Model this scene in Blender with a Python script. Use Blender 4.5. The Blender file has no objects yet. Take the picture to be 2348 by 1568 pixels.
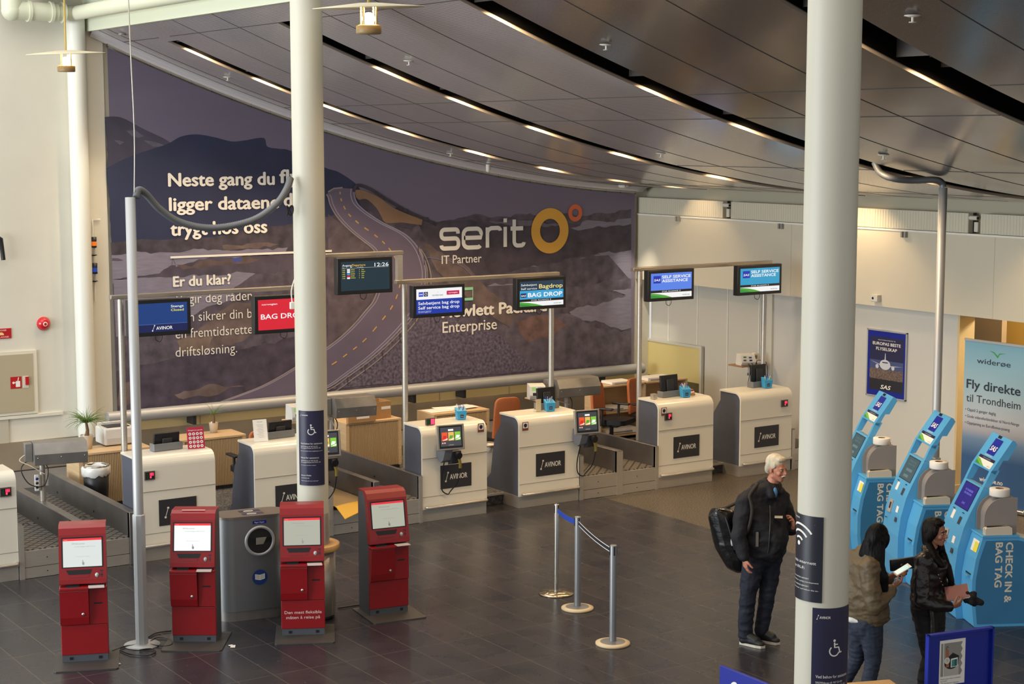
import bpy, bmesh, math, random
from mathutils import Vector, Matrix
from mathutils.geometry import tessellate_polygon
random.seed(7)
S = bpy.context.scene
COL = S.collection
# ---------------------------------------------------------------- survey of the hall
# world X runs along the check-in wall, world Y towards it, camera stands on a gallery 4.8 m up
FPX = 3926.43; PITCH = math.radians(6.8547); AZ = math.radians(56.6368); EYE = Vector((0, 0, 4.8))
_fh = Vector((math.cos(AZ), math.sin(AZ), 0)); R_ = Vector((math.sin(AZ), -math.cos(AZ), 0)); _u = Vector((0, 0, 1))
FW = _fh*math.cos(PITCH) - _u*math.sin(PITCH); UP = _fh*math.sin(PITCH) + _u*math.cos(PITCH)
def ray(x, y): return FW*FPX + R_*(x-1174) - UP*(y-784)
def G(x, y, z=0.0):
    d = ray(x, y); return EYE + d*((z-4.8)/d.z)
def PY(x, y, Y):
    d = ray(x, y); return EYE + d*(Y/d.y)
def PX(x, y, X):
    d = ray(x, y); return EYE + d*(X/d.x)
def PD(x, y, D):
    d = ray(x, y); return EYE + d*(D/math.hypot(d.x, d.y))
# ---------------------------------------------------------------- camera, world, exposure
cam = bpy.data.cameras.new('camera'); camo = bpy.data.objects.new('camera', cam); COL.objects.link(camo)
cam.sensor_width = 36; cam.lens = FPX*36/2348; cam.clip_end = 200
mw = Matrix.Identity(4)
for i in range(3):
    mw[i][0] = R_[i]; mw[i][1] = UP[i]; mw[i][2] = -FW[i]; mw[i][3] = EYE[i]
camo.matrix_world = mw
S.camera = camo
S.view_settings.view_transform = 'Standard'; S.view_settings.look = 'None'
S.view_settings.exposure = 0.52; S.view_settings.gamma = 1.0; S.view_settings.use_curve_mapping = False
W = bpy.data.worlds.new('daylight'); S.world = W; W.use_nodes = True
nt = W.node_tree; nt.nodes.clear()
wo = nt.nodes.new('ShaderNodeOutputWorld'); bg = nt.nodes.new('ShaderNodeBackground')
bg.inputs[0].default_value = (1.0, 0.97, 0.93, 1); bg.inputs[1].default_value = 0.5
nt.links.new(bg.outputs[0], wo.inputs[0])
def light(name, kind, loc, energy, color, target=None, **kw):
    l = bpy.data.lights.new(name, kind); l.energy = energy; l.color = color
    for k, v in kw.items(): setattr(l, k, v)
    o = bpy.data.objects.new(name, l); COL.objects.link(o); o.location = loc
    if target is not None:
        o.rotation_euler = (Vector(target)-Vector(loc)).to_track_quat('-Z', 'Y').to_euler()
    return o
# daylight from the high glazed side of the hall, left of and behind the gallery
light('glazing_daylight', 'AREA', (-9, 16, 3.6), 1700, (0.90, 0.97, 1.0), (9, 17, 4.2), shape='RECTANGLE', size=11, size_y=6)
light('added_overhead_light', 'AREA', (2.6, 17, 9.3), 320, (1.0, 0.98, 0.93), (2.6, 17, 0), shape='RECTANGLE', size=9, size_y=9)  # unseen overhead light, added to brighten the left wall and open hall
# ---------------------------------------------------------------- materials
def lin(c):
    c = c/255.0
    return c/12.92 if c <= 0.04045 else ((c+0.055)/1.055)**2.4
def rgb(h):
    if isinstance(h, str): h = tuple(int(h[i:i+2], 16) for i in (0, 2, 4))
    return (lin(h[0]), lin(h[1]), lin(h[2]), 1)
MATS = {}
def mat(name, col, rough=0.5, metal=0.0, noise=None, emit=0.0, bump=None, coat=0.0, spec=None, stretch=None, trans=0):
    if name in MATS: return MATS[name]
    m = bpy.data.materials.new(name); m.use_nodes = True; n = m.node_tree; b = n.nodes['Principled BSDF']
    c = rgb(col); b.inputs['Base Color'].default_value = c
    b.inputs['Roughness'].default_value = rough; b.inputs['Metallic'].default_value = metal
    if coat: b.inputs['Coat Weight'].default_value = coat; b.inputs['Coat Roughness'].default_value = 0.08
    if spec is not None: b.inputs['Specular IOR Level'].default_value = spec
    if trans: b.inputs['Transmission Weight'].default_value = trans
    if noise or bump:
        tc = n.nodes.new('ShaderNodeTexCoord'); src = tc.outputs['Object']
        if stretch:
            mp = n.nodes.new('ShaderNodeMapping'); mp.inputs['Scale'].default_value = stretch
            n.links.new(src, mp.inputs[0]); src = mp.outputs[0]
    if noise:
        sc, amt = noise[0], noise[1]
        t = n.nodes.new('ShaderNodeTexNoise'); t.inputs['Scale'].default_value = sc; t.inputs['Detail'].default_value = noise[2] if len(noise) > 2 else 5
        n.links.new(src, t.inputs['Vector'])
        r = n.nodes.new('ShaderNodeMapRange'); r.inputs[1].default_value = 0.3; r.inputs[2].default_value = 0.7
        r.inputs[3].default_value = 1-amt; r.inputs[4].default_value = 1+amt
        n.links.new(t.outputs['Fac'], r.inputs[0])
        mx = n.nodes.new('ShaderNodeVectorMath'); mx.operation = 'SCALE'; mx.inputs[0].default_value = c[:3]
        n.links.new(r.outputs[0], mx.inputs['Scale']); n.links.new(mx.outputs[0], b.inputs['Base Color'])
    if bump:
        t = n.nodes.new('ShaderNodeTexNoise'); t.inputs['Scale'].default_value = bump[0]; t.inputs['Detail'].default_value = 4
        n.links.new(src, t.inputs['Vector'])
        bp = n.nodes.new('ShaderNodeBump'); bp.inputs['Strength'].default_value = bump[1]; bp.inputs['Distance'].default_value = 0.01
        n.links.new(t.outputs['Fac'], bp.inputs['Height']); n.links.new(bp.outputs[0], b.inputs['Normal'])
    if emit:
        b.inputs['Emission Color'].default_value = c; b.inputs['Emission Strength'].default_value = emit
    MATS[name] = m; return m
# ---------------------------------------------------------------- mesh builder
def frame(o, x, y):
    x = Vector(x).normalized(); y = Vector(y); z = x.cross(y).normalized(); y = z.cross(x).normalized()
    m = Matrix.Identity(4)
    for i in range(3): m[i][0] = x[i]; m[i][1] = y[i]; m[i][2] = z[i]; m[i][3] = o[i]
    return m
I4 = Matrix.Identity(4)
def T(x, y, z, rz=0.0, rx=0.0, ry=0.0):
    return Matrix.Translation((x, y, z)) @ Matrix.Rotation(rz, 4, 'Z') @ Matrix.Rotation(ry, 4, 'Y') @ Matrix.Rotation(rx, 4, 'X')
class MB:
    def __init__(s): s.bm = bmesh.new(); s.mats = []
    def mi(s, m):
        if m not in s.mats: s.mats.append(m)
        return s.mats.index(m)
    def add(s, vs, fs, m, t=I4, smooth=False):
        k = s.mi(m); bv = [s.bm.verts.new(t @ Vector(v)) for v in vs]; out = []
        for f in fs:
            try:
                q = s.bm.faces.new([bv[i] for i in f]); q.material_index = k; q.smooth = smooth; out.append(q)
            except ValueError: pass
        return bv, out
    def box(s, c, d, m, t=I4, bev=0, seg=2):
        x, y, z = c; a, b, e = d[0]/2, d[1]/2, d[2]/2
        vs = [(x+i*a, y+j*b, z+k*e) for k in (-1, 1) for j in (-1, 1) for i in (-1, 1)]
        fs = [(0, 2, 3, 1), (4, 5, 7, 6), (0, 1, 5, 4), (2, 6, 7, 3), (0, 4, 6, 2), (1, 3, 7, 5)]
        bv, bf = s.add(vs, fs, m, t)
        if bev:
            es = list({ed for f in bf for ed in f.edges})
            r = bmesh.ops.bevel(s.bm, geom=es, offset=bev, segments=seg, profile=0.5, affect='EDGES', clamp_overlap=True)
            for f in r['faces']: f.material_index = s.mi(m); f.smooth = True
        return s
    def b2(s, lo, hi, m, t=I4, bev=0):
        return s.box([(a+b)/2 for a, b in zip(lo, hi)], [abs(b-a) for a, b in zip(lo, hi)], m, t, bev)
    def poly(s, pts, m, t=I4, z=0.0):
        vs = [(p[0], p[1], z) for p in pts]
        tr = tessellate_polygon([[Vector(v) for v in vs]])
        n = 0
        for a, b, c in tr: n += (vs[b][0]-vs[a][0])*(vs[c][1]-vs[a][1])-(vs[b][1]-vs[a][1])*(vs[c][0]-vs[a][0])
        if n < 0: tr = [(c, b, a) for a, b, c in tr]
        s.add(vs, tr, m, t); return s
    def rect(s, x0, y0, x1, y1, m, t=I4, z=0.0):
        s.add([(x0, y0, z), (x1, y0, z), (x1, y1, z), (x0, y1, z)], [(0, 1, 2, 3)], m, t); return s
    def prism(s, pts, m, t=I4, z0=0.0, z1=0.1, smooth=False, capm=None):
        ar = sum(pts[i-1][0]*pts[i][1]-pts[i][0]*pts[i-1][1] for i in range(len(pts)))
        if ar < 0: pts = pts[::-1]
        n = len(pts)
        vs = [(p[0], p[1], z0) for p in pts]+[(p[0], p[1], z1) for p in pts]
        s.add(vs, [(i, (i+1) % n, n+(i+1) % n, n+i) for i in range(n)], m, t, smooth)
        cm = capm or m
        tr = tessellate_polygon([[Vector((p[0], p[1], 0)) for p in pts]])
        a, b, c = tr[0]
        if (pts[b][0]-pts[a][0])*(pts[c][1]-pts[a][1])-(pts[b][1]-pts[a][1])*(pts[c][0]-pts[a][0]) < 0: tr = [(c, b, a) for a, b, c in tr]
        s.add(vs[n:], tr, cm, t); s.add(vs[:n], [(c, b, a) for a, b, c in tr], cm, t); return s
    def lathe(s, prof, m, t=I4, seg=24, smooth=True, a0=0, a1=2*math.pi):
        full = abs(a1-a0-2*math.pi) < 1e-6; k = seg if full else seg+1
        vs = []; 
        for r, z in prof:
            for i in range(k):
                a = a0+(a1-a0)*i/seg; vs.append((r*math.cos(a), r*math.sin(a), z))
        fs = []
        for j in range(len(prof)-1):
            for i in range(seg):
                i2 = (i+1) % k
                fs.append((j*k+i, j*k+i2, (j+1)*k+i2, (j+1)*k+i))
        bv, bf = s.add(vs, fs, m, t, smooth)
        bmesh.ops.remove_doubles(s.bm, verts=bv, dist=1e-6); return s
    def cyl(s, p0, p1, r, m, t=I4, seg=16, r2=None, caps=True):
        p0 = Vector(p0); p1 = Vector(p1); d = p1-p0; L = d.length
        q = Matrix.Translation(p0) @ d.to_track_quat('Z', 'Y').to_matrix().to_4x4()
        r2 = r if r2 is None else r2
        k = [(r, 0), (r2, L)]
        s.lathe(k, m, t @ q, seg)
        if caps:
            for z, rr, fl in ((0, r, 1), (L, r2, 0)):
                vs = [(rr*math.cos(2*math.pi*i/seg), rr*math.sin(2*math.pi*i/seg), z) for i in range(seg)]
                s.add(vs, [tuple(range(seg))[::-1] if fl else tuple(range(seg))], m, t @ q)
        return s
    def tube(s, pts, r, m, t=I4, seg=8, caps=True, cr=0):
        pts = [Vector(p) for p in pts]; n = len(pts)
        if cr and isinstance(r, (list, tuple)): r = [r[i]+(r[i+1]-r[i])*k/cr for i in range(n-1) for k in range(cr)]+[r[-1]]
        if cr:
            out = []
            for i in range(n-1):
                p0, p1, p2, p3 = pts[max(i-1, 0)], pts[i], pts[i+1], pts[min(i+2, n-1)]
                for k in range(cr):
                    u = k/cr
                    out.append(0.5*((2*p1)+(p2-p0)*u+(2*p0-5*p1+4*p2-p3)*u*u+(3*p1-p0-3*p2+p3)*u**3))
            out.append(pts[-1]); pts = out; n = len(pts)
        rs = r if isinstance(r, (list, tuple)) else [r]*n
        vs = []; nrm = None
        for i in range(n):
            d = (pts[min(i+1, n-1)]-pts[max(i-1, 0)]).normalized()
            if nrm is None: nrm = d.orthogonal().normalized()
            nrm = (nrm-d*nrm.dot(d)).normalized(); bn = d.cross(nrm)
            for k in range(seg):
                a = 2*math.pi*k/seg; vs.append(pts[i]+(nrm*math.cos(a)+bn*math.sin(a))*rs[i])
        fs = [(i*seg+k, i*seg+(k+1) % seg, (i+1)*seg+(k+1) % seg, (i+1)*seg+k) for i in range(n-1) for k in range(seg)]
        s.add(vs, fs, m, t, True)
        if caps:
            s.add(vs[:seg], [tuple(range(seg))[::-1]], m, t); s.add(vs[-seg:], [tuple(range(seg))], m, t)
        return s
    def ball(s, c, r, m, t=I4, seg=16):
        r = r if isinstance(r, (list, tuple)) else (r, r, r)
        q = t @ Matrix.Translation(c) @ Matrix.Diagonal((r[0], r[1], r[2], 1))
        k = seg//2
        s.lathe([(math.sin(math.pi*i/k), -math.cos(math.pi*i/k)) for i in range(k+1)], m, q, seg); return s
    def ribbon(s, pts, w, m, t=I4, z=0.0, closed=False):
        n = len(pts); pts = [Vector((p[0], p[1])) for p in pts]; vs = []
        for i in range(n):
            a = pts[i-1] if (i or closed) else pts[i]; b = pts[(i+1) % n] if (i < n-1 or closed) else pts[i]
            d = b-a; d = d.normalized() if d.length else Vector((1, 0)); q = Vector((-d.y, d.x))*w/2
            vs += [(pts[i].x-q.x, pts[i].y-q.y, z), (pts[i].x+q.x, pts[i].y+q.y, z)]
        fs = [(2*i, 2*((i+1) % n), 2*((i+1) % n)+1, 2*i+1) for i in range(n if closed else n-1)]
        s.add(vs, fs, m, t); return s
    def disc(s, cx, cy, ro, m, t=I4, z=0.0, ri=0.0, seg=40, a0=0, a1=2*math.pi, ry=None):
        ry = ry or ro; k = ry/ro
        vs = []; 
        for i in range(seg+1):
            a = a0+(a1-a0)*i/seg
            vs += [(cx+ri*math.cos(a), cy+ri*k*math.sin(a), z), (cx+ro*math.cos(a), cy+ry*math.sin(a), z)]
        s.add(vs, [(2*i, 2*i+1, 2*i+3, 2*i+2) for i in range(seg)], m, t); return s
    def text(s, txt, x, y, h, m, t=I4, z=0.0, w=None, bold=0.0, al='L', res=3, shear=0):
        cu = bpy.data.curves.new('t', 'FONT'); cu.body = txt; cu.size = 1; cu.resolution_u = res; cu.offset = min(bold, 0); cu.shear = shear
        o = bpy.data.objects.new('t', cu); me = bpy.data.meshes.new_from_object(o)
        if len(me.vertices):
            xs = [v.co.x for v in me.vertices]; x0, x1 = min(xs), max(xs)
            sy = h/0.72; sx = sy if w is None else w/(x1-x0)
            wid = (x1-x0)*sx; off = {'L': 0, 'C': -wid/2, 'R': -wid}[al]
            d = max(bold, 0)*sy
            for i, (dx, dy) in enumerate(((0, 0), (d, 0), (-d, 0), (0, d*.7), (0, -d*.7)) if bold > 0 else ((0, 0),)):
                vs = [((v.co.x-x0)*sx+x+off+dx, v.co.y*sy+y+dy, z+i*6e-5) for v in me.vertices]
                s.add(vs, [tuple(p.vertices) for p in me.polygons], m, t)
        bpy.data.objects.remove(o); bpy.data.curves.remove(cu); bpy.data.meshes.remove(me); return s
    def build(s, name, parent=None, bev=0, bseg=2):
        bmesh.ops.recalc_face_normals(s.bm, faces=[f for f in s.bm.faces]) if False else None
        me = bpy.data.meshes.new(name); s.bm.to_mesh(me); s.bm.free()
        for m in s.mats: me.materials.append(m)
        o = bpy.data.objects.new(name, me); COL.objects.link(o)
        if parent is not None: o.parent = parent
        if bev:
            b = o.modifiers.new('bevel', 'BEVEL'); b.width = bev; b.segments = bseg; b.limit_method = 'ANGLE'; b.angle_limit = math.radians(40)
        return o
def tag(o, label=None, cat=None, group=None, kind=None):
    if label: o['label'] = label
    if cat: o['category'] = cat
    if group: o['group'] = group
    if kind: o['kind'] = kind
    return o
def thing(name, label, cat, loc=(0, 0, 0), rz=0.0, group=None):
    o = bpy.data.objects.new(name, None); COL.objects.link(o); o.empty_display_size = 0.1
    o.location = loc; o.rotation_euler = (0, 0, rz)
    return tag(o, label, cat, group)
def struct(mb, name): return tag(mb.build(name), kind='structure')
def copy_tree(o, loc=None, rz=None, label=None, parent=None):
    c = o.copy(); COL.objects.link(c)
    if parent is not None: c.parent = parent
    if loc is not None: c.location = loc
    if rz is not None: c.rotation_euler = (0, 0, rz)
    if label: c['label'] = label
    for ch in list(o.children): copy_tree(ch, parent=c)
    return c
def XZ(o): return frame(o, (1, 0, 0), (0, 0, 1))       # panel facing -Y
# ---------------------------------------------------------------- palette
white_paint = mat('white_wall_paint', 'D6D2C4', 0.6, noise=(1.3, 0.04), bump=(60, 0.02))
side_paint = mat('cream_wall_paint', 'D4CBB6', 0.6, noise=(1.0, 0.03))
steel = mat('brushed_steel', 'BFB8AE', 0.36, 0.62, noise=(6, 0.05), stretch=(1, 1, 12))
steel_d = mat('dull_steel', '8E8A86', 0.42, 0.6, noise=(5, 0.15))
chrome = mat('polished_steel', 'D0CCC4', 0.16, 1.0)
alu = mat('satin_aluminium', 'B4B5B6', 0.45, 0.4)
desk_white = mat('desk_white_laminate', 'E4DECF', 0.28, coat=0.3)
desk_grey = mat('desk_grey_side', '565A66', 0.5, noise=(9, 0.05))
black = mat('black_plastic', '18181B', 0.4)
dark = mat('charcoal_plastic', '2B2B30', 0.5)
sign_dark = mat('sign_charcoal', '2E2D31', 0.5)
white_ink = mat('white_lettering', 'ECE8E0', 0.5)
wood = mat('pale_birch_veneer', 'CBAD85', 0.45, noise=(3, 0.10, 6), stretch=(1, 1, 10))
tamb = mat('tambour_slats', 'B79C76', 0.5)
belt_m = mat('conveyor_rubber', '55524F', 0.6, noise=(40, 0.2))
orange = mat('orange_upholstery', 'B5673A', 0.75, noise=(60, 0.08))
red = mat('kiosk_red_paint', '8C0D16', 0.35, coat=0.12)
grey_m = mat('kiosk_grey_metal', '4C5058', 0.45)
plate_m = mat('steel_floor_plate', '55524F', 0.5, 0.5)
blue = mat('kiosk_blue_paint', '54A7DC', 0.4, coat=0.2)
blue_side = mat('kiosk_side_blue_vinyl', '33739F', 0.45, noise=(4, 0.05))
navy = mat('navy_print', '262440', 0.35)
royal = mat('royal_blue', '0E2290', 0.4)
grey_box = mat('printer_grey_shell', '8C8683', 0.45)
cream_pl = mat('cream_plastic', 'D2C9B8', 0.45)
paper = mat('white_paper', 'EDEAE4', 0.6)
tan_card = mat('cardboard', 'A98154', 0.7, noise=(12, 0.06))
skin = mat('fair_skin', 'C08A74', 0.5)
# ================================================================ SETTING
WX, YM = 17.45, 22.74
def zc(x):
    x = min(max(x, 7.9), 18.2)
    return ((-2.2294190224736178e-05*x + 0.0203334644215039)*x - 0.7496281168184071)*x + 10.977875778987421
# floor: dark slate tiles, speckled terrazzo by the side wall
def tile_mat():
    m = bpy.data.materials.new('dark_slate_tiles'); m.use_nodes = True; n = m.node_tree; b = n.nodes['Principled BSDF']
    tc = n.nodes.new('ShaderNodeTexCoord'); br = n.nodes.new('ShaderNodeTexBrick'); mp = n.nodes.new('ShaderNodeMapping')
    mp.inputs['Rotation'].default_value = (0, 0, math.pi/2); mp.inputs['Location'].default_value = (0.12, 0.07, 0)
    n.links.new(tc.outputs['Object'], mp.inputs[0]); n.links.new(mp.outputs[0], br.inputs[0])
    br.offset = 0.0; br.inputs['Scale'].default_value = 1; br.inputs['Brick Width'].default_value = 0.9; br.inputs['Row Height'].default_value = 0.36
    br.inputs['Mortar Size'].default_value = 0.0035; br.inputs['Mortar Smooth'].default_value = 0.2; br.inputs['Bias'].default_value = 0
    br.inputs['Color1'].default_value = rgb('28282F'); br.inputs['Color2'].default_value = rgb('322F34'); br.inputs['Mortar'].default_value = rgb('5E574F')
    no = n.nodes.new('ShaderNodeTexNoise'); no.inputs['Scale'].default_value = 3; no.inputs['Detail'].default_value = 8
    n.links.new(tc.outputs['Object'], no.inputs['Vector'])
    mr = n.nodes.new('ShaderNodeMapRange'); mr.inputs[1].default_value = .3; mr.inputs[2].default_value = .7; mr.inputs[3].default_value = .92; mr.inputs[4].default_value = 1.1
    n.links.new(no.outputs['Fac'], mr.inputs[0])
    sc = n.nodes.new('ShaderNodeVectorMath'); sc.operation = 'SCALE'; n.links.new(br.outputs['Color'], sc.inputs[0]); n.links.new(mr.outputs[0], sc.inputs['Scale'])
    # scattered pale flecks
    vo = n.nodes.new('ShaderNodeTexVoronoi'); vo.inputs['Scale'].default_value = 7; n.links.new(tc.outputs['Object'], vo.inputs['Vector'])
    lt = n.nodes.new('ShaderNodeMath'); lt.operation = 'LESS_THAN'; lt.inputs[1].default_value = 0.035; n.links.new(vo.outputs['Distance'], lt.inputs[0])
    mx = n.nodes.new('ShaderNodeMix'); mx.data_type = 'RGBA'; n.links.new(lt.outputs[0], mx.inputs[0]); n.links.new(sc.outputs[0], mx.inputs[6]); mx.inputs[7].default_value = rgb('77716C')
    n.links.new(mx.outputs[2], b.inputs['Base Color'])
    r2 = n.nodes.new('ShaderNodeMapRange'); r2.inputs[1].default_value = .3; r2.inputs[2].default_value = .7; r2.inputs[3].default_value = .25; r2.inputs[4].default_value = .31
    n.links.new(no.outputs['Fac'], r2.inputs[0]); n.links.new(r2.outputs[0], b.inputs['Roughness'])
    return m
def speckle_mat(name, c1, c2, scale, rough):
    m = bpy.data.materials.new(name); m.use_nodes = True; n = m.node_tree; b = n.nodes['Principled BSDF']
    tc = n.nodes.new('ShaderNodeTexCoord'); no = n.nodes.new('ShaderNodeTexNoise'); no.inputs['Scale'].default_value = scale; no.inputs['Detail'].default_value = 3
    n.links.new(tc.outputs['Object'], no.inputs['Vector'])
    cr = n.nodes.new('ShaderNodeValToRGB'); cr.color_ramp.elements[0].position = .42; cr.color_ramp.elements[0].color = rgb(c1); cr.color_ramp.elements[1].position = .62; cr.color_ramp.elements[1].color = rgb(c2)
    n.links.new(no.outputs['Fac'], cr.inputs[0]); n.links.new(cr.outputs[0], b.inputs['Base Color']); b.inputs['Roughness'].default_value = rough
    return m
tiles = tile_mat(); terrazzo = speckle_mat('speckled_terrazzo', '211F1D', '7A6E60', 70, .4); carpet = speckle_mat('speckled_grey_carpet', '3C3B3B', '74706C', 45, .9)
f = MB(); f.b2((-14, -6, -0.2), (13.4, 24, 0), tiles); f.b2((13.4, -6, -0.2), (26, 24, 0), terrazzo); struct(f, 'floor')
# raised floor behind the counters, steel nosing and dark speckled riser
f = MB(); f.b2((-6, 18.56, 0.002), (WX, YM, 0.15), carpet); f.b2((-6, 18.53, 0.125), (WX, 18.56, 0.152), steel)
f.b2((-6, 18.545, 0.002), (WX, 18.56, 0.125), speckle_mat('dark_speckled_riser', '17171A', '4A4845', 60, .4)); struct(f, 'trim_1')
# back wall behind counters and mural
f = MB(); f.b2((-8, YM, 0), (WX+0.3, YM+0.3, 9.5), white_paint); struct(f, 'wall_back')
# long steel splash board, and pale panel above it, along foot of back wall
f = MB(); f.b2((-6, YM-0.03, 0.30), (WX-.02, YM, 0.70), mat('splash_steel', 'A89C8A', 0.32, .5, noise=(1.2, .18))); f.b2((-6, YM-0.05, .27), (WX-.02, YM, .31), dark)
struct(f, 'baseboard_back')
f = MB(); f.b2((-6, YM-0.02, 0.70), (6.85, YM, 1.02), mat('grey_wall_panel', 'B9B2A0', 0.6)); f.b2((-6, YM-0.035, 1.02), (7.6, YM, 1.06), white_paint); struct(f, 'trim_2')
olive = mat('olive_backing', 'B4A67E', 0.6)
f = MB(); f.b2((8.4, YM-0.015, 0.70), (WX-.02, YM, 1.0), olive)
for x in (9.6, 10.95, 12.3, 13.6, 14.9, 16.2): f.b2((x, YM-0.02, 0.70), (x+.012, YM-.012, 1.0), mat('panel_seam', '8C8468', .6))
struct(f, 'trim_3')
# white flat strip and pipe chase left of the mural
f = MB(); f.b2((8.06, YM-0.05, 0.7), (8.3, YM, 6.4), white_paint); struct(f, 'trim_4')
f = MB(); f.cyl((7.90, YM-0.13, .7), (7.90, YM-0.13, 6.5), .125, mat('pipe_white', 'E2E2D8', .45), seg=28); struct(f, 'trim_5')
# side wall: lower wall, deeper bay behind the last counters, upper overhanging bulkhead
f = MB()
bay = mat('bay_panel', 'C9C6BB', 0.5)
f.b2((WX+.10, 15.74, 0), (WX+.34, 19.53, 2.6), mat('lower_wall_grey', 'C9C7C0', .6))
f.b2((WX+.34, 19.5, 0), (WX+.6, YM, 2.6), bay)
f.b2((WX+.06, 19.42, 0), (WX+.36, 19.53, 2.6), bay)
for y in (20.0, 20.75, 21.5, 22.25): f.b2((WX+.325, y, .15), (WX+.342, y+.018, 2.6), mat('bay_joint', 'EAE7DE', .5))
struct(f, 'wall_right')
f = MB(); f.b2((WX, 3, 2.43), (WX+.5, YM, 3.52), side_paint)
for y in (15.1, 18.95): f.b2((WX-.002, y, 2.43), (WX+.01, y+.012, 3.52), mat('faint_joint', 'C2BCA8', .6))
f.b2((WX-.012, 3, 3.50), (WX, YM, 3.525), mat('bulkhead_lip', 'EFEBDF', .5)); struct(f, 'trim_6')
f = MB(); f.b2((WX+.22, 3, 3.52), (WX+.5, YM, 4.3), mat('recess_wall', 'B7B19C', .6)); struct(f, 'trim_7')
# wall end and the lit passage beyond it
f = MB(); f.b2((WX+.05, 15.70, 0), (WX+.34, 15.735, 2.43), mat('wall_end_cream', 'CDB78B', .6)); f.b2((WX+.03, 15.68, 0), (WX+.36, 15.75, .12), mat('wall_end_skirt', 'C7B28B', .6))
struct(f, 'baseboard_right')
f = MB(); f.b2((18.6, 15.93, 0), (18.7, 20, 3.2), mat('passage_brown', '8E7C65', .7)); f.b2((19.6, 6, 0), (19.7, 19, 3.2), mat('passage_yellow', 'CFA650', .6)); struct(f, 'wall_passage')
# ---- ceiling: bent metal sheet, falling towards the side wall, open slots along X
def ceil_mat(nm, c0, c1, met):
    m = bpy.data.materials.new(nm); m.use_nodes = True; n = m.node_tree; b = n.nodes['Principled BSDF']
    tc = n.nodes.new('ShaderNodeTexCoord'); vo = n.nodes.new('ShaderNodeTexVoronoi'); vo.voronoi_dimensions = '2D'; vo.inputs['Scale'].default_value = 62; vo.inputs['Randomness'].default_value = 0
    mp = n.nodes.new('ShaderNodeMapping'); mp.inputs['Scale'].default_value = (1, 1, 0); n.links.new(tc.outputs['Object'], mp.inputs[0]); n.links.new(mp.outputs[0], vo.inputs['Vector'])
    cr = n.nodes.new('ShaderNodeValToRGB'); cr.color_ramp.elements[0].position = .26; cr.color_ramp.elements[0].color = rgb(c0); cr.color_ramp.elements[1].position = .36; cr.color_ramp.elements[1].color = rgb(c1)
    n.links.new(vo.outputs['Distance'], cr.inputs[0]); n.links.new(cr.outputs[0], b.inputs['Base Color'])
    no = n.nodes.new('ShaderNodeTexNoise'); no.inputs['Scale'].default_value = 1.6; no.inputs['Detail'].default_value = 3; n.links.new(tc.outputs['Object'], no.inputs['Vector'])
    mr = n.nodes.new('ShaderNodeMapRange'); mr.inputs[3].default_value = .13; mr.inputs[4].default_value = .24; n.links.new(no.outputs['Fac'], mr.inputs[0]); n.links.new(mr.outputs[0], b.inputs['Roughness'])
    b.inputs['Metallic'].default_value = met
    return m
ceil_m = ceil_mat('perforated_ceiling_metal', '6A6462', 'CFC8C8', .22); ceil_shaded = ceil_mat('shaded_perforated_ceiling_metal', '2A2625', '827A78', .55); joint_m = mat('ceiling_joint', '3A3532', .6)  # darker copy for the nearer panels; their shade is put into the colour
XL = 8.11
NX = 40; XS = [XL+(WX+.3-XL)*i/NX for i in range(NX+1)]
SLOTS = [(20.84, 21.18), (17.28, 17.68), (13.36, 13.80), (9.54, 10.04), (5.7, 6.15)]
def sheet(mb, y0, y1, m, xs=XS, th=0.03, dz=0.0, edge=True):
    n = len(xs); lo = []; hi = []
    for x in xs:
        z = zc(x)+dz; lo += [(x, y0, z), (x, y1, z)]; hi += [(x, y0, z+th), (x, y1, z+th)]
    q = [(2*i, 2*i+1, 2*i+3, 2*i+2) for i in range(n-1)]
    mb.add(lo, q, m, smooth=True); mb.add(hi, [f_[::-1] for f_ in q], m, smooth=True)
    em_ = edge_m if edge else m
    for k in (0, 1): mb.add(lo[k::2]+hi[k::2], [(i, i+1, n+i+1, n+i)[::1 if k else -1] for i in range(n-1)], em_)
    for k in (0, 2*n-2): mb.add([lo[k], lo[k+1], hi[k+1], hi[k]], [(0, 1, 2, 3)], em_)
edge_m = mat('sheet_edge', '77706C', .5, .3)
f = MB(); ys = [YM]+[v for a, b in SLOTS for v in (b, a)]+[1.0]
SX0 = [8.62, 8.5, 8.4, 8.4, 8.4]
for k in range(0, len(ys), 2): sheet(f, ys[k+1], ys[k], ceil_m if ys[k] > 13.7 else ceil_shaded)
for k, (a, b) in enumerate(SLOTS):
    sheet(f, a, b, ceil_m if a > 13 else ceil_shaded, xs=[XL, SX0[k]])
    f.b2((SX0[k], a-.008, zc(SX0[k])-.35), (SX0[k]+.01, b+.008, zc(SX0[k])+.05), dark) if False else None
struct(f, 'ceiling')
f = MB()                        # panel joints and screw rows
for y in (22.1, 19.9, 18.7, 16.4, 15.1, 12.4, 11.2, 8.6, 7.3): sheet(f, y, y+.012, joint_m, th=.004, dz=-.003, edge=False)
ej = [(a+b)/2 for a, b in zip([YM]+[s[0] for s in SLOTS], [s[1] for s in SLOTS]+[1.0])]
for x in (8.5, 10.87, 11.62, 13.9, 16.2):
    prev = YM
    for a, b in SLOTS:
        f.b2((x, b+.02, zc(x+.006)-.003), (x+.012, prev-.02, zc(x+.006)+.004), joint_m); prev = a
struct(f, 'trim_8')
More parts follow.
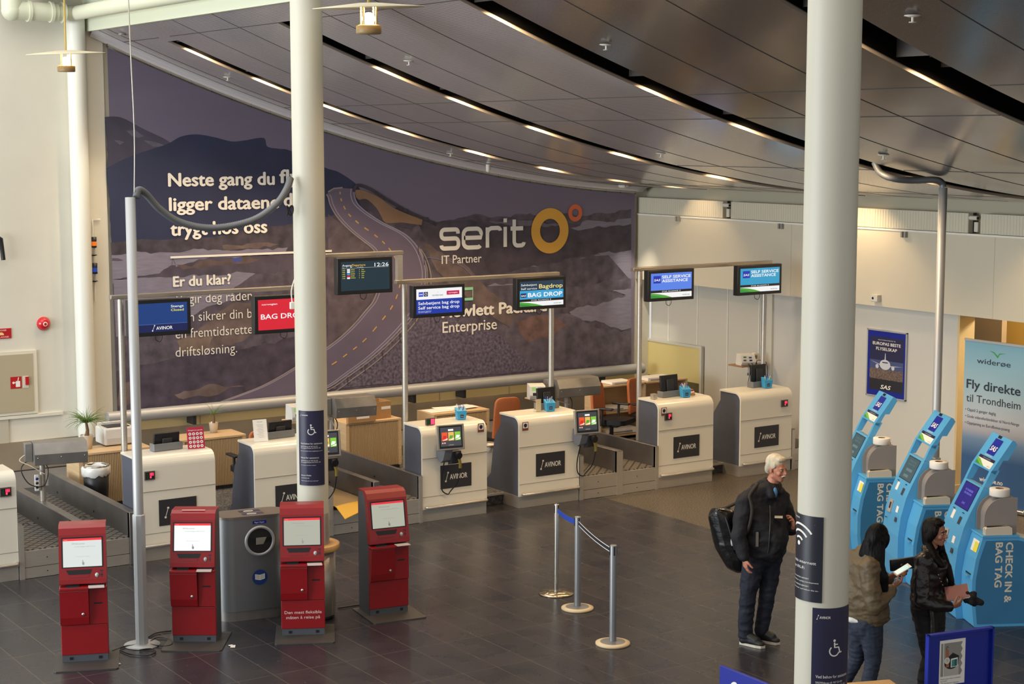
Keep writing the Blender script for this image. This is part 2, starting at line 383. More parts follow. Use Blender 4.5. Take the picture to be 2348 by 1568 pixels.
# slot housings: dark troughs, pale lips, cross plates
f = MB(); duct = mat('slot_dark', '0B0A09', .9, spec=.1); lip = mat('slot_lip', 'A2968A', .5, .1)
for k, (a, b) in enumerate(SLOTS):
    xs = [x for x in XS if x > SX0[k]]; xs = [SX0[k]]+xs
    for i in range(len(xs)-1):
        x0, x1 = xs[i], xs[i+1]; z0, z1 = zc(x0)+.03, zc(x1)+.03; h = .45
        for y in (a-.03, b+.03): f.add([(x0, y, z0), (x1, y, z1), (x1, y, z1+h), (x0, y, z0+h)], [(0, 1, 2, 3)], duct)
        f.add([(x0, a-.03, z0+h), (x1, a-.03, z1+h), (x1, b+.03, z1+h), (x0, b+.03, z0+h)], [(0, 1, 2, 3)], duct)
        f.add([(x0, b-.004, z0-.036), (x1, b-.004, z1-.036), (x1, b-.004, z1-.01), (x0, b-.004, z0-.01)], [(0, 1, 2, 3)], lip)
struct(f, 'trim_9')
# ceiling edge fascia over the open hall, back rim above the mural
f = MB(); f.b2((XL-.06, 1, zc(XL)-.03), (XL, YM, zc(XL)+.42), mat('fascia_pale', 'D9DCC6', .5)); f.b2((XL-.06, 1, zc(XL)+.42), (XL+.3, YM, zc(XL)+1.4), mat('fascia_upper', 'BDBBA6', .6))
struct(f, 'trim_10')
f = MB(); rim = mat('mural_rim_white', 'D9D6DA', .35, .2)
for i in range(NX):
    x0, x1 = XS[i], XS[i+1]
    if x0 < 8.1 or x1 > WX+.1: continue
    prof = [(YM-.30, -.004), (YM-.2, -.02), (YM-.13, -.055), (YM-.09, -.09), (YM-.06, -.09)]
    for j in range(len(prof)-1):
        (ya, da), (yb, db) = prof[j], prof[j+1]
        f.add([(x0, ya, zc(x0)+da), (x1, ya, zc(x1)+da), (x1, yb, zc(x1)+db), (x0, yb, zc(x0)+db)], [(0, 1, 2, 3)], rim, smooth=True)
struct(f, 'trim_11')
# ---- ceiling downlights in the slots
warm = (1.0, .71, .40)
lamp_e = mat('lamp_glow', 'FFE9C0', emit=14)
def downlight(x, k, label, energy=26, size=1.9, aim=None):
    a, b = SLOTS[k]; y = (a+b)/2; z = zc(x)+.20
    t = thing('ceiling_downlight', label, 'light', (x, y, z), group='downlights in the ceiling slots')
    m = MB(); m.lathe([(.085, -.06), (.075, -.02), (.05, .04), (.02, .06), (0, .06)], chrome, seg=20); m.build('reflector', t)
    m = MB(); m.ball((0, 0, .0), .03, lamp_e, seg=12); m.build('bulb', t)
    MB().b2((.28, a-y+.005, -.13), (.30, b-y-.005, .10), mat('baffle_plate', '5E564C', .5, .3)).build('baffle', t); m = MB(); m.b2((-.24, a-y+.005, -.06), (-.225, b-y-.005, .10), mat('baffle_dark', '3F3B38', .5)); m.build('baffle', t)
    l = bpy.data.lights.new('downlight', 'SPOT'); l.energy = energy; l.color = warm; l.spot_size = 2.5; l.spot_blend = .7; l.shadow_soft_size = .05
    o = bpy.data.objects.new('downlight', l); COL.objects.link(o); o.parent = t; o.location = (0, 0, -.045)
    if aim is not None: o.rotation_euler = (Vector(aim)-Vector((x, y, z))).to_track_quat('-Z', 'Y').to_euler()
    return t
ordn = ['first', 'second', 'third', 'fourth', 'fifth', 'sixth', 'seventh', 'eighth']
rows = ['slot nearest the mural', 'second slot out from the mural', 'third slot out from the mural', 'slot at upper right']
for k, xs in enumerate([(8.98, 9.95, 10.95, 12.0, 13.3, 14.6, 15.9, 17.0), (9.85, 10.85, 12.0, 13.3, 14.9, 16.9), (8.9, 10.72, 11.95, 13.2, 14.6, 16.8), (9.55, 10.58)]):
    for i, x in enumerate(xs): downlight(x, k, 'recessed downlight, %s from left in the ceiling %s' % (ordn[i], rows[k]), energy=(18 if k == 0 and x > 15 else 58 if x > 16 else 92))

# passage lamp beyond the wall end
t = thing('passage_lamp', 'warm ceiling lamp of the lit passage beyond the side wall end', 'lamp', (18.9, 14.6, 3.1)); m = MB(); m.lathe([(0, 0), (.12, 0), (.12, .05), (0, .05)], lamp_e, seg=20); m.build('diffuser', t)
l = bpy.data.lights.new('passage_light', 'POINT'); l.energy = 120; l.color = (1, .82, .55); l.shadow_soft_size = .12; o = bpy.data.objects.new('passage_light', l); COL.objects.link(o); o.parent = t; o.location = (0, 0, -.12)

# spotlights added to brighten the wall at both ends of the mural
for x, y, aim, e_, nm in ((16.75, 22.05, (17.6, 22.7, 1.3), 130, 'right end of the mural'), (8.28, 21.9, (8.02, 22.72, 1.7), 110, 'left end of the mural')):
    z = zc(x)-.002; t = thing('added_wall_spot', 'added ceiling spotlight brightening the wall at the '+nm, 'light', (x, y, z), group='added spotlights beside the mural')
    m = MB(); m.lathe([(.0, 0), (.05, 0), (.05, -.035), (.045, -.035), (.04, -.02), (0, -.02)], mat('added_spot_grey', '9A928E', .4, .3), seg=18); m.build('housing', t); m = MB(); m.lathe([(.0, -.024), (.038, -.024)], lamp_e, seg=16); m.build('lens', t)
    l = bpy.data.lights.new('added_wall_light', 'SPOT'); l.energy = e_; l.color = (1, .90, .72); l.spot_size = .62; l.spot_blend = .9; l.shadow_soft_size = .04
    o = bpy.data.objects.new('added_wall_light', l); COL.objects.link(o); o.parent = t; o.location = (0, 0, -.06); o.rotation_euler = (Vector(aim)-Vector((x, y, z))).to_track_quat('-Z', 'Y').to_euler()
# ================================================================ MURAL
YB = YM-.08
def mp(x, y):
    p = PY(x, y, YB); return (p.x, p.z)
mural = thing('mural_banner', 'huge dark printed mural of coastal road and mountains stretched across the back wall', 'banner', (8.35, YB, 1.01))
MT = XZ((-8.35, 0, -1.01)) # local panel coords equal world X,Z
def sky_mat():
    m = bpy.data.materials.new('mural_sky'); m.use_nodes = True; n = m.node_tree; b = n.nodes['Principled BSDF']; b.inputs['Roughness'].default_value = .55
    tc = n.nodes.new('ShaderNodeTexCoord'); sp = n.nodes.new('ShaderNodeSeparateXYZ'); n.links.new(tc.outputs['Object'], sp.inputs[0])
    cr = n.nodes.new('ShaderNodeValToRGB'); cr.color_ramp.elements[0].position = 0.3; cr.color_ramp.elements[0].color = rgb('7B7287'); cr.color_ramp.elements[1].position = .9; cr.color_ramp.elements[1].color = rgb('5C596F')
    no = n.nodes.new('ShaderNodeTexNoise'); no.inputs['Scale'].default_value = .5; no.inputs['Detail'].default_value = 4
    mpn = n.nodes.new('ShaderNodeMapping'); mpn.inputs['Scale'].default_value = (.6, 1, 3); n.links.new(tc.outputs['Object'], mpn.inputs[0]); n.links.new(mpn.outputs[0], no.inputs['Vector'])
    ma = n.nodes.new('ShaderNodeMath'); ma.operation = 'MULTIPLY_ADD'; ma.inputs[1].default_value = .15; ma.inputs[2].default_value = 0; n.links.new(sp.outputs[2], ma.inputs[0])
    a2 = n.nodes.new('ShaderNodeMath'); a2.operation = 'MULTIPLY_ADD'; a2.inputs[1].default_value = .35; a2.inputs[2].default_value = -.15; n.links.new(no.outputs['Fac'], a2.inputs[0])
    ad = n.nodes.new('ShaderNodeMath'); n.links.new(ma.outputs[0], ad.inputs[0]); n.links.new(a2.outputs[0], ad.inputs[1])
    n.links.new(ad.outputs[0], cr.inputs[0]); n.links.new(cr.outputs[0], b.inputs['Base Color']); return m
def mm(name, c, sc=2.0, amt=.25, st=None):
    c = '%02X%02X%02X' % tuple(min(255, int(int(c[i:i+2], 16)*k)) for i, k in ((0, 1.02), (2, 1.08), (4, 1.2)))
    return mat('mural_'+name, c, .55, noise=(sc, amt, 8), stretch=st)
m = MB()
top = [(XS_, zc(XS_)-.13) for XS_ in [8.35+(17.36-8.35)*i/30 for i in range(31)]]
m.poly([(8.37, 1.01), (17.36, 1.01)]+top[::-1], sky_mat(), MT)
lay = [0]
jr = random.Random(11)
def jag(P, amp):
    o = []; n = len(P)
    for i in range(n):
        a, b = Vector(P[i]), Vector(P[(i+1) % n]); d = b-a; k = max(1, int(d.length/.07))
        if abs(d.x) < .03 or k > 90: o.append(tuple(a)); continue
        nr = Vector((-d.y, d.x)).normalized(); w = 0
        for q in range(k):
            p = a+d*(q/k)
            if q: w = .6*w+jr.uniform(-amp, amp); p = p+nr*w*min(1, 2*q/k, 2*(k-q)/k)
            o.append((p.x, p.y))
    return o
def L(pts, mt, raw=False, am=.035):
    lay[0] += 1; m.poly(jag([mp(*p) for p in pts], am) if am else [mp(*p) for p in pts], mt, MT, z=.00015*lay[0])
def LR(pts, w, mt):
    lay[0] += 1; m.ribbon([mp(*p) for p in pts], w, mt, MT, z=.00015*lay[0])
def smooth(pts, k=5):
    o = []; n = len(pts)
    for i in range(n-1):
        p0, p1, p2, p3 = [Vector(pts[max(0, min(n-1, i+j))]) for j in (-1, 0, 1, 2)]
        for q in range(k):
            u = q/k; v = 0.5*((2*p1)+(p2-p0)*u+(2*p0-5*p1+4*p2-p3)*u*u+(3*p1-p0-3*p2+p3)*u**3); o.append((v.x, v.y))
    return o+[tuple(pts[-1])]
far_m = mm('far_mountain', '443E48', 1.6, .3); mtn = mm('mountain', '2C2F42', 1.0, .12); hill = mm('hills', '453C3E', 6, .45); water = mm('water', '7E7276', 5, .12, (1, 1, 6))
isl = mm('island', '4F4348', 4, .35); grd = mm('ground', '54484B', 6, .45); grass = mm('grass', '66534A', 3.5, .4); rock = mm('rock', '5B4E51', 5, .45); road = mm('asphalt', '64565E', 1.5, .1); dk = mm('dark_shore', '473C40', 4, .4)
bottom_d = mm('dark_slope', '463B41', 5, .4); rail_m = mm('guard_rail', '94806F', 3, .1); yel = mm('centre_dashes', 'C08F48', 3, .1); conc = mm('bridge_concrete', '8A6648', 3, .15); gravel = mm('gravel', '5E5158', 22, .6); snow = mm('snow', '5E565C', 8, .2)
L(smooth([(240, 268), (262, 267), (285, 272), (330, 296), (385, 323), (410, 350)])+[(250, 440)], far_m, am=.012)
L([(290, 300), (310, 298), (330, 312), (318, 316)], snow); L([(330, 322), (350, 324), (380, 334), (350, 336)], snow); L([(262, 322), (285, 326), (275, 332)], snow)
L(smooth([(244, 385), (300, 358), (360, 338), (388, 328), (415, 313), (450, 308), (490, 314), (530, 324), (560, 322), (604, 316), (613, 336), (640, 341), (667, 346), (745, 384), (775, 394), (812, 418), (830, 440)])+[(830, 560), (256, 562)], mtn, am=.012)
L([(940, 480), (905, 470), (925, 480), (945, 490), (965, 505), (980, 515), (900, 520), (860, 470)], mtn)
# whole lower land
L([(255, 560), (670, 535), (830, 470), (965, 506), (1010, 508), (1060, 498), (1100, 491), (1150, 496), (1190, 490), (1240, 496), (1300, 489), (1345, 495), (1390, 490), (1420, 482), (1447, 479), (1447, 833), (269, 942)], grd)
L(smooth([(254, 556), (300, 552), (330, 548), (370, 550), (420, 546), (480, 544), (530, 536), (560, 527), (600, 519), (640, 518), (672, 512)])+[(672, 577), (590, 574), (400, 582), (256, 588)], hill)
L([(510, 562), (600, 556), (640, 560), (560, 570), (512, 572)], grass)
L([(256, 585), (400, 579), (520, 574), (590, 571), (660, 567), (650, 585), (640, 592), (540, 600), (480, 640), (258, 650)], water)
L([(257, 592), (270, 592), (284, 597), (257, 598)], isl)
L([(258, 641), (330, 632), (365, 627), (388, 612), (430, 603), (470, 594), (505, 590), (530, 590), (560, 588), (672, 578), (760, 560), (800, 620), (672, 634), (585, 630), (500, 634), (400, 637), (330, 636), (260, 640)], isl)
L([(405, 607), (470, 597), (530, 593), (600, 592), (560, 604), (470, 612), (420, 618)], mm('island_grass', '5E4A42', 5, .35))
L([(532, 594), (556, 592), (552, 600), (534, 601)], mm('lagoon', '3F4A78', 3, .1))
LR([(396, 586), (394, 608), (398, 618)], .008, isl); LR([(396, 592), (402, 606)], .008, isl); L([(386, 612), (392, 608), (402, 608), (404, 614), (388, 617)], isl)
L([(260, 642), (400, 637), (500, 632), (586, 627), (560, 645), (545, 655), (532, 668), (545, 690), (510, 695), (480, 705), (450, 720), (400, 760), (266, 775)], water)
L([(266, 772), (400, 757), (452, 718), (500, 697), (545, 690), (530, 668), (560, 644), (586, 628), (672, 618), (860, 600), (840, 720), (640, 905), (269, 942)], grd)
L([(420, 790), (450, 760), (500, 715), (545, 692), (600, 700), (620, 730), (560, 780), (500, 800), (440, 812), (400, 800)], grass)
L([(405, 780), (450, 765), (490, 770), (470, 800), (420, 812)], mm('grass_light', '6F5A4A', 4, .4))
L([(268, 850), (400, 820), (560, 800), (680, 770), (680, 905), (269, 940)], bottom_d)
L([(400, 905), (480, 880), (560, 885), (500, 905), (420, 915)], grass); L([(275, 880), (310, 870), (300, 925), (270, 930)], grass)
# right half: shore, water, rocks
L([(960, 515), (1060, 505), (1140, 508), (1210, 503), (1300, 512), (1350, 515), (1447, 515), (1447, 575), (1370, 582), (1330, 588), (1250, 605), (1180, 620), (1110, 640), (990, 590)], dk)
L([(1335, 508), (1360, 506), (1447, 500), (1447, 513), (1420, 516), (1390, 521), (1350, 524), (1300, 523), (1330, 517)], water)
L([(1120, 507), (1200, 505), (1290, 516), (1210, 518), (1130, 512)], mm('far_inlet', '6A5D60', 5, .2))
L([(1110, 640), (1150, 627), (1200, 618), (1250, 608), (1300, 598), (1335, 590), (1395, 585), (1370, 580), (1447, 573), (1447, 645), (1400, 650), (1350, 655), (1310, 660), (1290, 652), (1180, 650), (1080, 655)], water)
L([(1380, 667), (1447, 655), (1447, 752), (1425, 757), (1400, 750), (1375, 738), (1345, 735), (1320, 725), (1305, 715), (1330, 703), (1370, 695), (1420, 680), (1435, 676)], water)
L([(1290, 660), (1370, 650), (1430, 640), (1447, 640), (1447, 662), (1390, 668), (1435, 678), (1400, 690), (1330, 702), (1290, 700)], rock)
L([(985, 560), (1030, 590), (1060, 600), (1100, 645), (1140, 680), (1180, 720), (1290, 730), (1230, 780), (1150, 740), (1080, 690), (1000, 620), (970, 560)], grass)
L([(1180, 725), (1240, 720), (1300, 718), (1345, 740), (1400, 755), (1447, 760), (1447, 833), (1230, 850), (1150, 780)], rock)
L([(1180, 735), (1260, 722), (1300, 745), (1260, 775), (1210, 785)], mm('ochre_heath', '6E5146', 5, .45))
L([(960, 680), (1010, 700), (1060, 740), (1150, 770), (1230, 850), (760, 892), (800, 850), (880, 790), (930, 740)], gravel)
L([(752, 490), (790, 520), (830, 555), (862, 585), (868, 640), (850, 690), (800, 760), (752, 795)], mm('verge', '594A4A', 5, .35))
# the road
RL = smooth([(748, 446), (752, 452), (757, 470), (772, 496), (800, 526), (832, 552), (856, 572), (868, 600), (870, 640), (858, 685), (838, 712), (800, 755), (752, 795), (680, 840), (600, 885), (505, 921)])
RR = smooth([(813, 432), (812, 448), (820, 468), (845, 490), (880, 512), (925, 535), (952, 560), (968, 590), (976, 630), (968, 675), (945, 720), (900, 772), (850, 818), (800, 855), (752, 888), (700, 906)])
L([(748, 446), (760, 434), (785, 431), (813, 433), (830, 438)]+RR[2:]+RL[::-1], road, am=0)
for k, (off, w) in enumerate(((0, .016), (7, .010))):
    LR([(x+off, y) for x, y in RL], w, rail_m if not k else mm('edge_line', '9A8C90', 2, .1))
LR([(x-8, y) for x, y in RR], .012, mm('edge_line', '9A8C90', 2, .1)); LR(RR, .02, mm('rail_grey', '8E8086', 3, .1)); LR([(752, 440), (765, 432), (785, 430)], .02, rail_m)
CL = smooth([(779, 436), (782, 458), (796, 487), (822, 512), (858, 538), (885, 562), (905, 590), (916, 625), (915, 660), (900, 700), (872, 738), (835, 780), (800, 808), (760, 836), (700, 870)], 8)
for i in range(2, len(CL)-3, 5): LR(CL[i:i+3], .02, yel)
for off in (4, 12): LR([(x+off, y+off*.9) for x, y in RR[30:]], .016, rail_m)
for x, y in RR[30:-4:4]: LR([(x+6, y+2), (x+7, y+24)], .014, dk)
LR([(975, 600), (980, 590), (1030, 598), (1062, 612), (1090, 640)], .012, mm('path', '6B6478', 3, .1))
L(smooth([(812, 436), (830, 436), (868, 452), (905, 478), (968, 504)])+[(966, 516), (920, 510), (885, 512), (860, 490), (838, 472), (815, 452)], conc, am=0)
L(smooth([(822, 458), (838, 456), (852, 466), (866, 482), (880, 510)])+[(865, 500), (840, 484), (824, 468)], dk); L([(905, 516), (930, 512), (955, 516), (940, 524)], dk)
LR(smooth([(810, 440), (814, 428), (825, 425), (850, 435), (882, 455), (910, 472), (940, 488), (975, 503), (1000, 515)]), .05, mm('bridge_rail', '3B3236', 20, .4))
L([(972, 498), (982, 498), (982, 502), (972, 502)], dk, am=0)
m.build('print', mural)
# lettering printed on the mural
m = MB(); zt = .00015*(lay[0]+8)
def mt_(txt, x0, y0, x1, y1, capy, bold=0.0, mtl=None, bl=0):
    a = mp(x0, y0); b = mp(x1, y1); c = mp(x0, y0-capy)
    m.text(txt, a[0], a[1], c[1]-a[1], mtl or white_ink, MT, z=zt, w=b[0]-a[0], bold=bold)
mt_('Neste gang du', 386, 427, 628, 420, 31, .035); mt_('flyr', 641, 419, 706, 416, 31, .035)
mt_('ligger dataene', 388, 483, 638, 474, 31, .035); mt_('dine', 651, 473, 720, 470, 31, .035)
mt_('trygt hos oss', 391, 540, 611, 531, 31, .035)
m.ribbon([mp(390, 590), mp(760, 575)], .03, white_ink, MT, z=zt)
mt_('Er du klar?', 397, 657, 528, 650, 24, .035)
mt_('Vi gir deg råden', 402, 697, 577, 688, 23, -.006); mt_('som sikrer din b', 400, 739, 577, 728, 23, -.006); mt_('edrift', 580, 728, 640, 724, 23, -.006)
mt_('en fremtidsrette', 402, 776, 578, 766, 23, -.006); mt_('t', 580, 766, 586, 766, 21, -.006); mt_('driftsløsning.', 402, 818, 543, 808, 23, -.006)
mt_('IT Partner', 1012, 605, 1103, 599, 20, .008); mt_('Hewlett Packard', 1013, 728, 1252, 708, 27, .04); mt_('Enterprise', 1014, 763, 1138, 752, 26, .012)
a, b = mp(1012, 668), mp(1083, 685); a2 = mp(1083, 661)
m.ribbon([(a[0], a2[1]), (b[0], a2[1]), (b[0], b[1]), (a[0], b[1])], .045, mat('mint_green_ink', '8FD0AC', .5), MT, z=zt, closed=True)
# wide rounded word "serit"
x0, zb = mp(1010, 572); x1 = mp(1201, 557)[0]; xh = mp(1010, 525)[1]-zb; U = (x1-x0)
srz = [0]
def sr(pts, cl=False):
    srz[0] += 4e-4
    m.ribbon([(x0+U*px, zb+xh*py) for px, py in pts], .066, white_ink, MT, z=zt+srz[0], closed=cl)
def arc(cx, cy, rx, ry, a0, a1, n=8): return [(cx+rx*math.cos(math.radians(a0+(a1-a0)*i/n)), cy+ry*math.sin(math.radians(a0+(a1-a0)*i/n))) for i in range(n+1)]
sr([(.20, .75)]+arc(.17, .82, .03, .14, 0, 90)+arc(.045, .78, .04, .18, 90, 180)+arc(.045, .7, .04, .18, 180, 270)+arc(.165, .32, .04, .2, 90, 0)+arc(.165, .22, .04, .18, 0, -90)+arc(.04, .2, .035, .16, 270, 180))
sr([(.27, .52), (.475, .52)]+arc(.42, .7, .055, .26, 0, 90)+arc(.325, .7, .06, .26, 90, 180)+arc(.325, .3, .06, .26, 180, 270)+[(.42, .04)]+arc(.43, .2, .04, .16, 270, 330))
sr([(.55, .0), (.55, 1.0)]); sr([(.55, .6)]+arc(.61, .7, .06, .26, 180, 90)+[(.66, .96)]+arc(.67, .82, .035, .14, 90, 0))
sr([(.765, 0), (.765, 1.0)]); sr([(.765, 1.22), (.765, 1.42)])
sr([(.875, 1.35), (.875, .3)]+arc(.92, .25, .045, .21, 180, 270)+[(.95, .04)]+arc(.96, .2, .035, .16, 270, 360)); sr([(.83, .9), (.985, .9)])
m.build('lettering', mural)
m = MB(); c = mp(1260, 529); r = (mp(1260, 477)[1]-mp(1260, 581)[1])/2; m.disc(c[0], c[1], r, mat('amber_ink', 'E5AC45', .5), MT, z=zt, ri=r*.53)
m.build('amber_ring_logo', mural)
m = MB(); c = mp(1318, 488); r = (mp(1318, 468.5)[1]-mp(1318, 508)[1])/2; m.disc(c[0], c[1], r, mat('coral_ink', 'D96A42', .5), MT, z=zt, ri=r*.48); m.build('coral_ring_logo', mural)
m = MB()
for i in range(31):
    m.cyl((top[i][0]-8.35, .0, top[i][1]-1.01), (top[i][0]-8.35, -.01, top[i][1]-1.01+.07), .012, dark, seg=6)
m.tube([(p[0]-8.35, -.015, p[1]-1.01+.03) for p in top], .012, steel, seg=6); m.build('lashing_hooks', mural)
m = MB(); m.cyl((8.14, YM-.25, .95), (17.42, YM-.25, .95), .085, alu, seg=24)
for x in (9.4, 11.95, 13.0, 13.9, 15.4, 16.6): m.b2((x, YM-.25, .74), (x+.05, YM-.001, .88), dark)
tag(m.build('roller_tube'), 'long satin metal roller tube running under the mural', 'tube')

# ================================================================ CHECK-IN DESKS
def avinor(mb, x, z, w, h, t, zz, m_=None):
    m_ = m_ or white_ink
    mb.text('AVINOR', x+w*.22, z, h, m_, t, z=zz, w=w*.78, bold=.012)
    mb.ribbon([(x+w*.04, z-h*.25), (x+w*.14, z+h*1.3)], h*.10, m_, t, z=zz); mb.disc(x+w*.04, z-h*.25, h*.2, m_, t, z=zz, seg=12); mb.disc(x+w*.14, z+h*1.3, h*.2, m_, t, z=zz, seg=12)
YD = 18.16
seam = mat('desk_seam', '9C9484', .5); led = mat('red_led', 'FF2846', emit=2.5)
def desk(x, w, label, disp=None, bulge=False):
    t = thing('check_in_desk', label, 'desk', (x, YD, 0), group='white check-in desks')
    # bent white shell: front, rounded shoulder, top
    prof = [(0, .155), (.005, .8), (.005, 1.08)]+[(.125-.12*math.cos(math.radians(a)), 1.08+.12*math.sin(math.radians(a))) for a in range(10, 91, 10)]+[(.47, 1.205), (.47, 1.18)]
    inn = [(.135-.108*math.cos(math.radians(a)), 1.075+.103*math.sin(math.radians(a))) for a in range(90, -1, -10)]+[(.027, .155)]
    poly = prof+inn; t2 = frame((w, 0, 0), (0, 1, 0), (0, 0, 1)); t2 = Matrix(((0, 0, 1, 0), (1, 0, 0, 0), (0, 1, 0, 0), (0, 0, 0, 1)))
    m = MB(); m.prism(poly, desk_white, t2, 0, w); o = m.build('front_shell', t)
    for z in (.80, .312): MB().b2((.002, -.001, z), (w-.002, .004, z+.006), seam).build('panel_joint', o)
    side = [(.03, .15), (.03, 1.07), (.06, 1.14), (.12, 1.176), (.46, 1.176), (.46, 1.05), (.60, .86), (.66, .62), (.70, .36), (.92, .15)]
    if not bulge: side = [(.03, .15), (.03, 1.07), (.06, 1.14), (.12, 1.176), (.46, 1.176), (.46, .15)]
    for xx in (.012, w-.032):
        m = MB(); m.prism(side, desk_grey, t2, xx, xx+.02); m.build('side_panel', t)
    m = MB(); m.b2((.03, .06, .16), (w-.03, .40, 1.15), desk_grey); m.build('carcass', t)
    m = MB(); kd = .9 if bulge else .46; m.prism([(.004, .01), (w-.004, .01), (w-.004, kd), (w-.02, kd), (w-.02, .40), (.02, .40), (.02, kd), (.004, kd)], steel, z0=.001, z1=.155); m.build('kick_plate', t)
    m = MB(); m.tube([(.05, .0, .19), (.045, -.035, .185), (.06, -.05, .185), (w-.045, -.05, .185), (w-.028, -.04, .185), (w-.024, -.0, .19)], .018, steel, seg=10); m.build('bumper_rail', t)
    m = MB(); m.b2((.262, -.004, .393), (.718, .003, .692), sign_dark); p = m.build('sign_plate', t)
    m = MB(); avinor(m, .325, .505, .33, .068, XZ((0, -.0045, 0)), .0005); m.build('lettering', p)
    if disp is not None:
        m = MB(); m.b2((disp, -.012, .94), (disp+.122, .006, 1.04), mat('display_bezel', '6A625C', .4, .5)); m.b2((disp+.01, -.0135, .952), (disp+.112, -.011, 1.028), black); p = m.build('number_display', t)
        m = MB(); D = XZ((disp, -.0142, .94)); 
        for dx in (.062, .084):
            m.ribbon([(dx, .05), (dx+.016, .05), (dx+.016, .08), (dx, .08)], .006, led, D, closed=True)
            m.ribbon([(dx, .065), (dx+.016, .065)], .005, led, D)
        m.rect(.06, .022, .078, .042, led, D)
        for zz in (.022, .042, .062): m.rect(.022, zz, .045, zz+.012, mat('dim_green', '1F4A2C', .4), D)
        m.build('lit_digits', p)
    return t
desk(4.575, .96, 'white check-in desk cut off by the left edge of the photo', .78)
desk(6.89, .96, 'white check-in desk with the pink dangerous goods card on it', .10)
desk(8.345, .96, 'white check-in desk partly hidden behind the left round column', None, True)
desk(10.62, .955, 'white check-in desk behind the rightmost red kiosk, with touch screen at its left edge')
desk(12.07, .955, 'white check-in desk with touch screen hanging at its right edge', None, True)
desk(14.355, .97, 'white check-in desk with red-bordered sticker and red number display, second from right', .10)
desk(15.825, .97, 'white check-in desk farthest right in the row, behind the walking man', .755, True)

# ---- weighing belts between the desks
def mesh_mat():
    m = bpy.data.materials.new('ribbed_belt'); m.use_nodes = True; n = m.node_tree; b = n.nodes['Principled BSDF']; b.inputs['Roughness'].default_value = .6
    tc = n.nodes.new('ShaderNodeTexCoord'); ws = []
    for sx in (1, -1):
        mpn = n.nodes.new('ShaderNodeMapping'); mpn.inputs['Scale'].default_value = (1, 1.0*sx, 0); mpn.inputs['Rotation'].default_value = (0, 0, 0); n.links.new(tc.outputs['Object'], mpn.inputs[0])
        w = n.nodes.new('ShaderNodeTexWave'); w.wave_type = 'BANDS'; w.bands_direction = 'DIAGONAL'; w.inputs['Scale'].default_value = 4.6; n.links.new(mpn.outputs[0], w.inputs['Vector']); ws.append(w)
    mn = n.nodes.new('ShaderNodeMath'); mn.operation = 'MINIMUM'; n.links.new(ws[0].outputs['Fac'], mn.inputs[0]); n.links.new(ws[1].outputs['Fac'], mn.inputs[1])
    cr = n.nodes.new('ShaderNodeValToRGB'); cr.color_ramp.elements[0].position = .05; cr.color_ramp.elements[0].color = rgb('2C2A28'); cr.color_ramp.elements[1].position = .16; cr.color_ramp.elements[1].color = rgb('6B655F')
    n.links.new(mn.outputs[0], cr.inputs[0]); n.links.new(cr.outputs[0], b.inputs['Base Color']); return m
rib = mesh_mat(); wall_st = mat('belt_side_steel', '757170', .38, .6, noise=(3, .15))
def conveyor(x0, x1, lanes, posts, label, y1=20.95, mid=None):
    """lanes: list of (xa, xb); posts: list of (xa, xb, y0, y1, z0)"""
    t = thing('baggage_conveyor', label, 'conveyor', (x0, YD, 0), group='weighing belts between check-in desks')
    for a, b in lanes:
        m = MB(); n = 14; vs = []; fs = []
        yz = [(.01, .285), (.03, .318), (1.2, .322), (1.24, .30), (1.28, .322), (y1-YD, .33)]
        for y, z in yz: vs += [(a-x0, y, z), (b-x0, y, z)]
        m.add(vs, [(2*i, 2*i+1, 2*i+3, 2*i+2) for i in range(len(yz)-1)], rib); m.build('belt', t)
        for za, zb in ((.004, .122), (.128, .305)):
            m = MB(); m.b2((a-x0-.002, -.005, za), (b-x0+.002, .03, zb), steel); m.b2((a-x0+.24, -.007, (za+zb)/2-.006), (a-x0+.252, -.004, (za+zb)/2+.006), dark); m.build('front_plate', t)
    for (a, b, ya, yb, z) in posts:
        m = MB(); m.b2((a-x0, ya-YD, z), (b-x0, yb-YD, .60), wall_st, bev=.006)
        if ya < YD+.1: m.b2((a-x0, -.012, 0), (b-x0, .03, .59), steel)
        for yy in (19.3, 20.6):
            if yb > yy: m.cyl((a-x0-.004, yy-YD, .40), (a-x0+.001, yy-YD, .40), .015, black, seg=8)
        m.build('side_wall', t)
    return t
conveyor(5.535, 6.89, [(5.60, 6.12), (6.22, 6.79)], [(5.54, 5.595, 18.16, 20.95, .25), (6.12, 6.22, 18.06, 20.4, .25), (6.79, 6.885, 18.13, 20.95, .0)], 'two-lane ribbed baggage belt at the far left, behind the leftmost red kiosk')
conveyor(9.305, 10.62, [(9.37, 9.91), (9.995, 10.565)], [(9.31, 9.365, 18.16, 20.5, .25), (9.91, 9.995, 18.13, 19.8, .25), (10.565, 10.615, 18.16, 20.5, 0)], 'two-lane baggage belt between the left round column and the rightmost red kiosk', 20.5)
conveyor(13.03, 14.355, [(13.09, 13.64), (13.74, 14.295)], [(13.032, 13.088, 18.15, 20.5, .2), (13.64, 13.74, 18.15, 20.5, .0), (14.295, 14.35, 18.15, 20.5, 0)], 'two-lane baggage belt in the middle right, left of the pink label desk', 20.5)
conveyor(16.80, 17.42, [(16.86, 17.40)], [(16.80, 16.855, 18.15, 20.5, .0)], 'baggage belt partly hidden behind the right round column, beside the last desk', 20.5)
